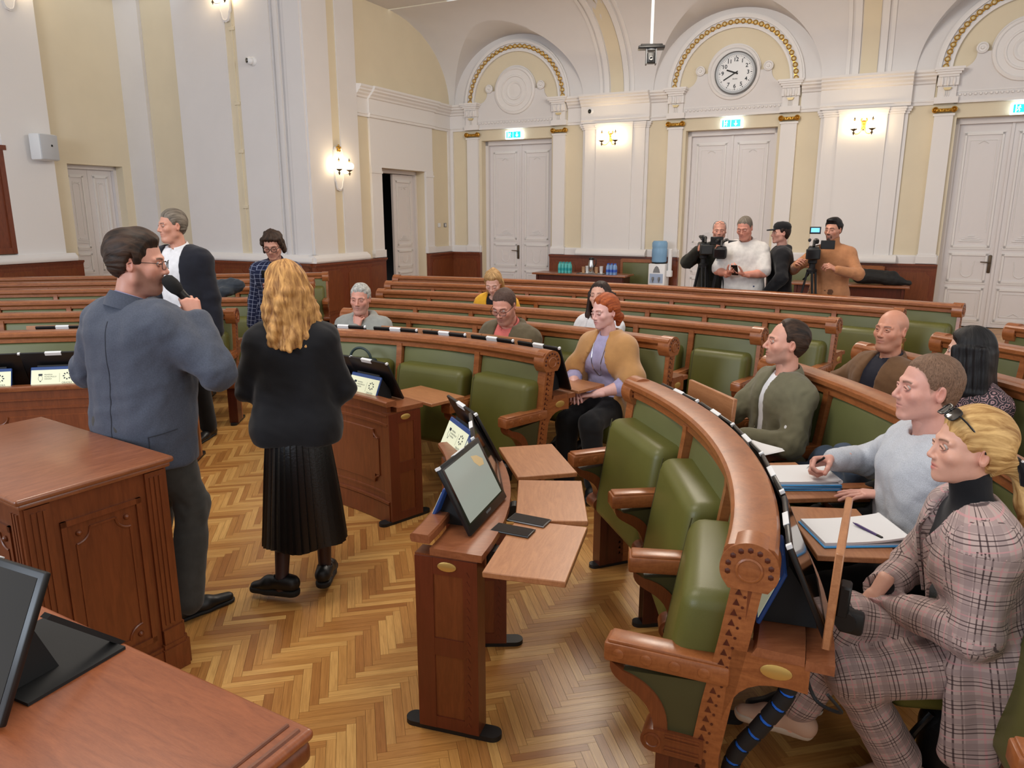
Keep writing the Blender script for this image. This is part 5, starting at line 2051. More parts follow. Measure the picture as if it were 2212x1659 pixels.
        for i in range(n):
            for j in range(m - 1): fs.append((i * m + j, i * m + j + 1, (i + 1) * m + j + 1, (i + 1) * m + j))
        fs += [tuple(range(m)), tuple(range(n * m + m - 1, n * m - 1, -1))]
        co = MB().add(vs, fs).build('collar', mat, parent, None, 60)
        if uv:
            at_ = co.data.attributes.new('uvw', 'FLOAT_VECTOR', 'CORNER')
            for li, l in enumerate(co.data.loops):
                c_ = co.data.vertices[l.vertex_index].co
                at_.data[li].vector = (c_.x, c_.z, 0)

    def trousers(s, mat, inf=0.010, flare=0.008, frac=0.97, uv=False, name='trousers', wr=0.003, seed=3, h=None, waist=0.05):
        F = Field(*s.bounds([s.pel + s.up * waist, *s.hip.values(), *s.kn.values(), *s.an.values()], 0.17), h or s.h)
        for c, r, hw, rad, _ in s.sections()[:2]:
            F.cap(c - r * hw, c + r * hw, rad + inf, None, 0.08, 'u', 1)
        F.plane(s.pel + s.up * waist, s.up, 0.0)
        for i, d in ((6, 'L'), (8, 'R')): s.add_leg(F, d, inf, i, flare, frac)
        return s.finish(F, name, mat, wr, seed, uv, wf=30.0)

    def shoe(s, d, up_mat, sole_mat, heel=0.0, style='shoe', h=0.006, lace=None):
        g = s.o['legs'][d]
        a = s.an[d]
        f = nrm(V3(*g.get('foot', (0, 1, 0))))
        ptch = g.get('fp', 0.0)       # toes up/down
        ln = 0.255 * s.k
        up = V3(0, 0, 1)
        if ptch:
            sd = nrm(np.cross(f, up))
            f2 = nrm(f * math.cos(ptch) + up * math.sin(ptch))
            up = np.cross(sd, f2)
            f = f2
        sd = nrm(np.cross(f, up))
        base = a - up * (0.085 * s.k)
        hp, tp = base - f * 0.055 * s.k, base + f * (ln - 0.085) * s.k
        mid = base + f * 0.08 * s.k
        F = Field(*s.bounds([hp, tp, a + up * 0.05], 0.09), h)
        F.cap(hp + up * (0.045 + heel), a - up * 0.005, 0.036, 0.041, 0.03)
        F.cap(hp + up * (0.040 + heel), mid + up * (0.043 + heel * 0.6), 0.034, 0.036, 0.03, flat=up, fk=0.95)
        F.cap(mid + up * (0.040 + heel * 0.5), tp + up * 0.030, 0.036, 0.029, 0.03, flat=up, fk=1.25)
        F.plane(base + up * 0.012, -up)
        if style != 'boot': F.cap(a + up * 0.015, a + up * 0.10, 0.034, 0.036, 0.004, 's')
        P, Q, _ = F.mesh()
        P = relax(P, Q, 1, 0.4)
        me = npmesh('shoe', P, Q, up_mat)
        so = lk(bpy.data.objects.new('shoe', me), s.root)
        F = Field(*s.bounds([hp, tp], 0.08), h)
        th = 0.014 + (0.012 if style == 'sneaker' else 0)
        F.cap(hp + up * th, mid + up * th, 0.037, 0.036, 0.02)
        F.cap(mid + up * th, tp + up * th, 0.036, 0.034, 0.02)
        if heel > 0: F.cap(hp + up * 0.03, mid + up * 0.015, 0.034, 0.030, 0.02)
        F.plane(base + up * (th + 0.006 + heel * 0.6), up)
        F.plane(base + up * 0.001, -up)
        P, Q, _ = F.mesh()
        me = npmesh('sole', P, Q, sole_mat)
        lk(bpy.data.objects.new('sole', me), so)
        if lace:
            for i in range(4):
                c = mid + f * (-0.045 + 0.022 * i) + up * (0.085 - 0.009 * i + heel * 0.4)
                MB().tube([tuple(c + sd * x + up * (-0.016 * abs(x / 0.026) ** 2) + f * 0.010 * (x / 0.026)) for x in (-0.028, -0.014, 0, 0.014, 0.028)], 0.0032, 5).build('lace', lace, so)
        return so

    # ---------------------------------------------------------------- hair and things worn on the head
    def hair(s, mat, style, t=0.012, h=None, amp=0.002, freq=160.0, name='hair', extra=None, strand='z', seed=2, line=None, box=None, fade=0.0):
        h = h or s.o.get('hh', 0.004) * 1.15
        lo, hi = (-0.15, -0.19, -0.18), (0.15, 0.15, 0.17)
        if box: lo, hi = box
        F = Field(lo, hi, h)
        F.ell((0, -0.016, 0.038), (0.0755 + t, 0.097 + t, 0.088 + t), 0.02)
        F.ell((0, -0.045, -0.010), (0.060 + t * 0.8, 0.052 + t, 0.070), 0.03)
        ly = line or [(-0.14, -0.085), (-0.035, -0.070), (-0.030, -0.030), (-0.004, 0.012), (0.002, -0.020), (0.022, -0.016), (0.030, 0.020), (0.046, 0.052), (0.066, 0.070), (0.085, 0.082), (0.13, 0.10)]
        ys, zs = [a for a, _ in ly], [b for _, b in ly]

        def cut(D, X, Y, Z):
            zl = np.interp(Y, ys, zs) - 0.010 * np.clip(1 - (X / 0.05) ** 2, 0, 1) * (Y > 0.05)
            e = np.clip((Z - zl) / 0.045, 0, 1)
            if fade: D = D + fade * t * (1 - np.clip((Z + 0.06) / 0.11, 0, 1))
            D = D + (t + 0.001) * (1 - e * e * (3 - 2 * e)) * (Y > -0.06)
            return np.maximum(D, (zl - Z) * 0.75 + 0 * X)
        F.fn(cut)
        if extra: extra(F)
        P, Q, _ = F.mesh()
        P = relax(P, Q, 1, 0.3)
        N_ = vnormals(P, Q)
        if strand == 'y':
            U = np.stack([np.arctan2(P[:, 0], P[:, 2] + 0.02) * 0.085, 0.2 * np.hypot(P[:, 0], P[:, 2]), P[:, 1]], 1)
        else:
            U = np.stack([np.arctan2(P[:, 0], -P[:, 1]) * 0.10, 0.2 * np.hypot(P[:, 0], P[:, 1]), P[:, 2]], 1)
        if amp > 0:
            dsp = waves(U * np.array([1, 1, 0.12]), seed, amp, freq, 7) + waves(P, seed + 3, amp * 0.8, freq * 0.35, 5)
            P = P + N_ * dsp[:, None]
        me = npmesh(name, s.H(P), Q, mat, U)
        return lk(bpy.data.objects.new(name, me), s.root)

    def glasses(s, mat='black_plastic', w=0.026, hgt=0.019, r=0.0016, up=0.0, tint=None, round_=0.5):
        m = MB()
        M_ = s.HM() @ Matrix.Translation((0, 0.0, 0.002))
        if up: M_ = s.HM() @ Matrix.Translation((0, -0.022, 0.026)) @ Matrix.Rotation(up, 4, 'X') @ Matrix.Translation((0, 0.022, -0.010))
        for sg in (-1, 1):
            pts = []
            for i in range(20):
                a = 2 * PI * i / 20
                e = 2.0 / (2.0 + (1 - round_) * 3)
                cx, cz = math.cos(a), math.sin(a)
                x = math.copysign(abs(cx) ** e, cx) * w
                z = math.copysign(abs(cz) ** e, cz) * hgt
                pts.append((sg * 0.0325 + x, 0.108 - 0.30 * abs(x + sg * 0.0) * (1 if x * sg > 0 else 0.2), z))
            m.tube(pts, r, 6, 0, M_, closed=True)
            if tint:
                n = len(pts)
                m.add([(p[0], p[1], p[2]) for p in pts] + [(sg * 0.0325, 0.104, 0)], [(i, (i + 1) % n, n) for i in range(n)], 1, M_)
            m.tube([(sg * (0.0325 + w), 0.102, 0.006), (sg * 0.073, 0.075, 0.008), (sg * 0.080, 0.0, 0.008), (sg * 0.079, -0.03, -0.008)], r * 1.1, 6, 0, M_)
        m.tube([(-0.0325 + w - 0.002, 0.107, 0.004), (0, 0.110, 0.006), (0.0325 - w + 0.002, 0.107, 0.004)], r, 6, 0, M_)
        return m.build('glasses', [mat] + ([tint] if tint else []), s.root)


def arms2(L, R):
    return {'L': L, 'R': R}


def stand_legs(sep=0.10, y=0.0, k=1.0, out=0.12, dy=(0, 0)):
    return {'L': {'a': (-sep, y + dy[0], 0.085 * k), 'hint': (0, 1, 0), 'foot': (-out, 1, 0)}, 'R': {'a': (sep, y + dy[1], 0.085 * k), 'hint': (0, 1, 0), 'foot': (out, 1, 0)}}


def world_M(x, y, yaw, z=0.0):
    """person at (x, y) whose forward (+y) is turned to the given compass angle in degrees (0 = +x, 90 = away from the camera)"""
    return Matrix.Translation((x, y, z)) @ Matrix.Rotation(math.radians(yaw - 90), 4, 'Z')
# ------------------------------------------------------------------ the people
hairmat('hair_darkbrown', (30, 21, 16), (70, 50, 38), sc=(70, 70, 14))
hairmat('hair_greybrown', (74, 66, 58), (132, 122, 110))
hairmat('hair_grey', (120, 118, 114), (198, 196, 190), sc=(120, 120, 60))
hairmat('hair_blond', (150, 106, 56), (228, 186, 122), sc=(80, 80, 10))
hairmat('hair_blond_wave', (118, 74, 36), (216, 164, 98), sc=(80, 80, 12))
hairmat('hair_darkblond', (128, 92, 54), (206, 166, 112))
hairmat('hair_black', (10, 9, 10), (30, 27, 29), 0.5)
hairmat('hair_dark', (26, 17, 14), (58, 38, 31), 0.5)
hairmat('hair_red', (122, 52, 24), (190, 98, 52))
cloth('wool_greyblue', (74, 80, 94), weave=900, var=0.14, vs=160)
cloth('trouser_grey', (66, 66, 64), var=0.10)
cloth('knit_black', (20, 20, 24), var=0.10)
cloth('shirt_white', (226, 226, 230))
cloth('shirt_lilac', (186, 178, 214))
cloth('suit_navy', (26, 28, 38))
cloth('hoodie_grey', (140, 142, 138))
cloth('hoodie_olive', (92, 82, 62))
cloth('polo_coral', (214, 112, 104))
cloth('jacket_olive', (108, 104, 82), var=0.06)
cloth('jacket_brown', (110, 80, 54), var=0.08)
cloth('shirt_navy', (30, 32, 46))
cloth('knit_light', (190, 194, 202), var=0.16, weave=260, bs=0.7, vs=300)
cloth('camel_coat', (186, 138, 86), var=0.05, sheen=0.4)
cloth('lavender', (172, 166, 204))
cloth('trouser_black', (20, 20, 22))
cloth('jacket_white', (224, 224, 228))
cloth('yellow', (222, 166, 46))
cloth('polo_white', (206, 202, 198))
cloth('jeans', (42, 62, 94), var=0.15)
cloth('turtleneck_tan', (176, 122, 84))
cloth('trouser_brown', (98, 66, 46))
cloth('trouser_khaki', (160, 124, 84))
cloth('jacket_darkgreen', (34, 34, 28))
cloth('tights', (40, 24, 24))
cloth('denim_blue', (70, 84, 104))
plain('shoe_black', (18, 18, 19), 0.45)
plain('shoe_sole', (24, 23, 23), 0.7)
plain('sneaker_pink', (206, 170, 148), 0.6, var=0.05)
plain('sneaker_sole', (204, 190, 174), 0.6)
plain('leather_black', (20, 20, 21), 0.34, bumpy=0.3, bscale=90)
plain('lens_dark', (30, 28, 26), 0.08)
plaid('plaid_navy', (26, 34, 66), [(0, 0.040, 0.0040, 0, (150, 160, 190), 0.8), (1, 0.040, 0.0040, 0, (150, 160, 190), 0.8)])
plaid('plaid_suit', (186, 164, 158), [
    (0, 0.075, 0.0030, 0.0, (52, 34, 38), 0.85), (0, 0.075, 0.0030, 0.012, (52, 34, 38), 0.85), (0, 0.075, 0.0040, 0.030, (206, 150, 152), 0.7), (0, 0.075, 0.0170, 0.050, (150, 130, 128), 0.6), (0, 0.075, 0.0024, 0.062, (60, 42, 46), 0.6),
    (1, 0.075, 0.0030, 0.0, (52, 34, 38), 0.85), (1, 0.075, 0.0030, 0.012, (52, 34, 38), 0.85), (1, 0.075, 0.0040, 0.030, (206, 150, 152), 0.7), (1, 0.075, 0.0170, 0.050, (150, 130, 128), 0.6), (1, 0.075, 0.0024, 0.062, (60, 42, 46), 0.6)])


def paisley():
    m, nt, b = nodemat('paisley')
    v = coords(nt)
    vo = N(nt, 'ShaderNodeTexVoronoi')
    vo.inputs['Scale'].default_value = 26.0
    nt.links.new(v, vo.inputs['Vector'])
    wv = N(nt, 'ShaderNodeMath', operation='SINE')
    mu = N(nt, 'ShaderNodeMath', operation='MULTIPLY')
    nt.links.new(vo.outputs['Distance'], mu.inputs[0])
    mu.inputs[1].default_value = 26.0
    nt.links.new(mu.outputs[0], wv.inputs[0])
    c1 = ramp(nt, wv.outputs[0], [(0.45, lin((38, 30, 38))), (0.75, lin((164, 128, 130)))])
    nt.links.new(c1, b.inputs['Base Color'])
    b.inputs['Roughness'].default_value = 0.7
    return m


paisley()
FLAT = {'palm': (0, 0, -1)}


def buzz_fn(P):
    zl = np.interp(P[:, 1], [-0.12, -0.03, 0.0, 0.02, 0.03, 0.05, 0.075, 0.12], [-0.07, -0.05, 0.01, -0.01, 0.03, 0.06, 0.085, 0.11])
    return 0.75 * smooth01(P[:, 2] - zl, -0.004, 0.014) * (np.abs(P[:, 0]) < 0.0775)


# 1 ---- man in grey-blue jacket with the microphone, seen from behind
p = Person('bearded man in grey blue jacket speaking into a black microphone', world_M(-1.72, 3.32, 66), dict(
    k=1.06, hs=1.10, pel=(0, 0, 0.985), fat=0.75, sw=0.178, armw=1.12, h=0.0095, hh=0.0035, lean=0.02,
    head=(-0.92, 0.10, 0.0), hd=dict(fat=0.5, skin=(214, 156, 136), stubble=0.62, beard=(96, 66, 52), brow=(58, 40, 32)),
    arms=arms2(dict(w=(-0.24, 0.24, 1.08), hint=(-1, -0.75, -0.5), fwd=(0.6, 0.6, 0.1), palm=(0, 0, 1)),
               dict(w=lambda s: s.HO + V3(0.215, 0.095, -0.26), hint=(0.6, -0.6, -1), fwd=(-0.35, 0.05, 0.93), palm=(-0.7, 0.6, -0.2), curl=(1.25, 1.25, 1.25, 1.25), thumb=(0.9, 0.8))),
    legs={'L': {'a': (-0.13, 0.02, 0.09), 'hint': (0, 1, 0), 'foot': (-0.2, 1, 0)}, 'R': {'a': (0.16, 0.0, 0.09), 'hint': (0, 1, 0), 'foot': (0.35, 1, 0)}}))
SPEAKER = p
p.trousers('trouser_grey', 0.016, 0.018, 0.985, wr=0.005)
for d in 'LR': p.shoe(d, 'shoe_black', 'shoe_sole', lace='shoe_black')
p.top('shirt_lilac', 0.006, 0.98, 0.05, name='shirt', collar='stand', neck=0.062, h=0.012)
j = p.top('wool_greyblue', 0.024, 0.97, 0.165, name='jacket', open_=(0.06, 0.02, 0.5, -0.2), collar='stand', wr=0.0050, seed=4, neck=0.078, skirted=0.014, cuff=0.006)
from mathutils.bvhtree import BVHTree


def on_cloth(obj, origin, direc, off=0.001):
    me = obj.data
    bv = BVHTree.FromPolygons([v.co for v in me.vertices], [tuple(f.vertices) for f in me.polygons])
    hit = bv.ray_cast(Vector(origin), Vector(direc).normalized())
    return None if hit[0] is None else tuple(hit[0] + hit[1] * off)


def seam(p, obj, pts, direc, mat, r=0.0016, name='seam'):
    """thread line laid on the garment; pts = (side, up) in the torso frame, seen along direc"""
    D_ = Vector(p.fw) * direc[1] + Vector(p.rt) * direc[0]
    me = obj.data
    bv = BVHTree.FromPolygons([v.co for v in me.vertices], [tuple(f.vertices) for f in me.polygons])
    out = []
    for x, u in pts:
        o_ = Vector(p.pel) + Vector(p.rt) * x + Vector(p.up) * u - D_ * 0.6
        h_ = bv.ray_cast(o_, D_)
        if h_[0] is not None: out.append(tuple(h_[0] + h_[1] * r * 0.3))
    if len(out) > 2: MB().tube(out, r, 5).build(name, mat, obj)


cloth('wool_dark', (48, 52, 62))
seam(p, j, [(0.0, 0.47 - 0.62 * i / 30) for i in range(31)], (0, 1), 'wool_dark', 0.0022, 'back_seam')
seam(p, j, [(0.10 + 0.012 * i, -0.03 + 0.002 * i) for i in range(12)], (-0.55, 0.85), 'wool_dark', 0.0025, 'pocket_edge')
seam(p, j, [(0.10, -0.03 - 0.011 * i) for i in range(10)], (-0.55, 0.85), 'wool_dark', 0.002, 'pocket_edge')
p.hair('hair_darkbrown', 'short', 0.022, amp=0.0026, freq=190, seed=4, strand='y', fade=0.6)
p.glasses('black_plastic', 0.024, 0.017, 0.0013)

# 2 ---- blonde woman in black with pleated leather skirt, seen from behind
p = Person('blonde woman in black jumper and pleated leather skirt standing with her back turned', world_M(-1.06, 3.50, 97), dict(
    k=0.95, hs=0.96, pel=(0, 0, 0.925), fat=0.42, sw=0.158, armw=1.05, h=0.0095, hh=0.004, lean=0.04,
    head=(0.62, 0.10, 0.0), hd=dict(fem=1, skin=(226, 182, 168)),
    arms=arms2(dict(w=(-0.10, 0.26, 1.03), hint=(-0.8, -0.6, -0.8), fwd=(0.7, 0.6, 0.1), palm=(0.3, 0, 1)),
               dict(w=(0.10, 0.27, 1.05), hint=(0.65, -0.6, -0.9), fwd=(-0.7, 0.6, 0.1), palm=(-0.3, 0, 1))),
    legs={'L': {'a': (-0.115, -0.06, 0.11), 'hint': (0, 1, 0), 'foot': (-1.0, 0.35, 0)}, 'R': {'a': (0.085, 0.05, 0.11), 'hint': (0, 1, 0), 'foot': (0.1, 1, 0)}},
    ankles='LR', ankle_col=(62, 40, 38), skin_legs=1))
p.top('knit_black', 0.014, 0.98, 0.075, name='jumper', wr=0.0035, seed=7, neck=0.056, collar='stand')
# pleated skirt
def skirt(p, mat, z0, z1, r0, r1, pl=34):
    n, m_ = pl * 6, 26
    vs, fs = [], []
    for j_ in range(m_ + 1):
        t = j_ / m_
        z = z0 + (z1 - z0) * t
        rx, ry = lerp(r0[0], r1[0], t ** 0.8), lerp(r0[1], r1[1], t ** 0.8)
        for i in range(n):
            a = 2 * PI * i / n
            ph = (i % 6) / 6.0
            saw = (ph - 0.5) * 0.020 * (0.35 + 0.65 * t)
            sway = 0.006 * math.sin(3 * a + 2 * t) * t
            q = 1 + saw / rx + sway / rx
            zz = z + (0.008 * math.sin(5 * a) + 0.006 * (ph - 0.5)) * (t > 0.98)
            vs.append((p.pel[0] + rx * q * math.cos(a), p.pel[1] - 0.005 + ry * q * math.sin(a), zz))
    for j_ in range(m_):
        for i in range(n):
            i2 = (i + 1) % n
            fs.append((j_ * n + i, (j_ + 1) * n + i, (j_ + 1) * n + i2, j_ * n + i2))
    return MB().add(vs, fs).build('skirt', mat, p.root, None, 50)
skirt(p, 'leather_black', 0.87, 0.305, (0.146, 0.118), (0.205, 0.185))
for d in 'LR': p.shoe(d, 'shoe_black', 'shoe_sole', heel=0.022)


def wavy(F):
    r = np.random.RandomState(3)
    F.ell((0, -0.045, -0.02), (0.105, 0.095, 0.115), 0.03)
    F.ell((0, -0.075, -0.11), (0.118, 0.075, 0.10), 0.04)
    for i in range(26):
        a = -2.5 + 5.0 * i / 25
        x0, y0 = 0.085 * math.sin(a), -0.035 - 0.075 * math.cos(a)
        ph = r.rand() * 6
        prev = np.array([x0, y0, 0.03])
        ln = 0.20 + 0.11 * math.cos(a * 0.5) + 0.03 * r.rand()
        for j_ in range(1, 8):
            t = j_ / 7
            w = 0.012 * math.sin(ph + t * 9.0)
            q = np.array([x0 * (1.15 + 0.45 * t) + w, y0 * (1.0 + 0.18 * t) - 0.010 + 0.012 * math.cos(ph + t * 8), 0.03 - ln * t])
            F.cap(prev, q, 0.024 - 0.010 * t, 0.024 - 0.010 * (t + 0.1), 0.012)
            prev = q
p.hair('hair_blond_wave', 'wavy', 0.020, amp=0.0030, freq=150, extra=wavy, seed=5, box=((-0.22, -0.24, -0.34), (0.22, 0.15, 0.17)))

# 3 ---- tall man in dark suit
p = Person('tall grey haired man in open dark suit and white shirt behind the speaker', world_M(-2.78, 6.25, -100), dict(
    k=1.125, hs=1.06, pel=(0, 0, 1.065), fat=0.25, sw=0.17, h=0.013, hh=0.0045,
    head=(-0.62, 0.02, 0), hd=dict(skin=(206, 150, 128), brow=(80, 66, 58), fat=0.1, look=(-0.1, 0)),
    arms=arms2(dict(w=(-0.27, -0.02, 0.92), hint=(-1, -0.8, 0), fwd=(0.1, 0.1, -1), palm=(1, 0, 0)), dict(w=(0.27, -0.02, 0.92), hint=(1, -0.8, 0), fwd=(-0.1, 0.1, -1), palm=(-1, 0, 0))),
    legs=stand_legs(0.12, 0, 1.1)))
p.trousers('trouser_black', 0.012, 0.012)
for d in 'LR': p.shoe(d, 'shoe_black', 'shoe_sole', h=0.009)
p.top('shirt_white', 0.008, 0.98, 0.03, name='shirt', collar='stand', neck=0.060, wr=0.004, seed=6)
p.top('suit_navy', 0.026, 0.98, 0.20, name='jacket', open_=(0.085, 0.105, 0.46, -0.4), wr=0.004, seed=8, neck=0.085, skirted=0.012)
p.hair('hair_greybrown', 'short', 0.011, amp=0.0015, strand='y', fade=0.6)

# 4 ---- plaid shirt man in the aisle
p = Person('curly haired man with round glasses in navy checked shirt looking down', world_M(-2.29, 7.25, -86), dict(
    k=1.0, hs=1.04, pel=(0, 0, 0.955), fat=0.15, sw=0.165, h=0.012, hh=0.004, hunch=0.02,
    head=(0.0, 0.36, 0.0), hd=dict(skin=(210, 156, 136), brow=(50, 36, 30), look=(0, -0.5), closed=0.45),
    arms=arms2(dict(w=(-0.06, 0.34, 1.20), hint=(-1, -0.3, -1), fwd=(0.2, 0.7, 0.5), palm=(0.8, 0, 0.2), curl=(0.9, 0.9, 0.9, 0.9)), dict(w=(0.27, 0.06, 0.80), hint=(1, -1, 0), fwd=(0.0, 0.15, -1), palm=(-1, 0, 0), curl=(0.4, 0.45, 0.5, 0.5))),
    legs=stand_legs()))
GIMBAL = p
p.trousers('trouser_black', 0.010)
for d in 'LR': p.shoe(d, 'shoe_black', 'shoe_sole', h=0.009)
p.top('plaid_navy', 0.014, 0.97, 0.13, name='shirt', uv=True, wr=0.004, collar='stand', neck=0.060, seed=11, skirted=0.008)


def curls(F):
    r = np.random.RandomState(8)
    for i in range(60):
        a = r.rand() * 2 * PI
        el = r.rand() * 1.45 - 0.30
        d = V3(math.cos(a) * math.cos(el), math.sin(a) * math.cos(el), math.sin(el))
        if d[1] > 0.45 and d[2] < 0.55: continue
        c = V3(0, -0.018, 0.03) + d * V3(0.084, 0.104, 0.094)
        F.ell(c, (0.016 + 0.010 * r.rand(),) * 3, 0.012)
    for sg in (-1, 1):
        for j_ in range(4): F.cap((sg * 0.078, -0.02 - 0.02 * j_, 0.0), (sg * (0.088 + 0.008 * (j_ % 2)), -0.03 - 0.02 * j_, -0.075), 0.017, 0.012, 0.012)
    F.cap((-0.05, 0.062, 0.085), (0.05, 0.066, 0.085), 0.020, 0.016, 0.02)
p.hair('hair_darkbrown', 'curly', 0.016, amp=0.0040, freq=90, extra=curls, seed=9)
p.glasses('black_plastic', 0.025, 0.021, 0.0026, round_=0.9)


# ---- seated people
def sit(key, i, dx=0.0, dy=0.0):
    R = ROWS[key]
    return R.frame(R.mid[i]) @ Matrix.Translation((dx, dy, 0))


def sit_legs(k=1.0, y=0.60, sep=0.11):
    return {'L': {'a': (-sep, y, 0.085), 'hint': (-0.1, 1, 1)}, 'R': {'a': (sep, y, 0.085), 'hint': (0.1, 1, 1)}}


LAP = lambda k=1.0: arms2(dict(w=(-0.10, 0.56, 0.66), hint=(-1, -0.6, -0.6), fwd=(0.5, 0.8, -0.1), palm=(0, 0, -1)), dict(w=(0.10, 0.58, 0.67), hint=(1, -0.6, -0.6), fwd=(-0.5, 0.8, -0.1), palm=(0, 0, -1)))

# 5 ---- grey hoodie, chin on hand
p = Person('grey haired man in grey hoodie resting his chin on his hand', sit('M2', 0, -0.10, 0.05), dict(
    pel=(0, 0.24, 0.565), stand=False, lean=0.30, fat=0.45, sw=0.172, armw=1.15, h=0.012, hh=0.004, pyaw=0.12,
    head=(0.18, 0.10, -0.05), hd=dict(skin=(210, 150, 132), brow=(96, 86, 80), stubble=0.25, beard=(150, 136, 128), fat=0.2, look=(0, -0.2), nose=1.3),
    arms=arms2(dict(w=(0.06, 0.74, 0.86), hint=(-1, 0, -0.8), fwd=(0.9, 0.2, 0.1), palm=(0, 0, -1)),
               dict(w=lambda s: s.HO + s.Rh @ V3(0.01, 0.085, -0.235), hint=(1, 0.4, -1), fwd=(-0.15, -0.15, 1), palm=(0, -1, 0.1), curl=(0.9, 1.1, 1.2, 1.2), thumb=(0.2, 0.2))),
    legs=sit_legs()))
p.trousers('jeans', 0.010)
for d in 'LR': p.shoe(d, 'shoe_black', 'shoe_sole', h=0.011)
p.top('hoodie_grey', 0.020, 0.96, 0.04, name='hoodie', hood=True, wr=0.0045, seed=12, neck=0.066)
p.hair('hair_grey', 'short', 0.011, amp=0.0020, freq=220, strand='y', fade=0.5)

# 6 ---- yellow jacket woman, head bowed
p = Person('fair haired woman in yellow and white jacket bowing her head', sit('M4', 2, -0.02, 0.05), dict(
    k=1.0, pel=(0, 0.24, 0.60), stand=False, lean=0.28, sw=0.155, h=0.013, hh=0.0045, bust=1, pyaw=0.1,
    head=(0.12, 0.52, 0.0), hd=dict(fem=1, skin=(226, 178, 160), brow=(140, 104, 74), closed=0.7),
    arms=LAP(), legs=sit_legs(0.94)))
p.trousers('trouser_black', 0.010)
for d in 'LR': p.shoe(d, 'shoe_black', 'shoe_sole', h=0.012)
p.top('knit_black', 0.006, 0.97, 0.04, name='shirt', neck=0.075)
p.top('yellow', 0.018, 0.96, 0.05, name='jacket', open_=(0.075, 0.06, 0.5, -0.3), neck=0.080, seed=14, wr=0.004)
def longtail(F):
    F.ell((0, -0.055, 0.118), (0.032, 0.036, 0.022), 0.02)
    for sg in (-1, 1): F.cap((sg * 0.075, -0.03, 0.0), (sg * 0.075, -0.05, -0.17), 0.030, 0.022, 0.02)
    F.cap((0, -0.09, 0.0), (0, -0.10, -0.18), 0.06, 0.05, 0.03)
p.hair('hair_darkblond', 'half', 0.015, amp=0.0024, freq=150, extra=longtail, strand='z', seed=15, box=((-0.16, -0.20, -0.24), (0.16, 0.15, 0.19)))

# 7 ---- brown hoodie with coral polo
p = Person('man with glasses in olive brown hoodie over coral polo shirt reading', sit('M2', 2, -0.19, 0.03), dict(
    k=1.03, hs=1.06, pel=(-0.02, 0.24, 0.57), stand=False, lean=0.22, side=-0.06, fat=0.6, sw=0.178, armw=1.15, h=0.011, hh=0.0038, pyaw=-0.1,
    head=(0.22, 0.40, 0.0), hd=dict(skin=(214, 154, 134), brow=(64, 46, 38), fat=0.5, stubble=0.32, beard=(100, 74, 62), closed=0.6, shade_cap=(86, 64, 54), cap_fn=buzz_fn),
    arms=arms2(dict(w=(-0.08, 0.60, 0.74), hint=(-1, -0.5, -0.6), fwd=(0.6, 0.8, 0), palm=(0, 0, -1)), dict(w=(0.10, 0.60, 0.74), hint=(1, -0.5, -0.6), fwd=(-0.6, 0.8, 0), palm=(0, 0, -1))), legs=sit_legs()))
p.trousers('jeans', 0.010)
for d in 'LR': p.shoe(d, 'shoe_black', 'shoe_sole', h=0.011)
p.top('polo_coral', 0.006, 0.45, 0.04, name='polo_shirt', collar='stand', neck=0.064)
p.top('hoodie_olive', 0.022, 0.96, 0.05, name='hoodie', hood=True, open_=(0.075, 0.065, 0.5, -0.3), neck=0.084, wr=0.0045, seed=16)
p.glasses('black_plastic', 0.026, 0.018, 0.0016)
p.hair(hairmat('hair_crop_dark', (58, 42, 36), (98, 74, 64), sc=(200, 200, 120)), 'crop', 0.004, amp=0.0006, freq=400)

# 8 ---- white jacket woman
p = Person('woman with long dark hair and closed eyes in white jacket', sit('M3', 4, 0.0, 0.0), dict(
    k=0.95, pel=(0, 0.22, 0.57), stand=False, lean=-0.08, sw=0.155, h=0.012, hh=0.004, bust=1,
    head=(0.10, -0.14, 0.04), hd=dict(fem=1, skin=(222, 172, 152), brow=(58, 38, 32), closed=0.85, lips=(196, 112, 106)),
    arms=LAP(), legs=sit_legs(0.95)))
p.trousers('trouser_black', 0.010)
for d in 'LR': p.shoe(d, 'shoe_black', 'shoe_sole', h=0.012)
p.top('shirt_white', 0.006, 0.97, 0.04, name='blouse', neck=0.085)
p.top('jacket_white', 0.018, 0.96, 0.05, name='jacket', open_=(0.075, 0.05, 0.5, -0.3), neck=0.080, seed=18, wr=0.004)


def curtain(ln, wid=0.075, front=0.03):
    def f(F):
        F.ell((0, -0.06, -0.04), (0.085, 0.065, 0.10), 0.03)
        for sg in (-1, 1):
            for j_ in range(5):
                y = front - 0.035 * j_
                F.cap((sg * (wid + 0.004 * j_), y, 0.03), (sg * (wid + 0.022), y - 0.010, -ln * 0.5), 0.018, 0.020, 0.014)
                F.cap((sg * (wid + 0.022), y - 0.010, -ln * 0.5), (sg * (wid + 0.008), y + 0.012, -ln), 0.020, 0.012, 0.014)
        for j_ in range(7):
            x = -0.07 + 0.0233 * j_
            F.cap((x, -0.095, 0.0), (x * 1.15, -0.105, -ln * 0.9), 0.028, 0.018, 0.02)
    return f
p.hair('hair_dark', 'long', 0.014, amp=0.0018, freq=170, extra=curtain(0.30), seed=19, box=((-0.16, -0.19, -0.34), (0.16, 0.15, 0.17)), line=[(-0.14, -0.085), (-0.035, -0.09), (0.0, -0.06), (0.030, 0.0), (0.046, 0.052), (0.066, 0.074), (0.085, 0.088), (0.13, 0.11)])

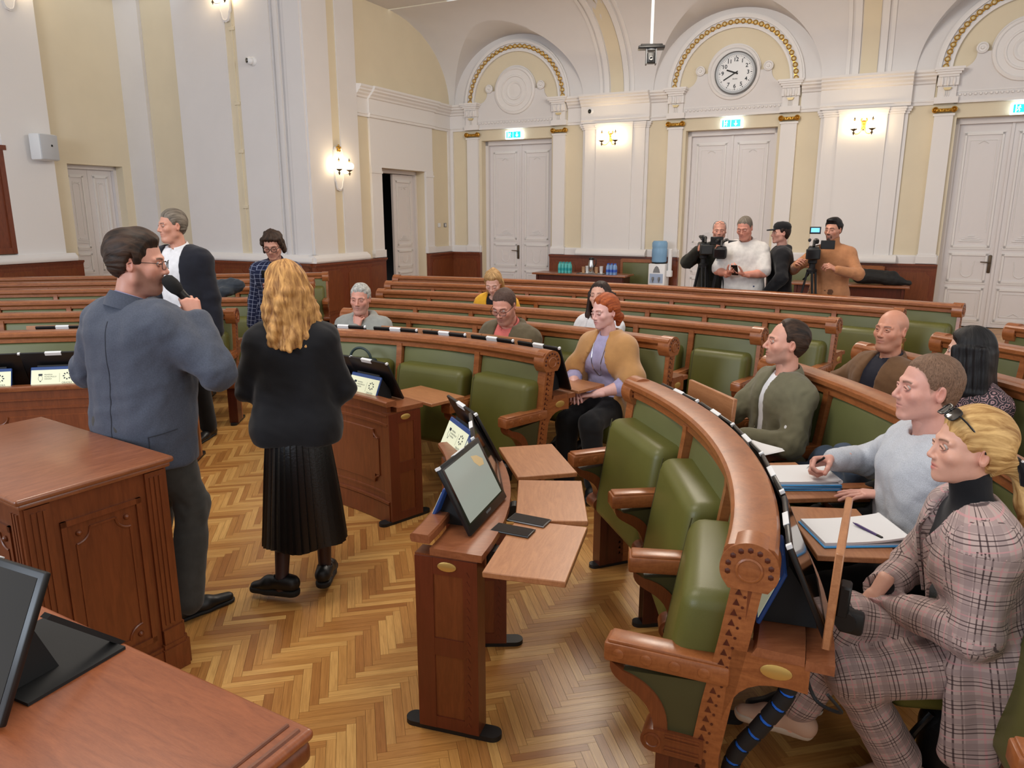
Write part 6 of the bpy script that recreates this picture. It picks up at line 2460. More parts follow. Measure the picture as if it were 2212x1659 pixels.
# 9 ---- red haired woman with camel coat over her shoulders
p = Person('red haired woman with camel coat draped over her lavender top', sit('M2', 4, 0.10, 0.02), dict(
    k=0.97, pel=(0, 0.24, 0.575), stand=False, lean=0.0, sw=0.152, h=0.0105, hh=0.0036, bust=1, pyaw=-0.05,
    head=(-0.22, 0.10, 0.03), hd=dict(fem=1, skin=(232, 184, 176), brow=(150, 96, 66), closed=0.6, lips=(206, 116, 122), nose=0.8),
    arms=arms2(dict(w=(-0.10, 0.56, 0.70), hint=(-1, -0.6, -0.6), fwd=(0.7, 0.6, -0.1), palm=(0, 0, -1)), dict(w=(0.07, 0.57, 0.71), hint=(1, -0.6, -0.6), fwd=(-0.7, 0.7, -0.1), palm=(0, 0, -1))),
    legs={'L': {'a': (-0.20, 0.66, 0.10), 'hint': (0, 1, 1), 'foot': (-0.3, 1, 0)}, 'R': {'a': (0.02, 0.72, 0.10), 'hint': (0, 1, 1), 'foot': (-0.2, 1, 0)}}, bare='LR'))
RED = p
p.trousers('trouser_black', 0.014, 0.02, 0.97, wr=0.004)
for d in 'LR': p.shoe(d, 'shoe_black', 'shoe_sole', heel=0.012, style='boot', h=0.008)
red_top = p.top('lavender', 0.010, 0.62, 0.05, name='top', neck=0.064, seed=21, wr=0.0035)


def coat_shape(s, F):
    for sg, dd in ((-1, 'L'), (1, 'R')):
        a = s.sh[dd] + s.rt * sg * 0.01
        e = s.el[dd] + s.rt * sg * 0.02 - s.fw * 0.02
        F.cap(a, e, 0.088, 0.082, 0.05, 'u', 2)
        F.cap(e - s.fw * 0.03 + V3(0, 0, 0.05), e - s.fw * 0.05 + s.rt * sg * 0.04 - V3(0, 0, 0.30), 0.085, 0.070, 0.06, 'u', 3)
        F.cap(e - s.fw * 0.05 + s.rt * sg * 0.04 - V3(0, 0, 0.28), e - s.fw * 0.02 + s.rt * sg * 0.05 - V3(0, 0, 0.58), 0.066, 0.052, 0.05, 'u', 3)
F_pts = [p.pel - V3(0, 0, 0.50), p.nb + V3(0, 0, 0.08), p.sh['L'] - p.rt * 0.16, p.sh['R'] + p.rt * 0.16]
F = Field(*p.bounds(F_pts, 0.16), 0.011)
p.add_torso(F, 0.026)
coat_shape(p, F)
for t_ in range(9):
    a0, a1 = PI * 0.25 + 1.5 * PI * t_ / 9, PI * 0.25 + 1.5 * PI * (t_ + 1) / 9
    f_ = lambda a: p.nb + p.up * 0.015 + p.rt * math.sin(a) * 0.082 + p.fw * math.cos(a) * 0.075
    F.cap(f_(a0), f_(a1), 0.022, None, 0.02)
F.cap(p.nb, p.nb + p.up * 0.3, 0.066, 0.07, 0.01, 's')


def cutfront(D, X, Y, Z):
    px, py, pz = X - p.pel[0], Y - p.pel[1], Z - p.pel[2]
    u = px * p.up[0] + py * p.up[1] + pz * p.up[2]
    x = px * p.rt[0] + py * p.rt[1] + pz * p.rt[2]
    y = px * p.fw[0] + py * p.fw[1] + pz * p.fw[2]
    w = 0.050 + 0.085 * np.clip((0.46 - u) / 0.30, 0, 1)
    return np.maximum(D, -np.maximum(np.abs(x) - w, 0.0 - y))
F.fn(cutfront)
F.box(p.pel + V3(0, 0.12, -0.20), (0.175, 0.45, 0.22), None, 0.03, 0.01, 's')
for dd in 'LR': F.cap(p.el[dd] + (p.wr[dd] - p.el[dd]) * 0.15, p.wr[dd], 0.060, 0.05, 0.02, 's')
p.finish(F, 'coat', 'camel_coat', 0.005, 22, wf=22.0)


def redtail(F):
    F.cap((0, -0.10, -0.02), (0.0, -0.135, -0.06), 0.034, 0.030, 0.02)
    F.cap((0.0, -0.130, -0.05), (0.01, -0.125, -0.11), 0.028, 0.016, 0.02)
p.hair('hair_red', 'tail', 0.013, amp=0.0022, freq=150, extra=redtail, strand='y', seed=23)
seam(p, red_top, [(0.055 * math.cos(PI * i / 24), 0.47 - 0.26 * math.sin(PI * i / 24)) for i in range(25)], (0, -1), 'chrome', 0.0035, 'necklace')

# 10 ---- olive bomber jacket
p = Person('man with short receding hair in olive bomber jacket beside a raised writing board', sit('R2', 0, -0.14, 0.0), dict(
    k=0.97, hs=1.04, pel=(0, 0.22, 0.55), stand=False, lean=-0.04, fat=0.2, sw=0.165, h=0.010, hh=0.0034, pyaw=-0.10,
    head=(-0.26, -0.10, 0.0), hd=dict(skin=(218, 162, 142), brow=(90, 68, 56), stubble=0.45, beard=(120, 94, 80), nose=1.25, look=(0.3, 0.12), iris=(70, 90, 90)),
    arms=arms2(dict(w=(-0.12, 0.52, 0.74), hint=(-1, -0.3, -0.8), fwd=(0.7, 0.7, 0), palm=(0, 0, -1)), dict(w=(0.10, 0.60, 0.78), hint=(1, -0.4, -0.7), fwd=(-0.5, 0.8, 0), palm=(0, 0, -1))),
    legs=sit_legs()))
p.trousers('trouser_black', 0.010)
for d in 'LR': p.shoe(d, 'shoe_black', 'shoe_sole', h=0.010)
p.top('shirt_white', 0.006, 0.9, 0.04, name='shirt', neck=0.062)
p.top('jacket_olive', 0.022, 0.97, 0.06, name='jacket', open_=(0.038, 0.030, 0.44, -0.2), collar='stand', neck=0.070, wr=0.006, seed=24)
p.hair('hair_darkbrown', 'short', 0.009, amp=0.0012, freq=240, strand='y', fade=0.5, line=[(-0.14, -0.085), (-0.035, -0.070), (-0.030, -0.030), (-0.004, 0.012), (0.002, -0.010), (0.018, -0.006), (0.026, 0.040), (0.040, 0.085), (0.058, 0.100), (0.080, 0.104), (0.13, 0.15)])

# 11 ---- bald man in brown leather jacket
p = Person('bald man in brown leather jacket over a navy shirt', sit('R3', 0, 0.0, 0.0), dict(
    k=0.98, hs=1.05, pel=(0, 0.20, 0.53), stand=False, lean=-0.14, fat=0.4, sw=0.178, armw=1.1, h=0.011, hh=0.0036, pyaw=0.05,
    head=(0.16, -0.08, 0.0), hd=dict(skin=(212, 150, 124), brow=(96, 70, 56), fat=0.35, stubble=0.25, beard=(120, 92, 78), shade_cap=(170, 124, 104), cap_fn=lambda P: buzz_fn(P) * (1 - smooth01(P[:, 2], 0.03, 0.07)), look=(0, 0.2)),
    arms=arms2(dict(w=(-0.22, 0.48, 0.74), hint=(-1, -0.3, -0.6), fwd=(0.3, 0.9, 0), palm=(0, 0, -1)), dict(w=(0.30, 0.45, 0.72), hint=(1, -0.3, -0.5), fwd=(-0.2, 0.9, 0), palm=(0, 0, -1))),
    legs=sit_legs()))
p.trousers('jeans', 0.010)
for d in 'LR': p.shoe(d, 'shoe_black', 'shoe_sole', h=0.011)
p.top('shirt_navy', 0.008, 0.9, 0.04, name='shirt', collar='stand', neck=0.062)
p.top('jacket_brown', 0.022, 0.97, 0.06, name='jacket', open_=(0.06, 0.055, 0.5, -0.2), collar='stand', neck=0.078, wr=0.005, seed=26)

# 12 ---- young man in light grey knit sweater, writing
p = Person('young man with cropped hair in light grey knit jumper writing with a pen', sit('R2', 2, -0.20, 0.0), dict(
    k=1.03, hs=1.08, pel=(0, 0.21, 0.56), stand=False, lean=0.02, fat=0.3, sw=0.178, armw=1.12, h=0.0095, hh=0.003, handh=0.0034, pyaw=-0.12,
    head=(0.02, -0.05, 0.0), hd=dict(skin=(222, 166, 150), brow=(104, 74, 58), lips=(196, 124, 120), look=(0.3, 0.1), shade_cap=(128, 98, 80), cap_fn=buzz_fn, stubble=0.12, beard=(150, 116, 100)),
    arms=arms2(dict(ww=(1.535, 2.83, 0.800), hint=(-1, -0.3, -0.7), wf=(-0.88, 0.42, -0.10), wp=(0, 0, -1), curl=(0.10, 0.15, 0.2, 0.25), thumb=(0.2, 0.2)), dict(ww=(1.40, 3.06, 0.875), hint=(1, -0.3, -0.6), wf=(-0.97, -0.12, -0.12), wp=(-0.1, -0.75, -0.65), curl=(1.05, 1.15, 1.2, 1.25), thumb=(0.9, 0.7))),
    legs={'L': {'a': (-0.20, 0.70, 0.09), 'hint': (-0.2, 0.4, 1)}, 'R': {'a': (0.10, 0.62, 0.085), 'hint': (0.1, 1, 1)}}))
WRITER = p
p.trousers('trouser_black', 0.012)
for d in 'LR': p.shoe(d, 'shoe_black', 'sneaker_sole', h=0.008)
p.hair(hairmat('hair_cropped', (92, 68, 52), (142, 110, 88), sc=(200, 200, 120)), 'crop', 0.0045, amp=0.0006, freq=400)
p.top('knit_light', 0.014, 0.97, 0.07, name='jumper', neck=0.062, wr=0.005, seed=28)

# 13 ---- woman in plaid trouser suit
p = Person('blonde woman with ponytail in pink and grey plaid trouser suit', sit('R2', 3, -0.20, 0.0), dict(
    k=0.95, hs=1.02, pel=(0, 0.24, 0.565), stand=False, lean=0.16, sw=0.158, h=0.0085, hh=0.0028, handh=0.0030, bust=0.5, pyaw=-0.16, hunch=0.015,
    head=(0.10, -0.05, 0.02), hd=dict(fem=1, skin=(224, 172, 150), brow=(110, 76, 56), lips=(206, 112, 108), lip_w=0.8, look=(0.35, 0.12), iris=(70, 84, 84), nose=0.7),
    arms=arms2(dict(w=(0.02, 0.50, 0.66), hint=(-1, -0.6, -0.5), fwd=(0.9, 0.3, 0), palm=(0, 0, -1)),
               dict(w=(0.06, 0.56, 0.685), hint=(1, -0.5, -0.6), fwd=(-0.16, 0.50, -0.85), palm=(0.75, -0.25, -0.45), curl=(0.22, 0.25, 0.28, 0.32), thumb=(0.2, 0.3), spread=0.05)),
    legs={'L': {'a': (-0.03, 0.44, 0.095), 'hint': (-0.1, 1, 1), 'foot': (0.0, 1, 0)}, 'R': {'a': (0.03, 0.80, 0.23), 'hint': (0, 0.6, 1), 'foot': (0.2, 1, 0), 'fp': 0.10}}, ankles='LR'))
PLAID = p
p.trousers('plaid_suit', 0.014, 0.022, 0.86, uv=True, wr=0.004, seed=31, h=0.009)
for d in 'LR': p.shoe(d, 'sneaker_pink', 'sneaker_sole', style='sneaker', lace='sneaker_sole', h=0.005)
p.top('knit_black', 0.004, 0.93, 0.04, name='jumper', collar='roll', neck=0.056, h=0.010, cuff=0.0)
F_pts = [p.pel - V3(0, 0.02, 0.36), p.nb + V3(0, 0, 0.07), *p.sh.values(), *p.el.values(), *p.wr.values()]
F = Field(*p.bounds(F_pts, 0.17), 0.0088)
p.add_torso(F, 0.024)
for sg in (-1, 1):       # coat skirts hanging beside the seat
    F.cap(p.pel + p.rt * sg * 0.12 - p.fw * 0.02, p.pel + p.rt * sg * 0.19 + p.fw * 0.03 - V3(0, 0, 0.27), 0.085, 0.060, 0.06, 'u', 1)
    F.cap(p.pel + p.rt * sg * 0.17 + p.fw * 0.12, p.pel + p.rt * sg * 0.20 + p.fw * 0.10 - V3(0, 0, 0.26), 0.045, 0.045, 0.06, 'u', 1)
F.box(p.pel + V3(0, 0.08, -0.14), (0.165, 0.40, 0.13), None, 0.02, 0.02, 's')
for i_, d in ((2, 'L'), (4, 'R')): p.add_arm(F, d, 0.020, i_, 0.95, 0.008)
F.cap(p.nb - p.up * 0.01, p.nb + (p.HO - p.nb) * 1.2, 0.070, 0.08, 0.01, 's')


def cut13(D, X, Y, Z):
    px, py, pz = X - p.pel[0], Y - p.pel[1], Z - p.pel[2]
    u = px * p.up[0] + py * p.up[1] + pz * p.up[2]
    x = px * p.rt[0] + py * p.rt[1] + pz * p.rt[2]
    y = px * p.fw[0] + py * p.fw[1] + pz * p.fw[2]
    w = 0.020 + 0.055 * np.clip((u - 0.06) / 0.4, 0, 1)
    arm_free = u > 0.17
    return np.where(arm_free, np.maximum(D, -np.maximum(np.abs(x + 0.005) - w, 0.02 - y)), D)
F.fn(cut13)
p.finish(F, 'blazer', 'plaid_suit', 0.0038, 33, uv=True)
# lapels
for sg in (-1, 1):
    vs = []
    for u, xi, xo in ((0.485, 0.070, 0.088), (0.43, 0.060, 0.110), (0.385, 0.055, 0.135), (0.375, 0.052, 0.112), (0.30, 0.045, 0.085), (0.22, 0.036, 0.052), (0.17, 0.030, 0.034)):
        for x in (xi, xo):
            dep = 0.150 - 0.9 * max(0, x - 0.05) + (0.01 if u < 0.4 else -0.06 * (u - 0.38) / 0.1)
            c_ = p.pel + p.up * u + p.rt * sg * x + p.fw * (dep + p.o['hunch'] * (u - 0.1) * 1.6)
            vs.append(tuple(c_))
    m_ = MB()
    n_ = len(vs) // 2
    top = vs
    bot = [tuple(Vector(v) - Vector(p.fw) * 0.008) for v in vs]
    fs = [(2 * i, 2 * i + 1, 2 * i + 3, 2 * i + 2) for i in range(n_ - 1)] + [(2 * n_ + 2 * i, 2 * n_ + 2 * i + 2, 2 * n_ + 2 * i + 3, 2 * n_ + 2 * i + 1) for i in range(n_ - 1)]
    fs += [(2 * i + 1, 2 * n_ + 2 * i + 1, 2 * n_ + 2 * i + 3, 2 * i + 3) for i in range(n_ - 1)] + [(2 * i, 2 * i + 2, 2 * n_ + 2 * i + 2, 2 * n_ + 2 * i) for i in range(n_ - 1)]
    m_.add(top + bot, fs)
    lo_ = m_.build('lapel', 'plaid_suit', p.root)
    at_ = lo_.data.attributes.new('uvw', 'FLOAT_VECTOR', 'CORNER')
    for li, l in enumerate(lo_.data.loops):
        c_ = lo_.data.vertices[l.vertex_index].co
        at_.data[li].vector = (c_.x * 0.7 + c_.z * 0.7, c_.z * 0.7 - c_.x * 0.7, 0)


def pony(F):
    F.cap((0, -0.105, -0.030), (0, -0.140, -0.052), 0.034, 0.026, 0.02)
    F.cap((0, -0.150, -0.060), (-0.01, -0.190, -0.15), 0.024, 0.036, 0.015)
    F.cap((-0.01, -0.190, -0.15), (-0.02, -0.195, -0.30), 0.036, 0.016, 0.02)
p.hair('hair_blond', 'pony', 0.014, amp=0.0016, freq=170, extra=pony, strand='y', seed=34, box=((-0.15, -0.25, -0.34), (0.15, 0.15, 0.17)), line=[(-0.14, -0.085), (-0.035, -0.075), (-0.028, -0.030), (0.0, 0.004), (0.016, -0.012), (0.030, 0.004), (0.046, 0.028), (0.062, 0.050), (0.080, 0.070), (0.13, 0.10)])
HM = p.HM()
sc_ = MB().tube([(0.034 * math.cos(a) * (1 + 0.12 * math.sin(5 * a)), -0.147 + 0.012 * math.sin(a), -0.056 + 0.034 * math.sin(a)) for a in [2 * PI * i / 24 for i in range(24)]], 0.013, 8, 0, HM, closed=True)
so_ = sc_.build('scrunchie', 'knit_black', p.root)
for i in range(6):
    a = 2 * PI * i / 6
    MB().ball((0.046 * math.cos(a), -0.150 + 0.012 * math.sin(a), -0.056 + 0.046 * math.sin(a)), 0.0045, 8, 0, HM).build('pearl', 'white_plastic', so_)
p.glasses('black_plastic', 0.028, 0.020, 0.0026, up=0.80, tint='lens_dark', round_=0.4)

# 14 ---- black haired woman in paisley blouse
p = Person('woman with long black hair in dark paisley blouse with her face hidden', sit('R3', 1, 0.0, 0.0), dict(
    k=0.95, pel=(0, 0.22, 0.55), stand=False, lean=0.05, sw=0.158, h=0.011, hh=0.0042, bust=0, pyaw=0.15,
    head=(-1.10, 0.05, 0.0), hd=dict(fem=1, skin=(222, 176, 156), brow=(40, 28, 26)),
    arms=LAP(), legs=sit_legs(0.95)))
p.trousers('trouser_black', 0.010)
for d in 'LR': p.shoe(d, 'shoe_black', 'shoe_sole', h=0.012)
p.top('paisley', 0.016, 0.96, 0.05, name='blouse', neck=0.062, seed=36, wr=0.004)
p.hair('hair_black', 'long', 0.018, amp=0.0012, freq=150, extra=curtain(0.40, 0.080, 0.045), seed=37, box=((-0.17, -0.21, -0.44), (0.17, 0.15, 0.17)), line=[(-0.14, -0.085), (-0.035, -0.09), (0.0, -0.06), (0.030, 0.0), (0.046, 0.040), (0.066, 0.060), (0.085, 0.080), (0.13, 0.11)])

# 15-18 ---- camera crew behind the last row
def cam_legs(k): return stand_legs(0.12, 0, k)


p = Person('cameraman with glasses pushed up on his bald head in dark green jacket', world_M(2.62, 9.52, -112), dict(
    k=1.05, pel=(0, 0, 1.0), fat=0.5, sw=0.172, h=0.014, hh=0.005, head=(0.10, 0.05, 0), hd=dict(skin=(206, 148, 128), brow=(110, 90, 80), fat=0.4),
    arms=arms2(dict(w=(-0.12, 0.34, 1.46), hint=(-1, -0.2, -1), fwd=(0.3, 0.8, 0.3), palm=(1, 0, 0), curl=(1, 1, 1, 1)), dict(w=(0.20, 0.36, 1.48), hint=(1, -0.1, -1), fwd=(-0.3, 0.8, 0.3), palm=(-1, 0, 0), curl=(1, 1, 1, 1))), legs=cam_legs(1.05)))
p.trousers('trouser_khaki', 0.012)
for d in 'LR': p.shoe(d, 'shoe_black', 'shoe_sole', h=0.012)
p.top('jacket_darkgreen', 0.024, 0.97, 0.20, name='jacket', wr=0.005, seed=40, neck=0.070, collar='stand', skirted=0.01)
p.glasses('black_plastic', 0.026, 0.018, 0.0022, up=0.75)

p = Person('man in white polo shirt and jeans looking at his phone', world_M(2.82, 9.06, -118), dict(
    k=1.09, hs=1.08, pel=(0, 0, 1.03), fat=0.6, sw=0.178, armw=1.1, h=0.013, hh=0.0045, head=(-0.15, 0.35, 0), bare='LR',
    hd=dict(skin=(206, 142, 122), brow=(110, 84, 70), fat=0.3, closed=0.6, shade_cap=(126, 102, 86), cap_fn=buzz_fn),
    arms=arms2(dict(w=(-0.06, 0.34, 1.22), hint=(-1, -0.3, -0.8), fwd=(0.7, 0.5, 0.2), palm=(0.2, 0, 1), curl=(0.5, 0.5, 0.5, 0.5)), dict(w=(0.10, 0.36, 1.22), hint=(1, -0.3, -0.8), fwd=(-0.5, 0.6, 0.3), palm=(-0.2, 0, 1), curl=(0.7, 0.7, 0.7, 0.7))), legs=cam_legs(1.09)))
TEXTER = p
p.trousers('jeans', 0.012)
for d in 'LR': p.shoe(d, 'shoe_black', 'shoe_sole', h=0.012)
p.top('polo_white', 0.018, 0.42, 0.12, name='polo_shirt', collar='stand', neck=0.066, wr=0.004, seed=42, cuff=0.008, skirted=0.006)
p.hair('hair_greybrown', 'short', 0.004, amp=0.0008)

p = Person('man in black hoodie and black cap turned towards the doors', world_M(3.26, 9.06, 165), dict(
    k=1.04, pel=(0, 0, 0.985), fat=0.3, sw=0.172, h=0.014, hh=0.005, head=(0.25, 0.0, 0), hd=dict(skin=(206, 152, 134), brow=(60, 46, 40)),
    arms=arms2(dict(w=(-0.24, 0.16, 0.98), hint=(-1, -0.6, 0), fwd=(0.3, 0.8, -0.4), palm=(1, 0, 0)), dict(w=(0.26, 0.10, 0.92), hint=(1, -0.6, 0), fwd=(0, 0.5, -0.9), palm=(-1, 0, 0))), legs=cam_legs(1.04)))
p.trousers('trouser_khaki', 0.014)
for d in 'LR': p.shoe(d, 'shoe_black', 'shoe_sole', h=0.012)
p.top('knit_black', 0.024, 0.96, 0.13, name='hoodie', hood=True, wr=0.005, seed=44, neck=0.070)
p.hair('hair_dark', 'short', 0.008)
cp = MB()
HM = p.HM()
cp.lathe([(0.090, 0.0), (0.092, 0.03), (0.082, 0.062), (0.055, 0.085), (0.0, 0.094)], 24, 0, HM @ Matrix.Translation((0, -0.014, 0.050)) @ Matrix.Diagonal((0.93, 1.16, 1, 1)))
cp.prism([(0.075 * math.cos(a), 0.085 + 0.085 * math.sin(a)) for a in [PI * i / 12 for i in range(13)]], 0.0, 0.012, 'xy', 0, HM @ Matrix.Translation((0, 0.0, 0.050)) @ Matrix.Rotation(-0.12, 4, 'X'))
cp.build('cap', 'knit_black', p.root)

p = Person('dark haired man with goatee in tan turtleneck behind a video camera', world_M(3.74, 8.74, -128), dict(
    k=1.07, hs=1.05, pel=(0, 0, 1.01), fat=0.25, sw=0.172, h=0.012, hh=0.0042, head=(-0.22, 0.04, 0), hd=dict(skin=(204, 146, 122), brow=(32, 22, 20), goatee=0.95, beard=(34, 24, 22), stubble=0.3, brow_w=1.0, nose=1.2),
    arms=arms2(dict(w=(-0.14, 0.32, 1.30), hint=(-1, -0.4, -0.6), fwd=(0.6, 0.6, 0.4), palm=(0.8, 0, -0.4), curl=(0.9, 0.9, 0.9, 0.9)), dict(w=(0.28, 0.34, 1.34), hint=(1, -0.3, -0.8), fwd=(-0.2, 0.8, 0.4), palm=(-0.8, 0, -0.4), curl=(0.9, 0.9, 0.9, 0.9))), legs=cam_legs(1.07)))
p.trousers('trouser_brown', 0.012)
for d in 'LR': p.shoe(d, 'shoe_black', 'shoe_sole', h=0.012)
p.top('turtleneck_tan', 0.012, 0.97, 0.10, name='turtleneck', collar='roll', neck=0.054, wr=0.0035, seed=46)


def quiff(F):
    F.ell((0, 0.045, 0.108), (0.055, 0.05, 0.028), 0.025)
p.hair('hair_black', 'short', 0.014, amp=0.002, extra=quiff, strand='y', fade=0.6)
# ------------------------------------------------------------------ desk monitors with name displays
plain('screen_lit', (150, 158, 152), 0.12, emit=(150, 160, 152), es=0.25)
plain('display_cream', (226, 228, 196), 0.35, emit=(226, 228, 196), es=0.22)
plain('display_blue', (40, 66, 120), 0.35, emit=(40, 66, 120), es=0.15)
plain('ink', (34, 42, 52), 0.6)
plain('paper', (236, 236, 238), 0.7)
plain('folder_blue', (70, 160, 226), 0.45)
plain('pen_purple', (74, 54, 110), 0.35)


def tomesh(c, name):
    o = bpy.data.objects.new(name, c)
    me = bpy.data.meshes.new_from_object(o)
    me.name = name
    bpy.data.objects.remove(o)
    return me


def textobj(name, s, size, mat, parent, M, align='CENTER', bold=0.0, ext=0.0004):
    c = bpy.data.curves.new(name, 'FONT')
    c.body = s
    c.size = size
    c.align_x = align
    c.align_y = 'CENTER'
    c.extrude = ext
    c.offset = bold
    c.materials.append(MATS[mat])
    return lk(bpy.data.objects.new(name, tomesh(c, name)), parent, M)


# local frame: y towards the sitter, z up, origin on the shelf
LEAN = math.radians(27)
MP = Matrix.Translation((0, 0.085, 0.008)) @ Matrix.Rotation(LEAN, 4, 'X')          # panel stands at y=0..-0.014, z up, screen towards +y
me_mon = MB().rbox((-0.185, -0.014, 0.0), (0.185, 0.0, 0.255), 0.004, 2, 0, MP).mesh('housing', 'black_plastic')
me_scr = MB().box((-0.170, 0.0, 0.030), (0.170, 0.0008, 0.242), 0, MP).mesh('screen', 'screen_dark')
me_scr_lit = MB().box((-0.158, 0.0008, 0.036), (0.158, 0.0016, 0.236), 0, MP).mesh('screen', 'screen_lit')
me_lab = MB().box((-0.045, -0.0155, 0.236), (0.045, -0.0135, 0.2565), 0, MP).box((-0.045, -0.014, 0.2545), (0.045, 0.0006, 0.2565), 0, MP).mesh('top_label', 'white_plastic')
me_tip = MB().box((0.172, -0.0145, 0.246), (0.1855, 0.0005, 0.2556), 0, MP).mesh('corner_tip', 'white_plastic')
MN = Matrix.Translation((0, -0.100, 0.006)) @ Matrix.Rotation(-math.radians(24), 4, 'X')    # name display leaning the other way, face towards -y
me_foot = MB().prism([(-0.082, 0.0), (0.06, 0.0), (0.05, 0.05), (-0.025, 0.15), (-0.032, 0.13)], -0.10, 0.10, 'yz').mesh('stand', 'black_matte')
me_nd = MB().rbox((-0.132, 0.0, 0.0), (0.132, 0.012, 0.150), 0.003, 1, 0, MN).mesh('name_display', 'display_blue')
me_nf = MB().box((-0.128, -0.0012, 0.014), (0.128, 0.0, 0.130), 0, MN).mesh('display_face', 'display_cream')
ink = MB()
for i in range(8):
    a = 2 * PI * i / 8
    ink.add([(0.070 + r_ * math.cos(a + d_), -0.0018, 0.088 + r_ * math.sin(a + d_)) for r_, d_ in ((0.014, -0.25), (0.023, -0.22), (0.024, 0.12), (0.014, 0.2))], [(0, 1, 2, 3)], 0, MN)
ink.box((-0.088, -0.0018, 0.094), (-0.066, -0.0012, 0.106), 0, MN)
ink.tube([(-0.077 + 0.012 * math.sin(t), -0.0014, 0.078 + 0.016 * math.cos(t)) for t in [2 * PI * i / 14 for i in range(14)]], 0.0008, 4, 0, MN, closed=True)
ink.add([(-0.083, -0.0018, 0.056), (-0.071, -0.0018, 0.056), (-0.077, -0.0018, 0.062)], [(0, 1, 2)], 0, MN)
ink.box((0.028, -0.0016, 0.050), (0.0288, -0.0012, 0.106), 0, MN)
me_ink = ink.mesh('emblem', 'ink')
MT = MN @ Matrix.Translation((0, -0.0016, 0)) @ Matrix.Rotation(PI / 2, 4, 'X')
tc1 = bpy.data.curves.new('lettering', 'FONT')
tc1.body = 'PRIM\u0102RIA\nMUNICIPIULUI\nORADEA'
tc1.size = 0.0105
tc1.space_line = 1.25
tc1.materials.append(MATS['ink'])
tc2 = bpy.data.curves.new('lettering', 'FONT')
tc2.body = 'ORADEA'
tc2.size = 0.0145
tc2.align_x = 'CENTER'
tc2.materials.append(MATS['ink'])
tm1, tm2 = tomesh(tc1, 'lettering'), tomesh(tc2, 'lettering')


def monitor(M_, label, display=True, lit=False, text=True, group='desk monitors with name displays'):
    root = empty('desk_monitor')
    root.matrix_world = M_
    tag(root, label, 'monitor', group)
    h = inst('housing', me_mon, root)
    s = inst('screen', me_scr, root)
    if lit: inst('picture_area', me_scr_lit, s)
    inst('top_label', me_lab, h)
    inst('corner_tip', me_tip, h)
    inst('stand', me_foot, root)
    if display:
        n = inst('name_display', me_nd, root)
        inst('display_face', me_nf, n)
        if text:
            e = inst('emblem', me_ink, n)
            e['kind'] = 'stuff'
            lk(bpy.data.objects.new('lettering', tm1), n, MT @ Matrix.Translation((-0.056, 0.096, 0)))
            lk(bpy.data.objects.new('lettering', tm2), n, MT @ Matrix.Translation((0.070, 0.042, 0)))
    return root


def mon_at(key, t, z, label, lit=False, text=True, dn=-0.105, rot=0.0, sc=(1.1, 1.1, 1.1), **k):
    return monitor(ROWS[key].frame(t, dn, z) @ Matrix.Rotation(PI + rot, 4, 'Z') @ Matrix.Diagonal((*sc, 1)), label, True, lit, text, **k)


r_ = mon_at('DR', 0.80, 0.755, 'desk monitor with pale lit screen beside the two phones', True, dn=-0.085, rot=-0.18)
MB().prism([(-0.10, 0.205), (-0.055, 0.216), (-0.060, 0.190), (-0.085, 0.165), (-0.125, 0.160), (-0.135, 0.180)], 0.0016, 0.0020, 'xz', 0, MP).build('painted_reflection', plain('reflection_paint', (226, 200, 150), 0.2), r_)  # warm reflection painted as a coloured patch on the screen
textobj('maker_mark', 'HANNY', 0.013, 'grey_plastic', r_, MP @ Matrix.Translation((0, 0.0012, 0.018)) @ Matrix.Rotation(PI, 4, 'Z') @ Matrix.Rotation(PI / 2, 4, 'X'))
mon_at('DR', 0.42, 0.755, 'desk monitor with dark screen standing in the middle of the small desk')
mon_at('DR', 0.06, 0.755, 'desk monitor showing its name display at the far end of the small desk', rot=0.12)
mon_at('DM', DM.len - 0.33, 0.755, 'desk monitor at the pedestal end of the panelled desk by the blonde woman')
mon_at('DM', DM.len - 0.68, 0.755, 'desk monitor half hidden by the blonde woman, on the panelled desk')
mon_at('DL', DL.len - 0.42, 0.755, 'desk monitor half hidden by the speaker, on the desk next to the podium')
mon_at('DL', DL.len - 0.82, 0.755, 'desk monitor next to a black cable on the desk by the podium')
for i, t in enumerate((0.28, 0.72, 1.14, 1.56, 1.97)):
    mon_at('M1', t, 0.757, ['desk monitor in front of the grey hoodie man', 'desk monitor in front of the folded board beside the grey hoodie man', 'desk monitor in front of the black rucksack', 'desk monitor in front of the man in coral polo shirt', 'desk monitor at the carved row end in front of the red haired woman'][i], text=False, dn=-0.135, sc=(1.04, 1.05, 1.33))
for i, t in enumerate((0.30, 0.70, 1.08, 1.46, 1.87)):
    mon_at('R1', t, 0.757, ['desk monitor beside loose white papers in front of the olive jacket man', 'desk monitor just before the raised board of the olive jacket man', 'desk monitor in front of the stacked blue folders', 'desk monitor in front of the open notepad with purple pen', 'desk monitor reflecting the notepad at the carved row end'][i], text=False, dn=-0.125, sc=(1.04, 1.05, 1.22))
for i, t in enumerate((1.30, 1.76)):
    mon_at('L1', t, 0.757, ['desk monitor on the seat row behind the podium, away from the speaker', 'desk monitor on the seat row behind the podium, beside the speaker'][i], text=False, dn=-0.135, sc=(1.04, 1.05, 1.33))
# monitor on the presiding desk
pr_ = at(2, 1600, 1.05)
fgm = monitor(Matrix.Translation((-1.012, 1.255, 1.05)) @ Matrix.Rotation(math.radians(155.2), 4, 'Z') @ Matrix.Diagonal((1.0, 1.0, 1.05, 1)), 'tilted monitor with brown reflection on the presiding desk', False, False, False, group='')

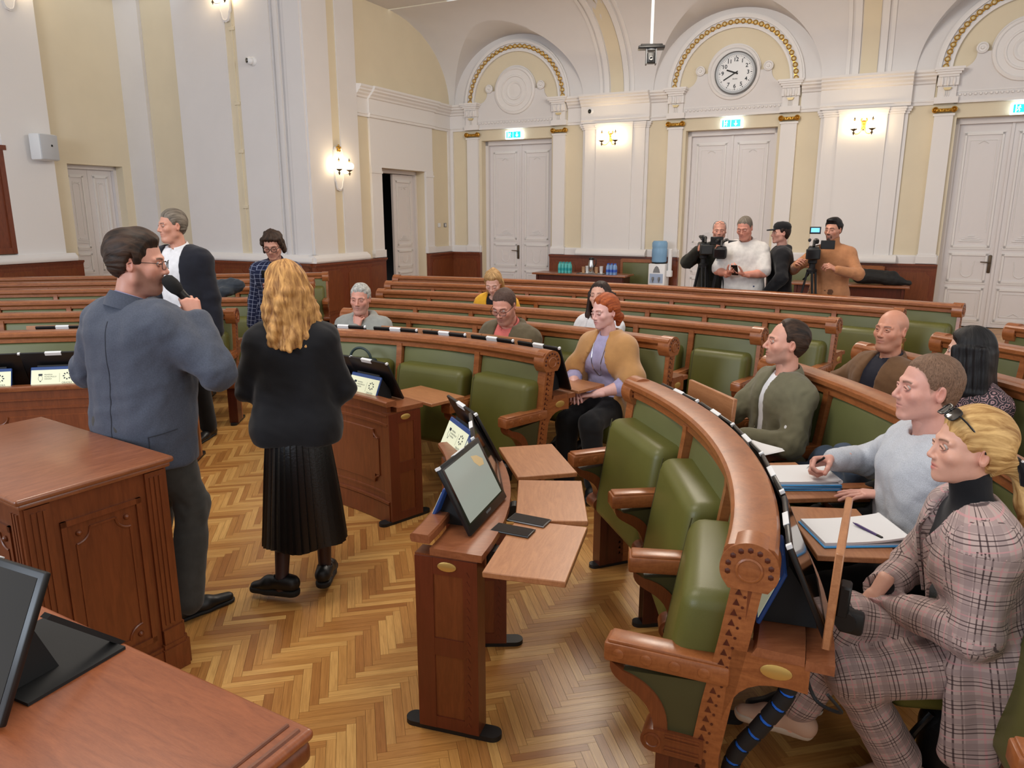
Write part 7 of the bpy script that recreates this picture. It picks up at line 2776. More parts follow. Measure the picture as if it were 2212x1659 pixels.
MB().prism([(-0.05, 0.125), (-0.06, 0.13), (-0.20, 0.0), (-0.185, 0.0)], -0.135, -0.115, 'yz').build('prop_leg', 'black_matte', fgm)
MB().box((-0.16, -0.18, 0.0), (0.10, 0.02, 0.006)).build('base_plate', 'black_matte', fgm)
# ------------------------------------------------------------------ phones, papers, pens, bags
me_ph = MB().rbox((-0.037, -0.078, 0), (0.037, 0.078, 0.0085), 0.004, 2).mesh('case', 'black_plastic')
me_pg = MB().box((-0.034, -0.074, 0.0085), (0.034, 0.074, 0.0090)).mesh('glass', 'screen_dark')


def phone(M_, label, rim=None):
    r = empty('smartphone')
    r.matrix_world = M_
    tag(r, label, 'phone', 'phones on the small desk' if rim is not None else None)
    inst('case', me_ph, r)
    inst('glass', me_pg, r)
    if rim: MB().tube([(-0.036, -0.077, 0.005), (0.036, -0.077, 0.005), (0.036, 0.077, 0.005), (-0.036, 0.077, 0.005)], 0.0025, 6, closed=True).build('bumper', rim, r)
    return r


q = at(1108, 1147, 0.75)
phone(Matrix.Translation((q.x, q.y, 0.7482)) @ Matrix.Rotation(math.radians(66), 4, 'Z'), 'black smartphone lying closer to the desk monitor', 'black_plastic')
q = at(1143, 1125, 0.75)
phone(Matrix.Translation((q.x, q.y, 0.7482)) @ Matrix.Rotation(math.radians(64), 4, 'Z'), 'smartphone with clear silver edge on the writing board', 'grey_plastic')
p = TEXTER
mh = p.root.matrix_world @ Matrix.Translation(Vector((p.wr['R'] + p.wr['L']) / 2) + Vector((0.0, 0.10, 0.05))) @ Matrix.Rotation(0.9, 4, 'X')
phone(mh, 'dark smartphone held by the man in white polo shirt')


def pad(M_, label, n_f, pen, w=0.215, d=0.30, group='notepads on blue folders', curl=0.02):
    r = empty('notepad')
    r.matrix_world = M_
    tag(r, label, 'notepad', group)
    z = 0.0
    for i in range(n_f):
        f_ = MB().rbox((-w / 2 - 0.008, -d / 2 - 0.006, z), (w / 2 + 0.008, d / 2 + 0.006, z + 0.006), 0.002, 1)
        f_.build('folder', 'folder_blue', r, Matrix.Rotation(0.03 * (i % 2), 4, 'Z'))
        z += 0.0062
        MB().box((-w / 2, -d / 2, z), (w / 2, d / 2, z + 0.004)).build('inner_sheets', 'paper', r, Matrix.Rotation(0.03 * (i % 2), 4, 'Z'))
        z += 0.0042
    # curled top sheets
    nx, ny = 4, 14
    vs, fs = [], []
    for layer in (0, 0.008):
        for j_ in range(ny + 1):
            y = -d / 2 + d * j_ / ny
            dz = curl * (j_ / ny) ** 3
            for i in range(nx + 1): vs.append((-w / 2 + w * i / nx, y, z + dz + layer))
    m_ = nx + 1
    N1 = m_ * (ny + 1)
    for j_ in range(ny):
        for i in range(nx):
            a = j_ * m_ + i
            fs += [(a, a + m_, a + m_ + 1, a + 1), (N1 + a, N1 + a + 1, N1 + a + m_ + 1, N1 + a + m_)]
    for j_ in range(ny):
        for i in (0, nx):
            a = j_ * m_ + i
            fs.append((a, N1 + a, N1 + a + m_, a + m_) if i == 0 else (a, a + m_, N1 + a + m_, N1 + a))
    for i in range(nx):
        fs += [(i, i + 1, N1 + i + 1, N1 + i), (ny * m_ + i, N1 + ny * m_ + i, N1 + ny * m_ + i + 1, ny * m_ + i + 1)]
    MB().add(vs, fs).build('sheets', 'paper', r)
    MB().tube([(-w / 2, d / 2, z + curl), (w / 2, d / 2, z + curl)], 0.010, 10).build('rolled_page', 'paper', r)
    if pen:
        po = empty('pen', (0, 0, 0))
        po.matrix_world = M_ @ Matrix.Translation((0.02, 0.04, z + 0.018)) @ Matrix.Rotation(math.radians(110), 4, 'Z') @ Matrix.Rotation(0.04, 4, 'X')
        tag(po, 'purple ballpoint pen lying on the open notepad', 'pen')
        MB().lathe([(0.0015, -0.062), (0.0048, -0.045), (0.0052, 0.05)], 10, 0, Matrix.Rotation(PI / 2, 4, 'X')).build('barrel', 'pen_purple', po)
        MB().lathe([(0.0056, 0.05), (0.0056, 0.072), (0.003, 0.074)], 10, 0, Matrix.Rotation(PI / 2, 4, 'X')).build('pen_cap', 'black_plastic', po)
    return r


RR = ROWS['R1']
# frame +y points to the centre; sheets face the sitter, so turn them round
pad(RR.frame(1.33, -0.425, 0.7575) @ Matrix.Rotation(math.radians(188), 4, 'Z'), 'open white notepad on a blue folder with a purple pen on it', 1, True)
pad(RR.frame(0.85, -0.41, 0.7575) @ Matrix.Rotation(math.radians(176), 4, 'Z'), 'white notepad on a thick stack of blue folders', 3, False, curl=0.008)
m = MB()
for i in range(4): m.box((-0.105, -0.15, 0.0006 * i), (0.105, 0.15, 0.0006 * i + 0.0005), 0, Matrix.Rotation(0.06 * i, 4, 'Z'))
o = m.build('loose_papers', 'paper', None, RR.frame(0.45, -0.40, 0.7575) @ Matrix.Rotation(0.3, 4, 'Z'))
tag(o, 'loose white papers beside the raised writing board', 'papers')
# board under the loose papers and pen in the writer's hand
p = WRITER
pw = p.wr['R'] + p.Rt[:, 1] * 0.085 + V3(-0.03, 0.0, -0.01)
po = empty('pen')
po.matrix_world = p.root.matrix_world @ Matrix.Translation(Vector(pw)) @ Matrix.Rotation(-0.9, 4, 'Y') @ Matrix.Rotation(0.2, 4, 'X')
tag(po, 'silver and black pen held by the writing man', 'pen')
MB().lathe([(0.001, -0.07), (0.004, -0.055), (0.0045, 0.0)], 10).build('tip_section', 'chrome', po)
MB().lathe([(0.0048, 0.0), (0.0048, 0.06), (0.003, 0.072)], 10).build('barrel', 'black_plastic', po)
MB().box((0.004, -0.0015, 0.03), (0.007, 0.0015, 0.07)).build('clip', 'chrome', po)

# microphone of the speaker
p = SPEAKER
mp = p.wr['R'] + nrm(V3(*p.o['arms']['R']['fwd'])) * 0.080 + V3(-0.02, 0.02, 0)
face = p.HO + V3(0.125, 0.060, -0.095)
dv = Vector(nrm(face - mp))
mo = empty('microphone')
mo.matrix_world = p.root.matrix_world @ Matrix.Translation(Vector(mp)) @ dv.to_track_quat('Z', 'Y').to_matrix().to_4x4()
tag(mo, 'black hand microphone held to the mouth of the speaker', 'microphone')
MB().lathe([(0.013, -0.10), (0.016, -0.09), (0.020, 0.055), (0.022, 0.07)], 18).build('handle', 'black_plastic', mo)
MB().lathe([(0.022, 0.07), (0.030, 0.09), (0.033, 0.115), (0.029, 0.145), (0.015, 0.16), (0, 0.163)], 20).build('grille', plain('mic_foam', (22, 22, 23), 0.9, bumpy=0.6, bscale=400), mo)

# phone gimbal of the man in the checked shirt
p = GIMBAL
gp = p.wr['L'] + V3(0.0, 0.07, 0.02)
go = empty('phone_gimbal')
go.matrix_world = p.root.matrix_world @ Matrix.Translation(Vector(gp))
tag(go, 'grey phone gimbal held by the man in checked shirt', 'gimbal')
MB().lathe([(0.016, -0.08), (0.019, 0.03), (0.015, 0.05)], 14).build('grip', 'grey_plastic', go)
MB().tube([(0, 0, 0.05), (0.03, 0.01, 0.08), (0.06, 0.0, 0.12), (0.05, -0.01, 0.15)], 0.012, 8).build('arm', 'grey_plastic', go)
MB().rbox((-0.05, -0.006, 0.12), (0.10, 0.006, 0.19), 0.004, 2).build('held_phone', 'black_plastic', go)
MB().rbox((0.02, -0.012, 0.11), (0.055, 0.012, 0.125), 0.004, 2).build('clamp', 'white_plastic', go)


# ------------------------------------------------------------------ soft things: rucksack, coats, bags
def lump(name, label, cat, prims, mat, h=0.010, amp=0.006, freq=30, seed=3, M_=None, group=None):
    pts = np.array([q_ for pr in prims for q_ in pr[:2]])
    F = Field(pts.min(0) - 0.14, pts.max(0) + 0.14, h)
    for a, b, r0, r1 in prims: F.cap(a, b, r0, r1, 0.05)
    P, Q, _ = F.mesh()
    N_ = vnormals(P, Q)
    P = P + N_ * (waves(P, seed, amp, freq, 7) + waves(P, seed + 5, amp * 0.4, freq * 2.6, 6))[:, None]
    o = lk(bpy.data.objects.new(name, npmesh(name, P, Q, mat)), None, M_)
    return tag(o, label, cat, group)


q = at(1990, 1560, 0.15)
bk = empty('rucksack', (1.50, 2.13, 0), math.radians(-62))
tag(bk, 'black leather rucksack standing on the floor by the plaid suit woman', 'rucksack')
F = Field((-0.20, -0.15, -0.02), (0.20, 0.15, 0.40), 0.008)
F.box((0, 0, 0.145), (0.135, 0.075, 0.145), None, 0.06, 0.02)
F.ell((0, 0, 0.24), (0.128, 0.074, 0.085), 0.04)
F.plane((0, 0, 0.004), (0, 0, -1))
P, Q, _ = F.mesh()
P = P + vnormals(P, Q) * waves(P, 4, 0.0025, 36, 6)[:, None]
lk(bpy.data.objects.new('body', npmesh('body', P, Q, 'leather_black')), bk)
F = Field((-0.16, 0.02, -0.02), (0.16, 0.16, 0.26), 0.008)
F.box((0, 0.085, 0.095), (0.100, 0.026, 0.085), None, 0.024, 0.01)
P, Q, _ = F.mesh()
lk(bpy.data.objects.new('front_pocket', npmesh('front_pocket', P, Q, 'leather_black')), bk)
MB().tube([(0.05 * math.cos(t), -0.02, 0.315 + 0.075 * math.sin(t)) for t in [PI * i / 12 for i in range(13)]], 0.009, 8).build('carry_loop', 'leather_black', bk)
MB().tube([(0.128 * math.cos(t), 0.055, 0.17 + 0.125 * math.sin(t)) for t in [PI * (0.02 + 0.96 * i / 20) for i in range(21)]], 0.004, 6).build('zip', 'bronze', bk)
MB().tube([(0.09 * math.cos(t), 0.112, 0.11 + 0.062 * math.sin(t)) for t in [PI * (0.02 + 0.96 * i / 16) for i in range(17)]], 0.0035, 6).build('pocket_zip', 'bronze', bk)
for sg in (-1, 1):
    MB().tube([(sg * 0.07, -0.075, 0.29), (sg * 0.09, -0.125, 0.22), (sg * 0.12, -0.12, 0.10), (sg * 0.13, -0.06, 0.03)], 0.012, 8).build('strap', 'leather_black', bk)

R2_ = ROWS['R2']
Fm = R2_.frame(R2_.mid[1])
lump('denim_jacket', 'dusty blue jacket heaped on the seat beside the writing man', 'jacket', [((-0.20, 0.20, 0.54), (0.18, 0.24, 0.54), 0.075, 0.08), ((-0.15, 0.12, 0.62), (0.16, 0.14, 0.66), 0.07, 0.07), ((0.0, 0.35, 0.53), (0.15, 0.38, 0.52), 0.06, 0.05), ((-0.18, 0.16, 0.70), (0.0, 0.12, 0.74), 0.05, 0.05)], 'denim_blue', M_=Fm)
Fm = R2_.frame(R2_.mid[2])
lump('dark_coat', 'black coat lying on the seat behind the writing man', 'coat', [((0.26, 0.20, 0.53), (0.30, 0.40, 0.53), 0.05, 0.05), ((0.28, 0.12, 0.58), (0.30, 0.14, 0.66), 0.05, 0.05)], 'knit_black', M_=Fm)
L3_ = ROWS['L3']
q = at(470, 622, 1.10)
lump('grey_coat', 'dark grey blue coat thrown over the seat row beside the suit man', 'coat', [((-0.20, 0, 0.02), (0.18, 0.03, 0.04), 0.09, 0.085), ((-0.1, -0.08, -0.03), (0.12, -0.08, 0.0), 0.07, 0.07), ((0.14, 0.0, 0.06), (0.25, 0.0, 0.06), 0.055, 0.06)], 'denim_coat' if 'denim_coat' in MATS else cloth('denim_coat', (52, 58, 66)), M_=Matrix.Translation((q.x, q.y, 1.07)), amp=0.010)
M2_, M3_ = ROWS['M2'], ROWS['M3']
bp = empty('black_rucksack')
bp.matrix_world = M2_.frame(M2_.mid[1]) @ Matrix.Translation((0.10, 0.22, 0.47))
tag(bp, 'small black rucksack on the seat between hoodie man and polo shirt man', 'rucksack')
F = Field((-0.18, -0.14, -0.02), (0.18, 0.14, 0.44), 0.010)
F.box((0, 0, 0.17), (0.12, 0.07, 0.17), None, 0.05, 0.02)
P, Q, _ = F.mesh()
P = P + vnormals(P, Q) * waves(P, 6, 0.004, 34, 6)[:, None]
lk(bpy.data.objects.new('body', npmesh('body', P, Q, 'black_matte')), bp)
MB().tube([(0.07 * math.cos(t), 0.02, 0.33 + 0.075 * math.sin(t)) for t in [PI * i / 12 for i in range(13)]], 0.012, 8).build('strap', 'black_matte', bp)
hb = empty('handbag')
hb.matrix_world = M2_.frame(M2_.mid[3]) @ Matrix.Translation((-0.02, 0.22, 0.47))
tag(hb, 'black handbag with silver patterned flap beside the red haired woman', 'handbag')
hb_b = MB().rbox((-0.13, -0.06, 0), (0.13, 0.06, 0.17), 0.03, 3).build('body', 'leather_black', hb)
plain('silver_scarf', (190, 188, 180), 0.4, 0.3, var=0.35, vscale=60)
F = Field((-0.18, -0.12, 0.10), (0.18, 0.12, 0.32), 0.010)
F.cap((-0.10, 0, 0.19), (0.10, 0.01, 0.20), 0.045, 0.05, 0.03)
F.cap((-0.04, 0, 0.23), (0.05, 0, 0.22), 0.04, 0.035, 0.03)
P, Q, _ = F.mesh()
P = P + vnormals(P, Q) * waves(P, 8, 0.006, 60, 6)[:, None]
lk(bpy.data.objects.new('scarf', npmesh('scarf', P, Q, 'silver_scarf')), hb)
M1_ = ROWS['M1']
bb = empty('dark_bag')
bb.matrix_world = M1_.frame(M1_.mid[0]) @ Matrix.Translation((-0.10, 0.20, 0.86))
tag(bb, 'dark green bag with arched handle behind the name displays', 'bag')
MB().rbox((-0.12, -0.05, -0.10), (0.12, 0.05, 0.02), 0.025, 3).build('body', plain('bag_green', (36, 52, 52), 0.6), bb)
MB().tube([(0.085 * math.cos(t), 0, 0.01 + 0.085 * math.sin(t)) for t in [PI * i / 14 for i in range(15)]], 0.010, 8).build('handle', 'bag_green', bb)
R3_ = ROWS['R3']
lump('pink_scarf', 'bright pink scarf at the shoulder of the paisley blouse woman', 'scarf', [((0.18, 0.34, 0.86), (0.20, 0.38, 0.98), 0.05, 0.05), ((0.16, 0.36, 0.80), (0.22, 0.36, 0.84), 0.05, 0.045)], cloth('scarf_pink', (190, 36, 92)), M_=R3_.frame(R3_.mid[1]))
lump('black_bag_seat', 'black bag on the seat beside the paisley blouse woman', 'bag', [((-0.1, 0.2, 0.56), (0.12, 0.24, 0.56), 0.09, 0.09), ((-0.05, 0.16, 0.68), (0.1, 0.18, 0.66), 0.08, 0.07)], 'black_matte', M_=R3_.frame(R3_.mid[2]))

# ------------------------------------------------------------------ cables
cb = empty('cable_sleeve')
R1_ = ROWS['R1']
Fe = R1_.frame(R1_.len - 0.05)
cb.matrix_world = Fe
tag(cb, 'thick black spiral cable sleeve with blue wires under the carved row end', 'cable')
pts_ = [(0.02, -0.13, 0.68), (0.02, -0.12, 0.58), (0.02, -0.06, 0.46), (0.02, 0.005, 0.34), (0.02, 0.02, 0.20), (0.02, 0.02, 0.02)]
def spl(pts, n=30):
    P_ = [Vector(q_) for q_ in pts]
    out = []
    for i in range(n + 1):
        u = i / n * (len(P_) - 1)
        k_ = min(int(u), len(P_) - 2)
        t = u - k_
        p0, p1, p2, p3 = P_[max(k_ - 1, 0)], P_[k_], P_[k_ + 1], P_[min(k_ + 2, len(P_) - 1)]
        out.append(tuple(0.5 * ((2 * p1) + (p2 - p0) * t + (2 * p0 - 5 * p1 + 4 * p2 - p3) * t * t + (3 * p1 - p0 - 3 * p2 + p3) * t ** 3)))
    return out
c_ = spl(pts_, 34)
MB().tube(c_, 0.021, 10).build('wires', plain('wire_blue', (40, 110, 220), 0.5), cb)
for i in range(0, 31, 3):
    MB().tube([tuple(Vector(c_[i]).lerp(Vector(c_[i + 1]), 0.15)), c_[i + 1], c_[i + 2], tuple(Vector(c_[i + 2]).lerp(Vector(c_[i + 3]), 0.6))], 0.026, 10).build('sleeve_band', 'black_matte', cb)
def cable(name, label, pts, r=0.004, M_=None):
    return tag(MB().tube(spl(pts, 40), r, 6).build(name, 'black_matte', None, M_), label, 'cable')
cable('cable', 'thin black cable looping under the shelf at the carved row end', [(0.02, -0.16, 0.68), (0.0, -0.20, 0.60), (-0.06, -0.26, 0.62), (-0.10, -0.22, 0.69)], 0.005, Fe)
cable('cable', 'black power cable bundle hanging under the writing board with phones', [(0.0, -0.22, 0.72), (0.0, -0.27, 0.66), (0.02, -0.30, 0.62), (-0.03, -0.30, 0.60), (-0.04, -0.27, 0.66), (0.01, -0.26, 0.63), (0.0, -0.24, 0.70)], 0.006, DR.frame(0.95))
cable('cable', 'thin black cable lying on the desk beside the podium', [(0.10, -0.05, 0.762), (0.03, 0.0, 0.80), (-0.05, 0.01, 0.806), (-0.10, -0.04, 0.765)], 0.004, DL.frame(DL.len - 0.80))

# ------------------------------------------------------------------ along the back wall (frame of the wall)
def A(x, y, z, rz=0.0):
    return MA @ Matrix.Translation((x, y, z)) @ Matrix.Rotation(rz, 4, 'Z')


def table(x0, x1, y0, y1, label):
    r = empty('side_table')
    r.matrix_world = A((x0 + x1) / 2, (y0 + y1) / 2, 0)
    tag(r, label, 'table', 'wooden side tables at the back wall')
    w, d = (x1 - x0) / 2, (y1 - y0) / 2
    MB().rbox((-w, -d, 0.725), (w, d, 0.76), 0.008, 2).build('table_top', 'wood_top', r)
    MB().box((-w + 0.06, -d + 0.08, 0.0), (w - 0.06, -d + 0.11, 0.725)).build('modesty_panel', 'wood_dark', r)
    for sg in (-1, 1):
        MB().box((sg * (w - 0.09) - 0.02, -d + 0.05, 0), (sg * (w - 0.09) + 0.02, d - 0.05, 0.725)).build('side_leg', 'wood_dark', r)
    return r


table(2.55, 4.50, -1.12, -0.55, 'wooden side table with water bottles and coffee tray')
table(7.45, 9.27, -1.12, -0.55, 'wooden side table with a black camera bag on it')


def wall_chair(x, label):
    r = empty('chair')
    r.matrix_world = A(x, -0.36, 0)
    tag(r, label, 'chair', 'green chairs at the back wall')
    w = 0.30
    for sg in (-1, 1):
        MB().box((sg * w - 0.025, 0.16, 0), (sg * w + 0.025, 0.20, 1.02)).build('leg', 'wood_rail', r)
        MB().box((sg * w - 0.025, -0.24, 0), (sg * w + 0.025, -0.20, 0.45)).build('leg', 'wood_rail', r)
    MB().box((-w, 0.15, 0.96), (w, 0.20, 1.03)).build('top_rail', 'wood_rail', r)
    MB().rbox((-w + 0.03, 0.13, 0.50), (w - 0.03, 0.19, 0.955), 0.015, 2).build('backrest', 'leather_back', r)
    MB().rbox((-w, -0.24, 0.40), (w, 0.16, 0.48), 0.02, 2).build('seat', 'leather_seat', r)


wall_chair(4.42, 'green leather chair behind the coffee table beside the water cooler')
wall_chair(7.62, 'green leather chair behind the man in tan turtleneck')
wall_chair(8.55, 'green leather chair half hidden by the black camera bag')

# bottles
def glassy(name, c, tr=0.75):
    m, nt, b = nodemat(name)
    b.inputs['Base Color'].default_value = (*lin(c), 1)
    b.inputs['Roughness'].default_value = 0.12
    b.inputs['Transmission Weight'].default_value = tr
    b.inputs['IOR'].default_value = 1.25
    return m


glassy('bottle_teal', (110, 214, 212), 0.25)
glassy('bottle_blue', (150, 188, 240), 0.25)
glassy('carboy_blue', (150, 196, 236), 0.3)
plain('label_blue', (50, 90, 190), 0.5)
plain('label_teal', (40, 160, 165), 0.5)


def bottles(x0, y0, mat, lab, what):
    b_m = MB().lathe([(0.030, 0), (0.032, 0.01), (0.032, 0.13), (0.026, 0.165), (0.013, 0.19), (0.012, 0.20)], 14).mesh('bottle_body', mat)
    c_m = MB().lathe([(0.014, 0.198), (0.014, 0.216), (0, 0.217)], 12).mesh('bottle_cap', lab)
    l_m = MB().lathe([(0.0328, 0.05), (0.0328, 0.10)], 14).mesh('bottle_label', lab)
    for j_ in range(2):
        for i in range(4 if what == 'teal' else 3):
            r = empty('water_bottle')
            r.matrix_world = A(x0 + 0.068 * i, y0 + 0.07 * j_, 0.76)
            tag(r, 'small %s plastic water bottle in the pack beside the coffee tray' % what, 'bottle', '%s water bottles on the side table' % what)
            inst('bottle_body', b_m, r)
            inst('bottle_cap', c_m, r)
            inst('bottle_label', l_m, r)


bottles(3.08, -0.95, 'bottle_teal', 'label_teal', 'teal')
bottles(4.10, -0.98, 'bottle_blue', 'label_blue', 'blue')
tr = empty('tray')
tr.matrix_world = A(3.76, -0.93, 0.76)
tag(tr, 'flat serving tray with coffee cups on the side table', 'tray')
MB().rbox((-0.27, -0.13, 0.0), (0.27, 0.13, 0.012), 0.004, 1).build('plate', 'white_plastic', tr)
MB().tube([(-0.27, -0.13, 0.014), (0.27, -0.13, 0.014), (0.27, 0.13, 0.014), (-0.27, 0.13, 0.014)], 0.007, 6, closed=True).build('rim', 'bronze', tr)
th = empty('thermos_jug')
th.matrix_world = A(3.74, -0.93, 0.773)
tag(th, 'steel thermos jug with black lid standing on the tray', 'jug')
MB().lathe([(0.055, 0), (0.060, 0.01), (0.060, 0.16), (0.042, 0.24), (0.040, 0.255)], 20).build('body', 'chrome', th)
MB().lathe([(0.044, 0.255), (0.046, 0.29), (0.035, 0.305), (0, 0.307)], 18).build('lid', 'black_plastic', th)
MB().tube([(0.045, 0, 0.28), (0.10, 0, 0.27), (0.10, 0, 0.18), (0.062, 0, 0.12)], 0.010, 8).build('handle', 'black_plastic', th)
plain('kraft', (186, 146, 112), 0.8)
for i, (x, mt, n_, lb) in enumerate(((-0.17, 'kraft', 3, 'brown paper cup stack beside the teal bottles'), (-0.09, 'white_plastic', 4, 'white paper cup stack beside the thermos jug'), (0.10, 'kraft', 3, 'brown paper cup stack beside the thermos handle'), (0.20, 'white_plastic', 4, 'white paper cup stack beside the blue bottles'))):
    r = empty('paper_cups')
    r.matrix_world = A(3.76 + x, -0.95, 0.773)
    tag(r, lb, 'cups', 'paper cup stacks on the tray')
    for k_ in range(n_):
        MB().lathe([(0.026, 0.018 * k_), (0.036, 0.018 * k_ + 0.085), (0.038, 0.018 * k_ + 0.087), (0.034, 0.018 * k_ + 0.084)], 16).build('cup', mt, r)
# water cooler
wc = empty('water_cooler')
wc.matrix_world = A(4.95, -0.42, 0)
tag(wc, 'white water cooler with a blue bottle beside the door', 'water cooler')
MB().rbox((-0.165, -0.16, 0.0), (0.165, 0.16, 0.97), 0.02, 2).build('cabinet', 'white_plastic', wc)
MB().prism([(-0.07, 0.80), (0.07, 0.80), (0.055, 0.86), (0.03, 0.91), (0, 0.93), (-0.03, 0.91), (-0.055, 0.86)], -0.165, -0.155, 'xz').build('emblem_panel', 'grey_plastic', wc)
MB().box((-0.13, -0.166, 0.60), (0.13, -0.155, 0.78)).build('tap_panel', plain('cooler_blue', (160, 178, 206), 0.5), wc)
for sg in (-1, 1):
    t_ = MB().rbox((sg * 0.06 - 0.018, -0.21, 0.66), (sg * 0.06 + 0.018, -0.16, 0.72), 0.006, 1)
    t_.tube([(sg * 0.06, -0.20, 0.66), (sg * 0.06, -0.20, 0.62)], 0.010, 8)
    t_.build('tap', 'grey_plastic', wc)
MB().lathe([(0.07, 0.96), (0.14, 1.00), (0.148, 1.03), (0.142, 1.10), (0.148, 1.12), (0.148, 1.24), (0.142, 1.26), (0.148, 1.28), (0.148, 1.36), (0.12, 1.40), (0, 1.405)], 28).build('carboy', 'carboy_blue', wc)
MB().lathe([(0.15, 0.965), (0.15, 0.985), (0.08, 0.99)], 24).build('bottle_seat', 'black_plastic', wc)
MB().lathe([(0.040, 0.80), (0.040, 1.24), (0.030, 1.25), (0, 1.25)], 16, 0, Matrix.Translation((0.215, -0.02, 0))).build('cup_tube', 'white_plastic', wc)
MB().rbox((0.165, -0.07, 0.72), (0.265, 0.03, 0.84), 0.008, 1).build('cup_holder', 'white_plastic', wc)
# camera bag on the second table
M_b = A(8.82, -0.85, 0.76)
lump('camera_bag', 'black padded camera bag lying on the side table', 'bag', [((-0.30, 0, 0.13), (0.18, 0, 0.12), 0.125, 0.11), ((0.10, -0.05, 0.10), (0.32, -0.02, 0.07), 0.09, 0.06), ((0.30, 0, 0.05), (0.44, -0.02, 0.045), 0.05, 0.04)], 'black_matte', M_=M_b, amp=0.006, freq=22)

# ------------------------------------------------------------------ wall things: clock, exit signs, lamps, loudspeaker, cameras
ck = empty('wall_clock')
ck.matrix_world = A(DC[1] + 0.04, -0.105, 4.385)
tag(ck, 'round white wall clock in the medallion over the middle door', 'clock')
RX = Matrix.Rotation(PI / 2, 4, 'X')
MB().lathe([(0.365, -0.04), (0.365, 0.03), (0.350, 0.045), (0.345, 0.03), (0.345, 0.0)], 48, 0, RX).build('bezel', 'grey_plastic', ck)
MB().lathe([(0.345, 0.0), (0.345, 0.012), (0.300, 0.014), (0.30, 0.010), (0, 0.010)], 48, 0, RX).build('dial', 'white_plastic', ck)
MB().lathe([(0.348, 0.013), (0.345, 0.020), (0.305, 0.018), (0.305, 0.013)], 48, 0, RX, 0.0, 2 * PI - 0.0005).build('dial_ring', plain('dial_grey', (176, 180, 184), 0.4), ck)
tk = MB()
for i in range(60):
    a = 2 * PI * i / 60
    L_, w_ = (0.030, 0.006) if i % 5 == 0 else (0.016, 0.003)
    tk.box((-w_, -0.0125, 0.295 - L_), (w_, -0.0105, 0.295), 0, Matrix.Rotation(a, 4, 'Y'))
tk.build('minute_track', 'ink', ck)['kind'] = 'stuff'
for i in range(1, 13):
    a = 2 * PI * i / 12
    if i == 8: continue
    textobj('numeral', str(i), 0.092, 'ink', ck, Matrix.Translation((0.225 * math.sin(a), -0.0125, 0.225 * math.cos(a))) @ RX, bold=0.002)
textobj('maker_name', 'Bodet', 0.036, 'ink', ck, Matrix.Translation((0.0, -0.0125, -0.10)) @ RX)
for nm, ang, L_, w_, y in (('hour_hand', 290, 0.165, 0.012, -0.018), ('minute_hand', 240, 0.235, 0.009, -0.023)):
    MB().box((-w_, y - 0.003, -0.05), (w_, y, L_), 0, Matrix.Rotation(math.radians(ang), 4, 'Y')).build(nm, 'black_matte', ck)

plain('exit_green', (24, 196, 190), 0.4, emit=(24, 190, 196), es=1.3)
plain('exit_white', (240, 250, 255), 0.4, emit=(225, 245, 255), es=2.2)
for k_, c in enumerate((1.62, 6.09, 10.60)):
    ex = empty('exit_sign')
    ex.matrix_world = A(c, -0.02, 3.525)
    tag(ex, 'lit green exit sign with running man over the %s' % ['door with the plain medallion', 'door below the clock', 'door beside the camera bag table'][k_], 'exit sign', None)
    MB().rbox((-0.20, -0.07, -0.085), (0.20, 0.02, 0.085), 0.012, 2).build('housing', 'exit_white', ex)
    MB().box((-0.165, -0.073, -0.062), (-0.015, -0.069, 0.062)).build('pictogram_panel', 'exit_green', ex)
    MB().box((-0.005, -0.073, -0.062), (0.165, -0.069, 0.062)).build('arrow_panel', 'exit_green', ex)
    ar = MB().box((0.072, -0.076, -0.005), (0.088, -0.073, 0.045)).prism([(0.045, -0.005), (0.115, -0.005), (0.08, -0.048)], -0.076, -0.073, 'xz')
    ar.build('arrow', 'exit_white', ex)
    mn = MB().ball((-0.078, -0.074, 0.040), (0.010, 0.002, 0.010), 8)
    for a_, b_ in (((-0.082, 0.028), (-0.092, -0.004)), ((-0.092, -0.004), (-0.075, -0.022)), ((-0.075, -0.022), (-0.085, -0.048)), ((-0.092, -0.004), (-0.115, -0.030)), ((-0.084, 0.024), (-0.062, 0.008)), ((-0.084, 0.024), (-0.112, 0.016))):
        mn.tube([(a_[0], -0.0745, a_[1]), (b_[0], -0.0745, b_[1])], 0.0055, 6)
    mn.box((-0.135, -0.076, -0.055), (-0.120, -0.073, 0.055))
    mn.build('running_man', 'exit_white', ex)

plain('globe_lit', (255, 244, 224), 0.4, emit=(255, 226, 178), es=24.0)


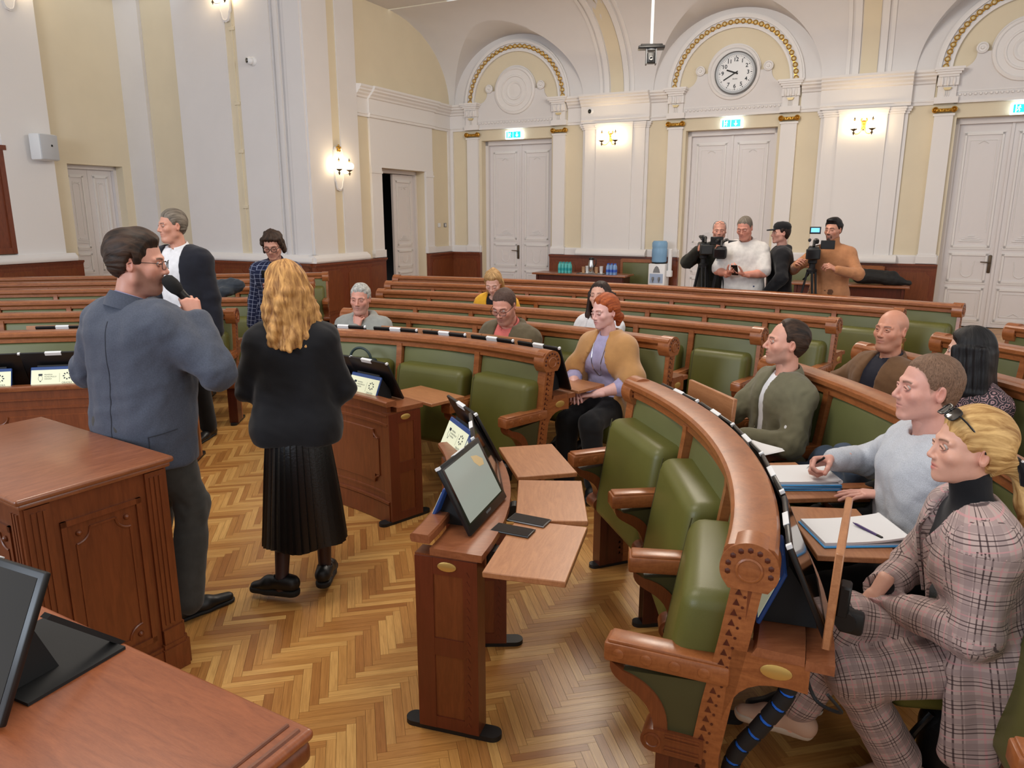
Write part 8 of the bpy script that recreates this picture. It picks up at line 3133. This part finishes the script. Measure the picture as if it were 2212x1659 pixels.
def sconce(M_, label, plate=True, s=1.0):
    r = empty('wall_lamp')
    r.matrix_world = M_ @ Matrix.Diagonal((s, s, s, 1))
    tag(r, label, 'wall lamp', 'twin globe wall lamps')
    if plate:
        pl_ = MB()
        out = [(0.0, -0.42), (0.06, -0.40), (0.09, -0.34), (0.10, -0.28), (0.13, -0.24), (0.13, 0.10), (0.145, 0.14), (0.13, 0.26), (0.09, 0.33), (0.0, 0.36)]
        pl_.prism(out + [(-x, z) for x, z in reversed(out[1:-1])], -0.03, 0.0, 'xz')
        pl_.tube([(x * 0.86, -0.032, z * 0.93) for x, z in out + [(-x, z) for x, z in reversed(out[1:-1])]], 0.009, 6, closed=True)
        pl_.build('cartouche', 'stucco_white', r)
        cr = MB()
        for i in range(5): cr.ball((0.045 * math.cos(2 * PI * i / 5 + PI / 2), -0.045, 0.31 + 0.045 * math.sin(2 * PI * i / 5 + PI / 2)), (0.022, 0.015, 0.022), 8)
        cr.ball((0, -0.05, 0.31), (0.03, 0.02, 0.03), 10)
        cr.build('gilt_flower', 'gold', r)
    else:
        cr = MB().rbox((-0.035, -0.03, -0.06), (0.035, 0.0, 0.07), 0.012, 2)
        for sg in (-1, 1): cr.tube([(sg * 0.02, -0.02, 0.05), (sg * 0.05, -0.03, 0.10), (sg * 0.035, -0.03, 0.13)], 0.010, 6)
        cr.ball((0, -0.03, 0.06), (0.035, 0.02, 0.035), 10)
        cr.build('gilt_mount', 'gold', r)
    for sg in (-1, 1):
        ar = MB().tube(spl([(0, -0.02, -0.02), (sg * 0.06, -0.09, -0.12), (sg * 0.13, -0.14, -0.12), (sg * 0.14, -0.15, -0.06)], 12), 0.008, 8)
        ao = ar.build('arm', 'brass' if not plate else 'stucco_white', r)
        Mg = Matrix.Translation((sg * 0.14, -0.15, 0))
        cu = MB().lathe([(0.0, -0.155), (0.010, -0.14), (0.012, -0.125), (0.026, -0.115), (0.010, -0.10), (0.010, -0.085), (0.050, -0.06), (0.058, -0.048), (0.03, -0.045)], 16, 0, Mg)
        cu.build('cup', 'bronze', ao)
        gl = MB().lathe([(0.03, -0.05), (0.068, -0.025), (0.078, 0.01), (0.070, 0.045), (0.04, 0.068), (0.012, 0.074)], 22, 0, Mg)
        gl.build('globe', 'globe_lit', ao)
        fi = MB().lathe([(0.020, 0.072), (0.012, 0.085), (0.020, 0.10), (0.010, 0.115), (0.004, 0.14), (0, 0.15)], 12, 0, Mg)
        fi.build('finial', 'bronze', ao)
    return r


sconce(A(PC[0] - 0.06, -0.125, 3.36), 'twin globe wall lamp on the white pilaster between the first two doors', False)
sconce(A(PC[1] + 0.02, -0.125, 3.36), 'twin globe wall lamp on the white pilaster beside the clock door', False)
sconce(A(0.05, -3.90, 2.72, PI / 2), 'twin globe wall lamp on the white pier next to the half open door')
sconce(A(-1.55, PY - 0.03, 5.50, 0), 'wall lamp high on the white pier above the cable groove')
sconce(A(XL + 0.10, -6.52, 5.60, PI / 2), 'wall lamp high on the white pillar above the loudspeaker')

sp = empty('loudspeaker')
sp.matrix_world = A(XL + 0.16, -6.38, 3.03, PI / 2)
tag(sp, 'white wall loudspeaker on the white pillar', 'loudspeaker')
MB().rbox((-0.20, -0.22, -0.22), (0.20, 0.0, 0.22), 0.03, 2, 0, Matrix.Rotation(0.25, 4, 'Z')).build('cabinet', 'white_plastic', sp)
MB().rbox((-0.185, -0.232, -0.205), (0.185, -0.215, 0.205), 0.006, 2, 0, Matrix.Rotation(0.25, 4, 'Z')).build('grille', plain('speaker_grille', (196, 200, 206), 0.7, bumpy=0.3, bscale=500), sp)
MB().box((0.03, -0.236, 0.01), (0.065, -0.230, 0.045), 0, Matrix.Rotation(0.25, 4, 'Z')).build('badge', 'black_plastic', sp)


def dome(M_, label):
    r = empty('security_camera')
    r.matrix_world = M_
    tag(r, label, 'camera', 'white security cameras')
    MB().lathe([(0.075, 0), (0.075, 0.02), (0.06, 0.045), (0.05, 0.05)], 20, 0, RX).build('mount', 'white_plastic', r)
    MB().ball((0, -0.075, 0), 0.062, 18).build('eyeball', 'white_plastic', r)
    MB().lathe([(0.040, 0.045), (0.040, 0.064), (0.034, 0.066), (0, 0.060)], 18, 0, Matrix.Translation((0, -0.075, 0)) @ Matrix.Rotation(-0.5, 4, 'Z') @ RX).build('lens', 'screen_dark', r)


dome(A(3.36, -0.02, 3.885), 'white ball security camera on the cornice beside the first lamp pilaster')
dome(A(-1.02, PY - 0.03, 4.42), 'white ball security camera on the white pier')
for y, lb in ((-0.53, 'white light switch plate on the cream wall by the half open door'), (-0.28, 'grey wall socket box on the cream wall near the corner')):
    r = empty('wall_switch')
    r.matrix_world = A(0.0, y, 1.66, PI / 2)
    tag(r, lb, 'switch')
    MB().rbox((-0.05, -0.02, -0.045), (0.05, 0.0, 0.045), 0.006, 1).build('plate', 'white_plastic' if y < -0.4 else 'grey_plastic', r)
    MB().box((-0.018, -0.026, -0.03), (0.018, -0.019, 0.03)).build('rocker', 'white_plastic', r)
# ceiling camera on a pole
cc = empty('ceiling_camera')
cc.matrix_world = A(5.71, -4.0, 4.12, 0.35)
tag(cc, 'black conference camera hanging from a white pole', 'camera')
MB().tube([(0, 0, 0.06), (0, 0, 1.56)], 0.022, 10).build('pole', 'white_plastic', cc)
MB().rbox((-0.18, -0.10, 0.0), (0.18, 0.10, 0.035), 0.012, 2).rbox((-0.15, -0.07, 0.035), (0.15, 0.07, 0.06), 0.01, 1).build('base', 'black_plastic', cc)
MB().rbox((-0.075, -0.07, -0.20), (-0.055, 0.07, 0.0), 0.006, 1).rbox((0.055, -0.07, -0.20), (0.075, 0.07, 0.0), 0.006, 1).lathe([(0.075, -0.02), (0.075, 0.0)], 16).build('yoke', 'grey_plastic', cc)
MB().rbox((-0.053, -0.06, -0.185), (0.053, 0.06, -0.045), 0.012, 2).build('head', 'black_plastic', cc)
MB().lathe([(0.032, 0.05), (0.032, 0.07), (0.026, 0.072), (0, 0.064)], 18, 0, Matrix.Translation((0, 0, -0.13)) @ RX).build('lens', 'screen_dark', cc)
# papers in the wooden box by the pier
wb = tag(MB().rbox((-0.16, -0.02, -0.12), (0.16, 0.0, 0.12), 0.006, 1).build('notice_board', 'paper', None, A(-3.02, -4.60, 0.74)), 'white notice sheet on the wainscot behind the suit man', 'notice')


# ------------------------------------------------------------------ video cameras on tripods
def tripod(x, y, zh, label, yaw=0.0, spread=0.27):
    r = empty('tripod', (x, y, 0), yaw)
    tag(r, label, 'tripod', 'camera tripods')
    MB().lathe([(0.05, zh - 0.16), (0.06, zh - 0.12), (0.035, zh - 0.10), (0.035, zh - 0.05), (0.05, zh - 0.04), (0.05, zh)], 16).build('head', 'black_matte', r)
    MB().tube([(0.03, 0.02, zh - 0.06), (0.10, 0.22, zh - 0.20), (0.12, 0.34, zh - 0.26)], 0.010, 6).build('pan_handle', 'black_matte', r)
    for k_ in range(3):
        a = 2 * PI * k_ / 3 + 0.5
        c, s = math.cos(a), math.sin(a)
        top = Vector((0.045 * c, 0.045 * s, zh - 0.14))
        ft = Vector((spread * c, spread * s, 0.012))
        md = top.lerp(ft, 0.5)
        t_ = Vector((-s, c, 0)) * 0.022
        lg = MB().tube([tuple(top + t_), tuple(md + t_)], 0.011, 6).tube([tuple(top - t_), tuple(md - t_)], 0.011, 6)
        lg.tube([tuple(md - (ft - md) * 0.06), tuple(ft)], 0.010, 6).ball(tuple(ft), 0.02, 8)
        lg.ball(tuple(md), (0.032, 0.032, 0.024), 8)
        lg.build('leg', 'black_matte', r)
    return r


def video_camera(x, y, z, yaw, label, lcd=False, s=1.0):
    r = empty('video_camera', (x, y, z), yaw)
    r.scale = (s, s, s)
    tag(r, label, 'video camera', 'video cameras on tripods')
    # lens towards +y
    MB().rbox((-0.06, -0.20, 0.0), (0.06, 0.14, 0.15), 0.02, 2).rbox((-0.05, -0.30, 0.02), (0.05, -0.19, 0.13), 0.01, 1).build('body', 'black_plastic', r)
    MB().lathe([(0.052, 0.0), (0.055, 0.10), (0.048, 0.12), (0.048, 0.14)], 18, 0, Matrix.Translation((0, 0.12, 0.075)) @ Matrix.Rotation(-PI / 2, 4, 'X')).build('lens', 'black_matte', r)
    MB().rbox((-0.075, 0.24, 0.02), (0.075, 0.33, 0.13), 0.008, 1).build('lens_hood', 'black_matte', r)
    MB().box((-0.060, 0.328, 0.032), (0.060, 0.332, 0.118)).build('hood_glass', 'screen_dark', r)
    MB().tube([(0, -0.15, 0.15), (0, -0.14, 0.21), (0, 0.10, 0.21), (0, 0.13, 0.15)], 0.015, 8).build('top_handle', 'black_plastic', r)
    MB().tube([(0.05, -0.02, 0.22), (0.05, 0.26, 0.22)], [0.018, 0.014], 10).build('shotgun_mic', 'black_matte', r)
    MB().rbox((-0.05, -0.34, 0.17), (0.01, -0.16, 0.22), 0.01, 1).lathe([(0.03, 0.0), (0.035, 0.05)], 12, 0, Matrix.Translation((-0.02, -0.34, 0.195)) @ Matrix.Rotation(PI / 2, 4, 'X')).build('viewfinder', 'black_plastic', r)
    lc = MB().rbox((-0.22, 0.02, 0.12), (-0.07, 0.035, 0.22), 0.005, 1).build('flip_screen', 'black_plastic', r)
    if lcd:
        MB().box((-0.06, 0.10, 0.27), (0.06, 0.115, 0.35), 0, Matrix.Rotation(0.35, 4, 'X')).build('lamp_panel', 'black_plastic', r)
        MB().box((-0.045, 0.1155, 0.285), (0.045, 0.118, 0.335), 0, Matrix.Rotation(0.35, 4, 'X')).build('lamp_glass', plain('lamp_blue', (90, 160, 235), 0.3, emit=(90, 160, 240), es=1.6), r)
    return r


tripod(2.36, 9.22, 1.42, 'black tripod closest to the water cooler')
video_camera(2.36, 9.22, 1.42, math.radians(172), 'black video camera in front of the man with glasses on his head')
tripod(2.56, 9.14, 1.38, 'black tripod between the bald cameraman and the polo shirt man', 0.6)
video_camera(2.56, 9.14, 1.38, math.radians(160), 'black video camera with square hood beside the bald cameraman')
tripod(3.46, 8.60, 1.40, 'black tripod in front of the man in tan turtleneck', 0.2)
video_camera(3.46, 8.60, 1.40, math.radians(158), 'black video camera with a blue lamp panel before the tan turtleneck man', True)
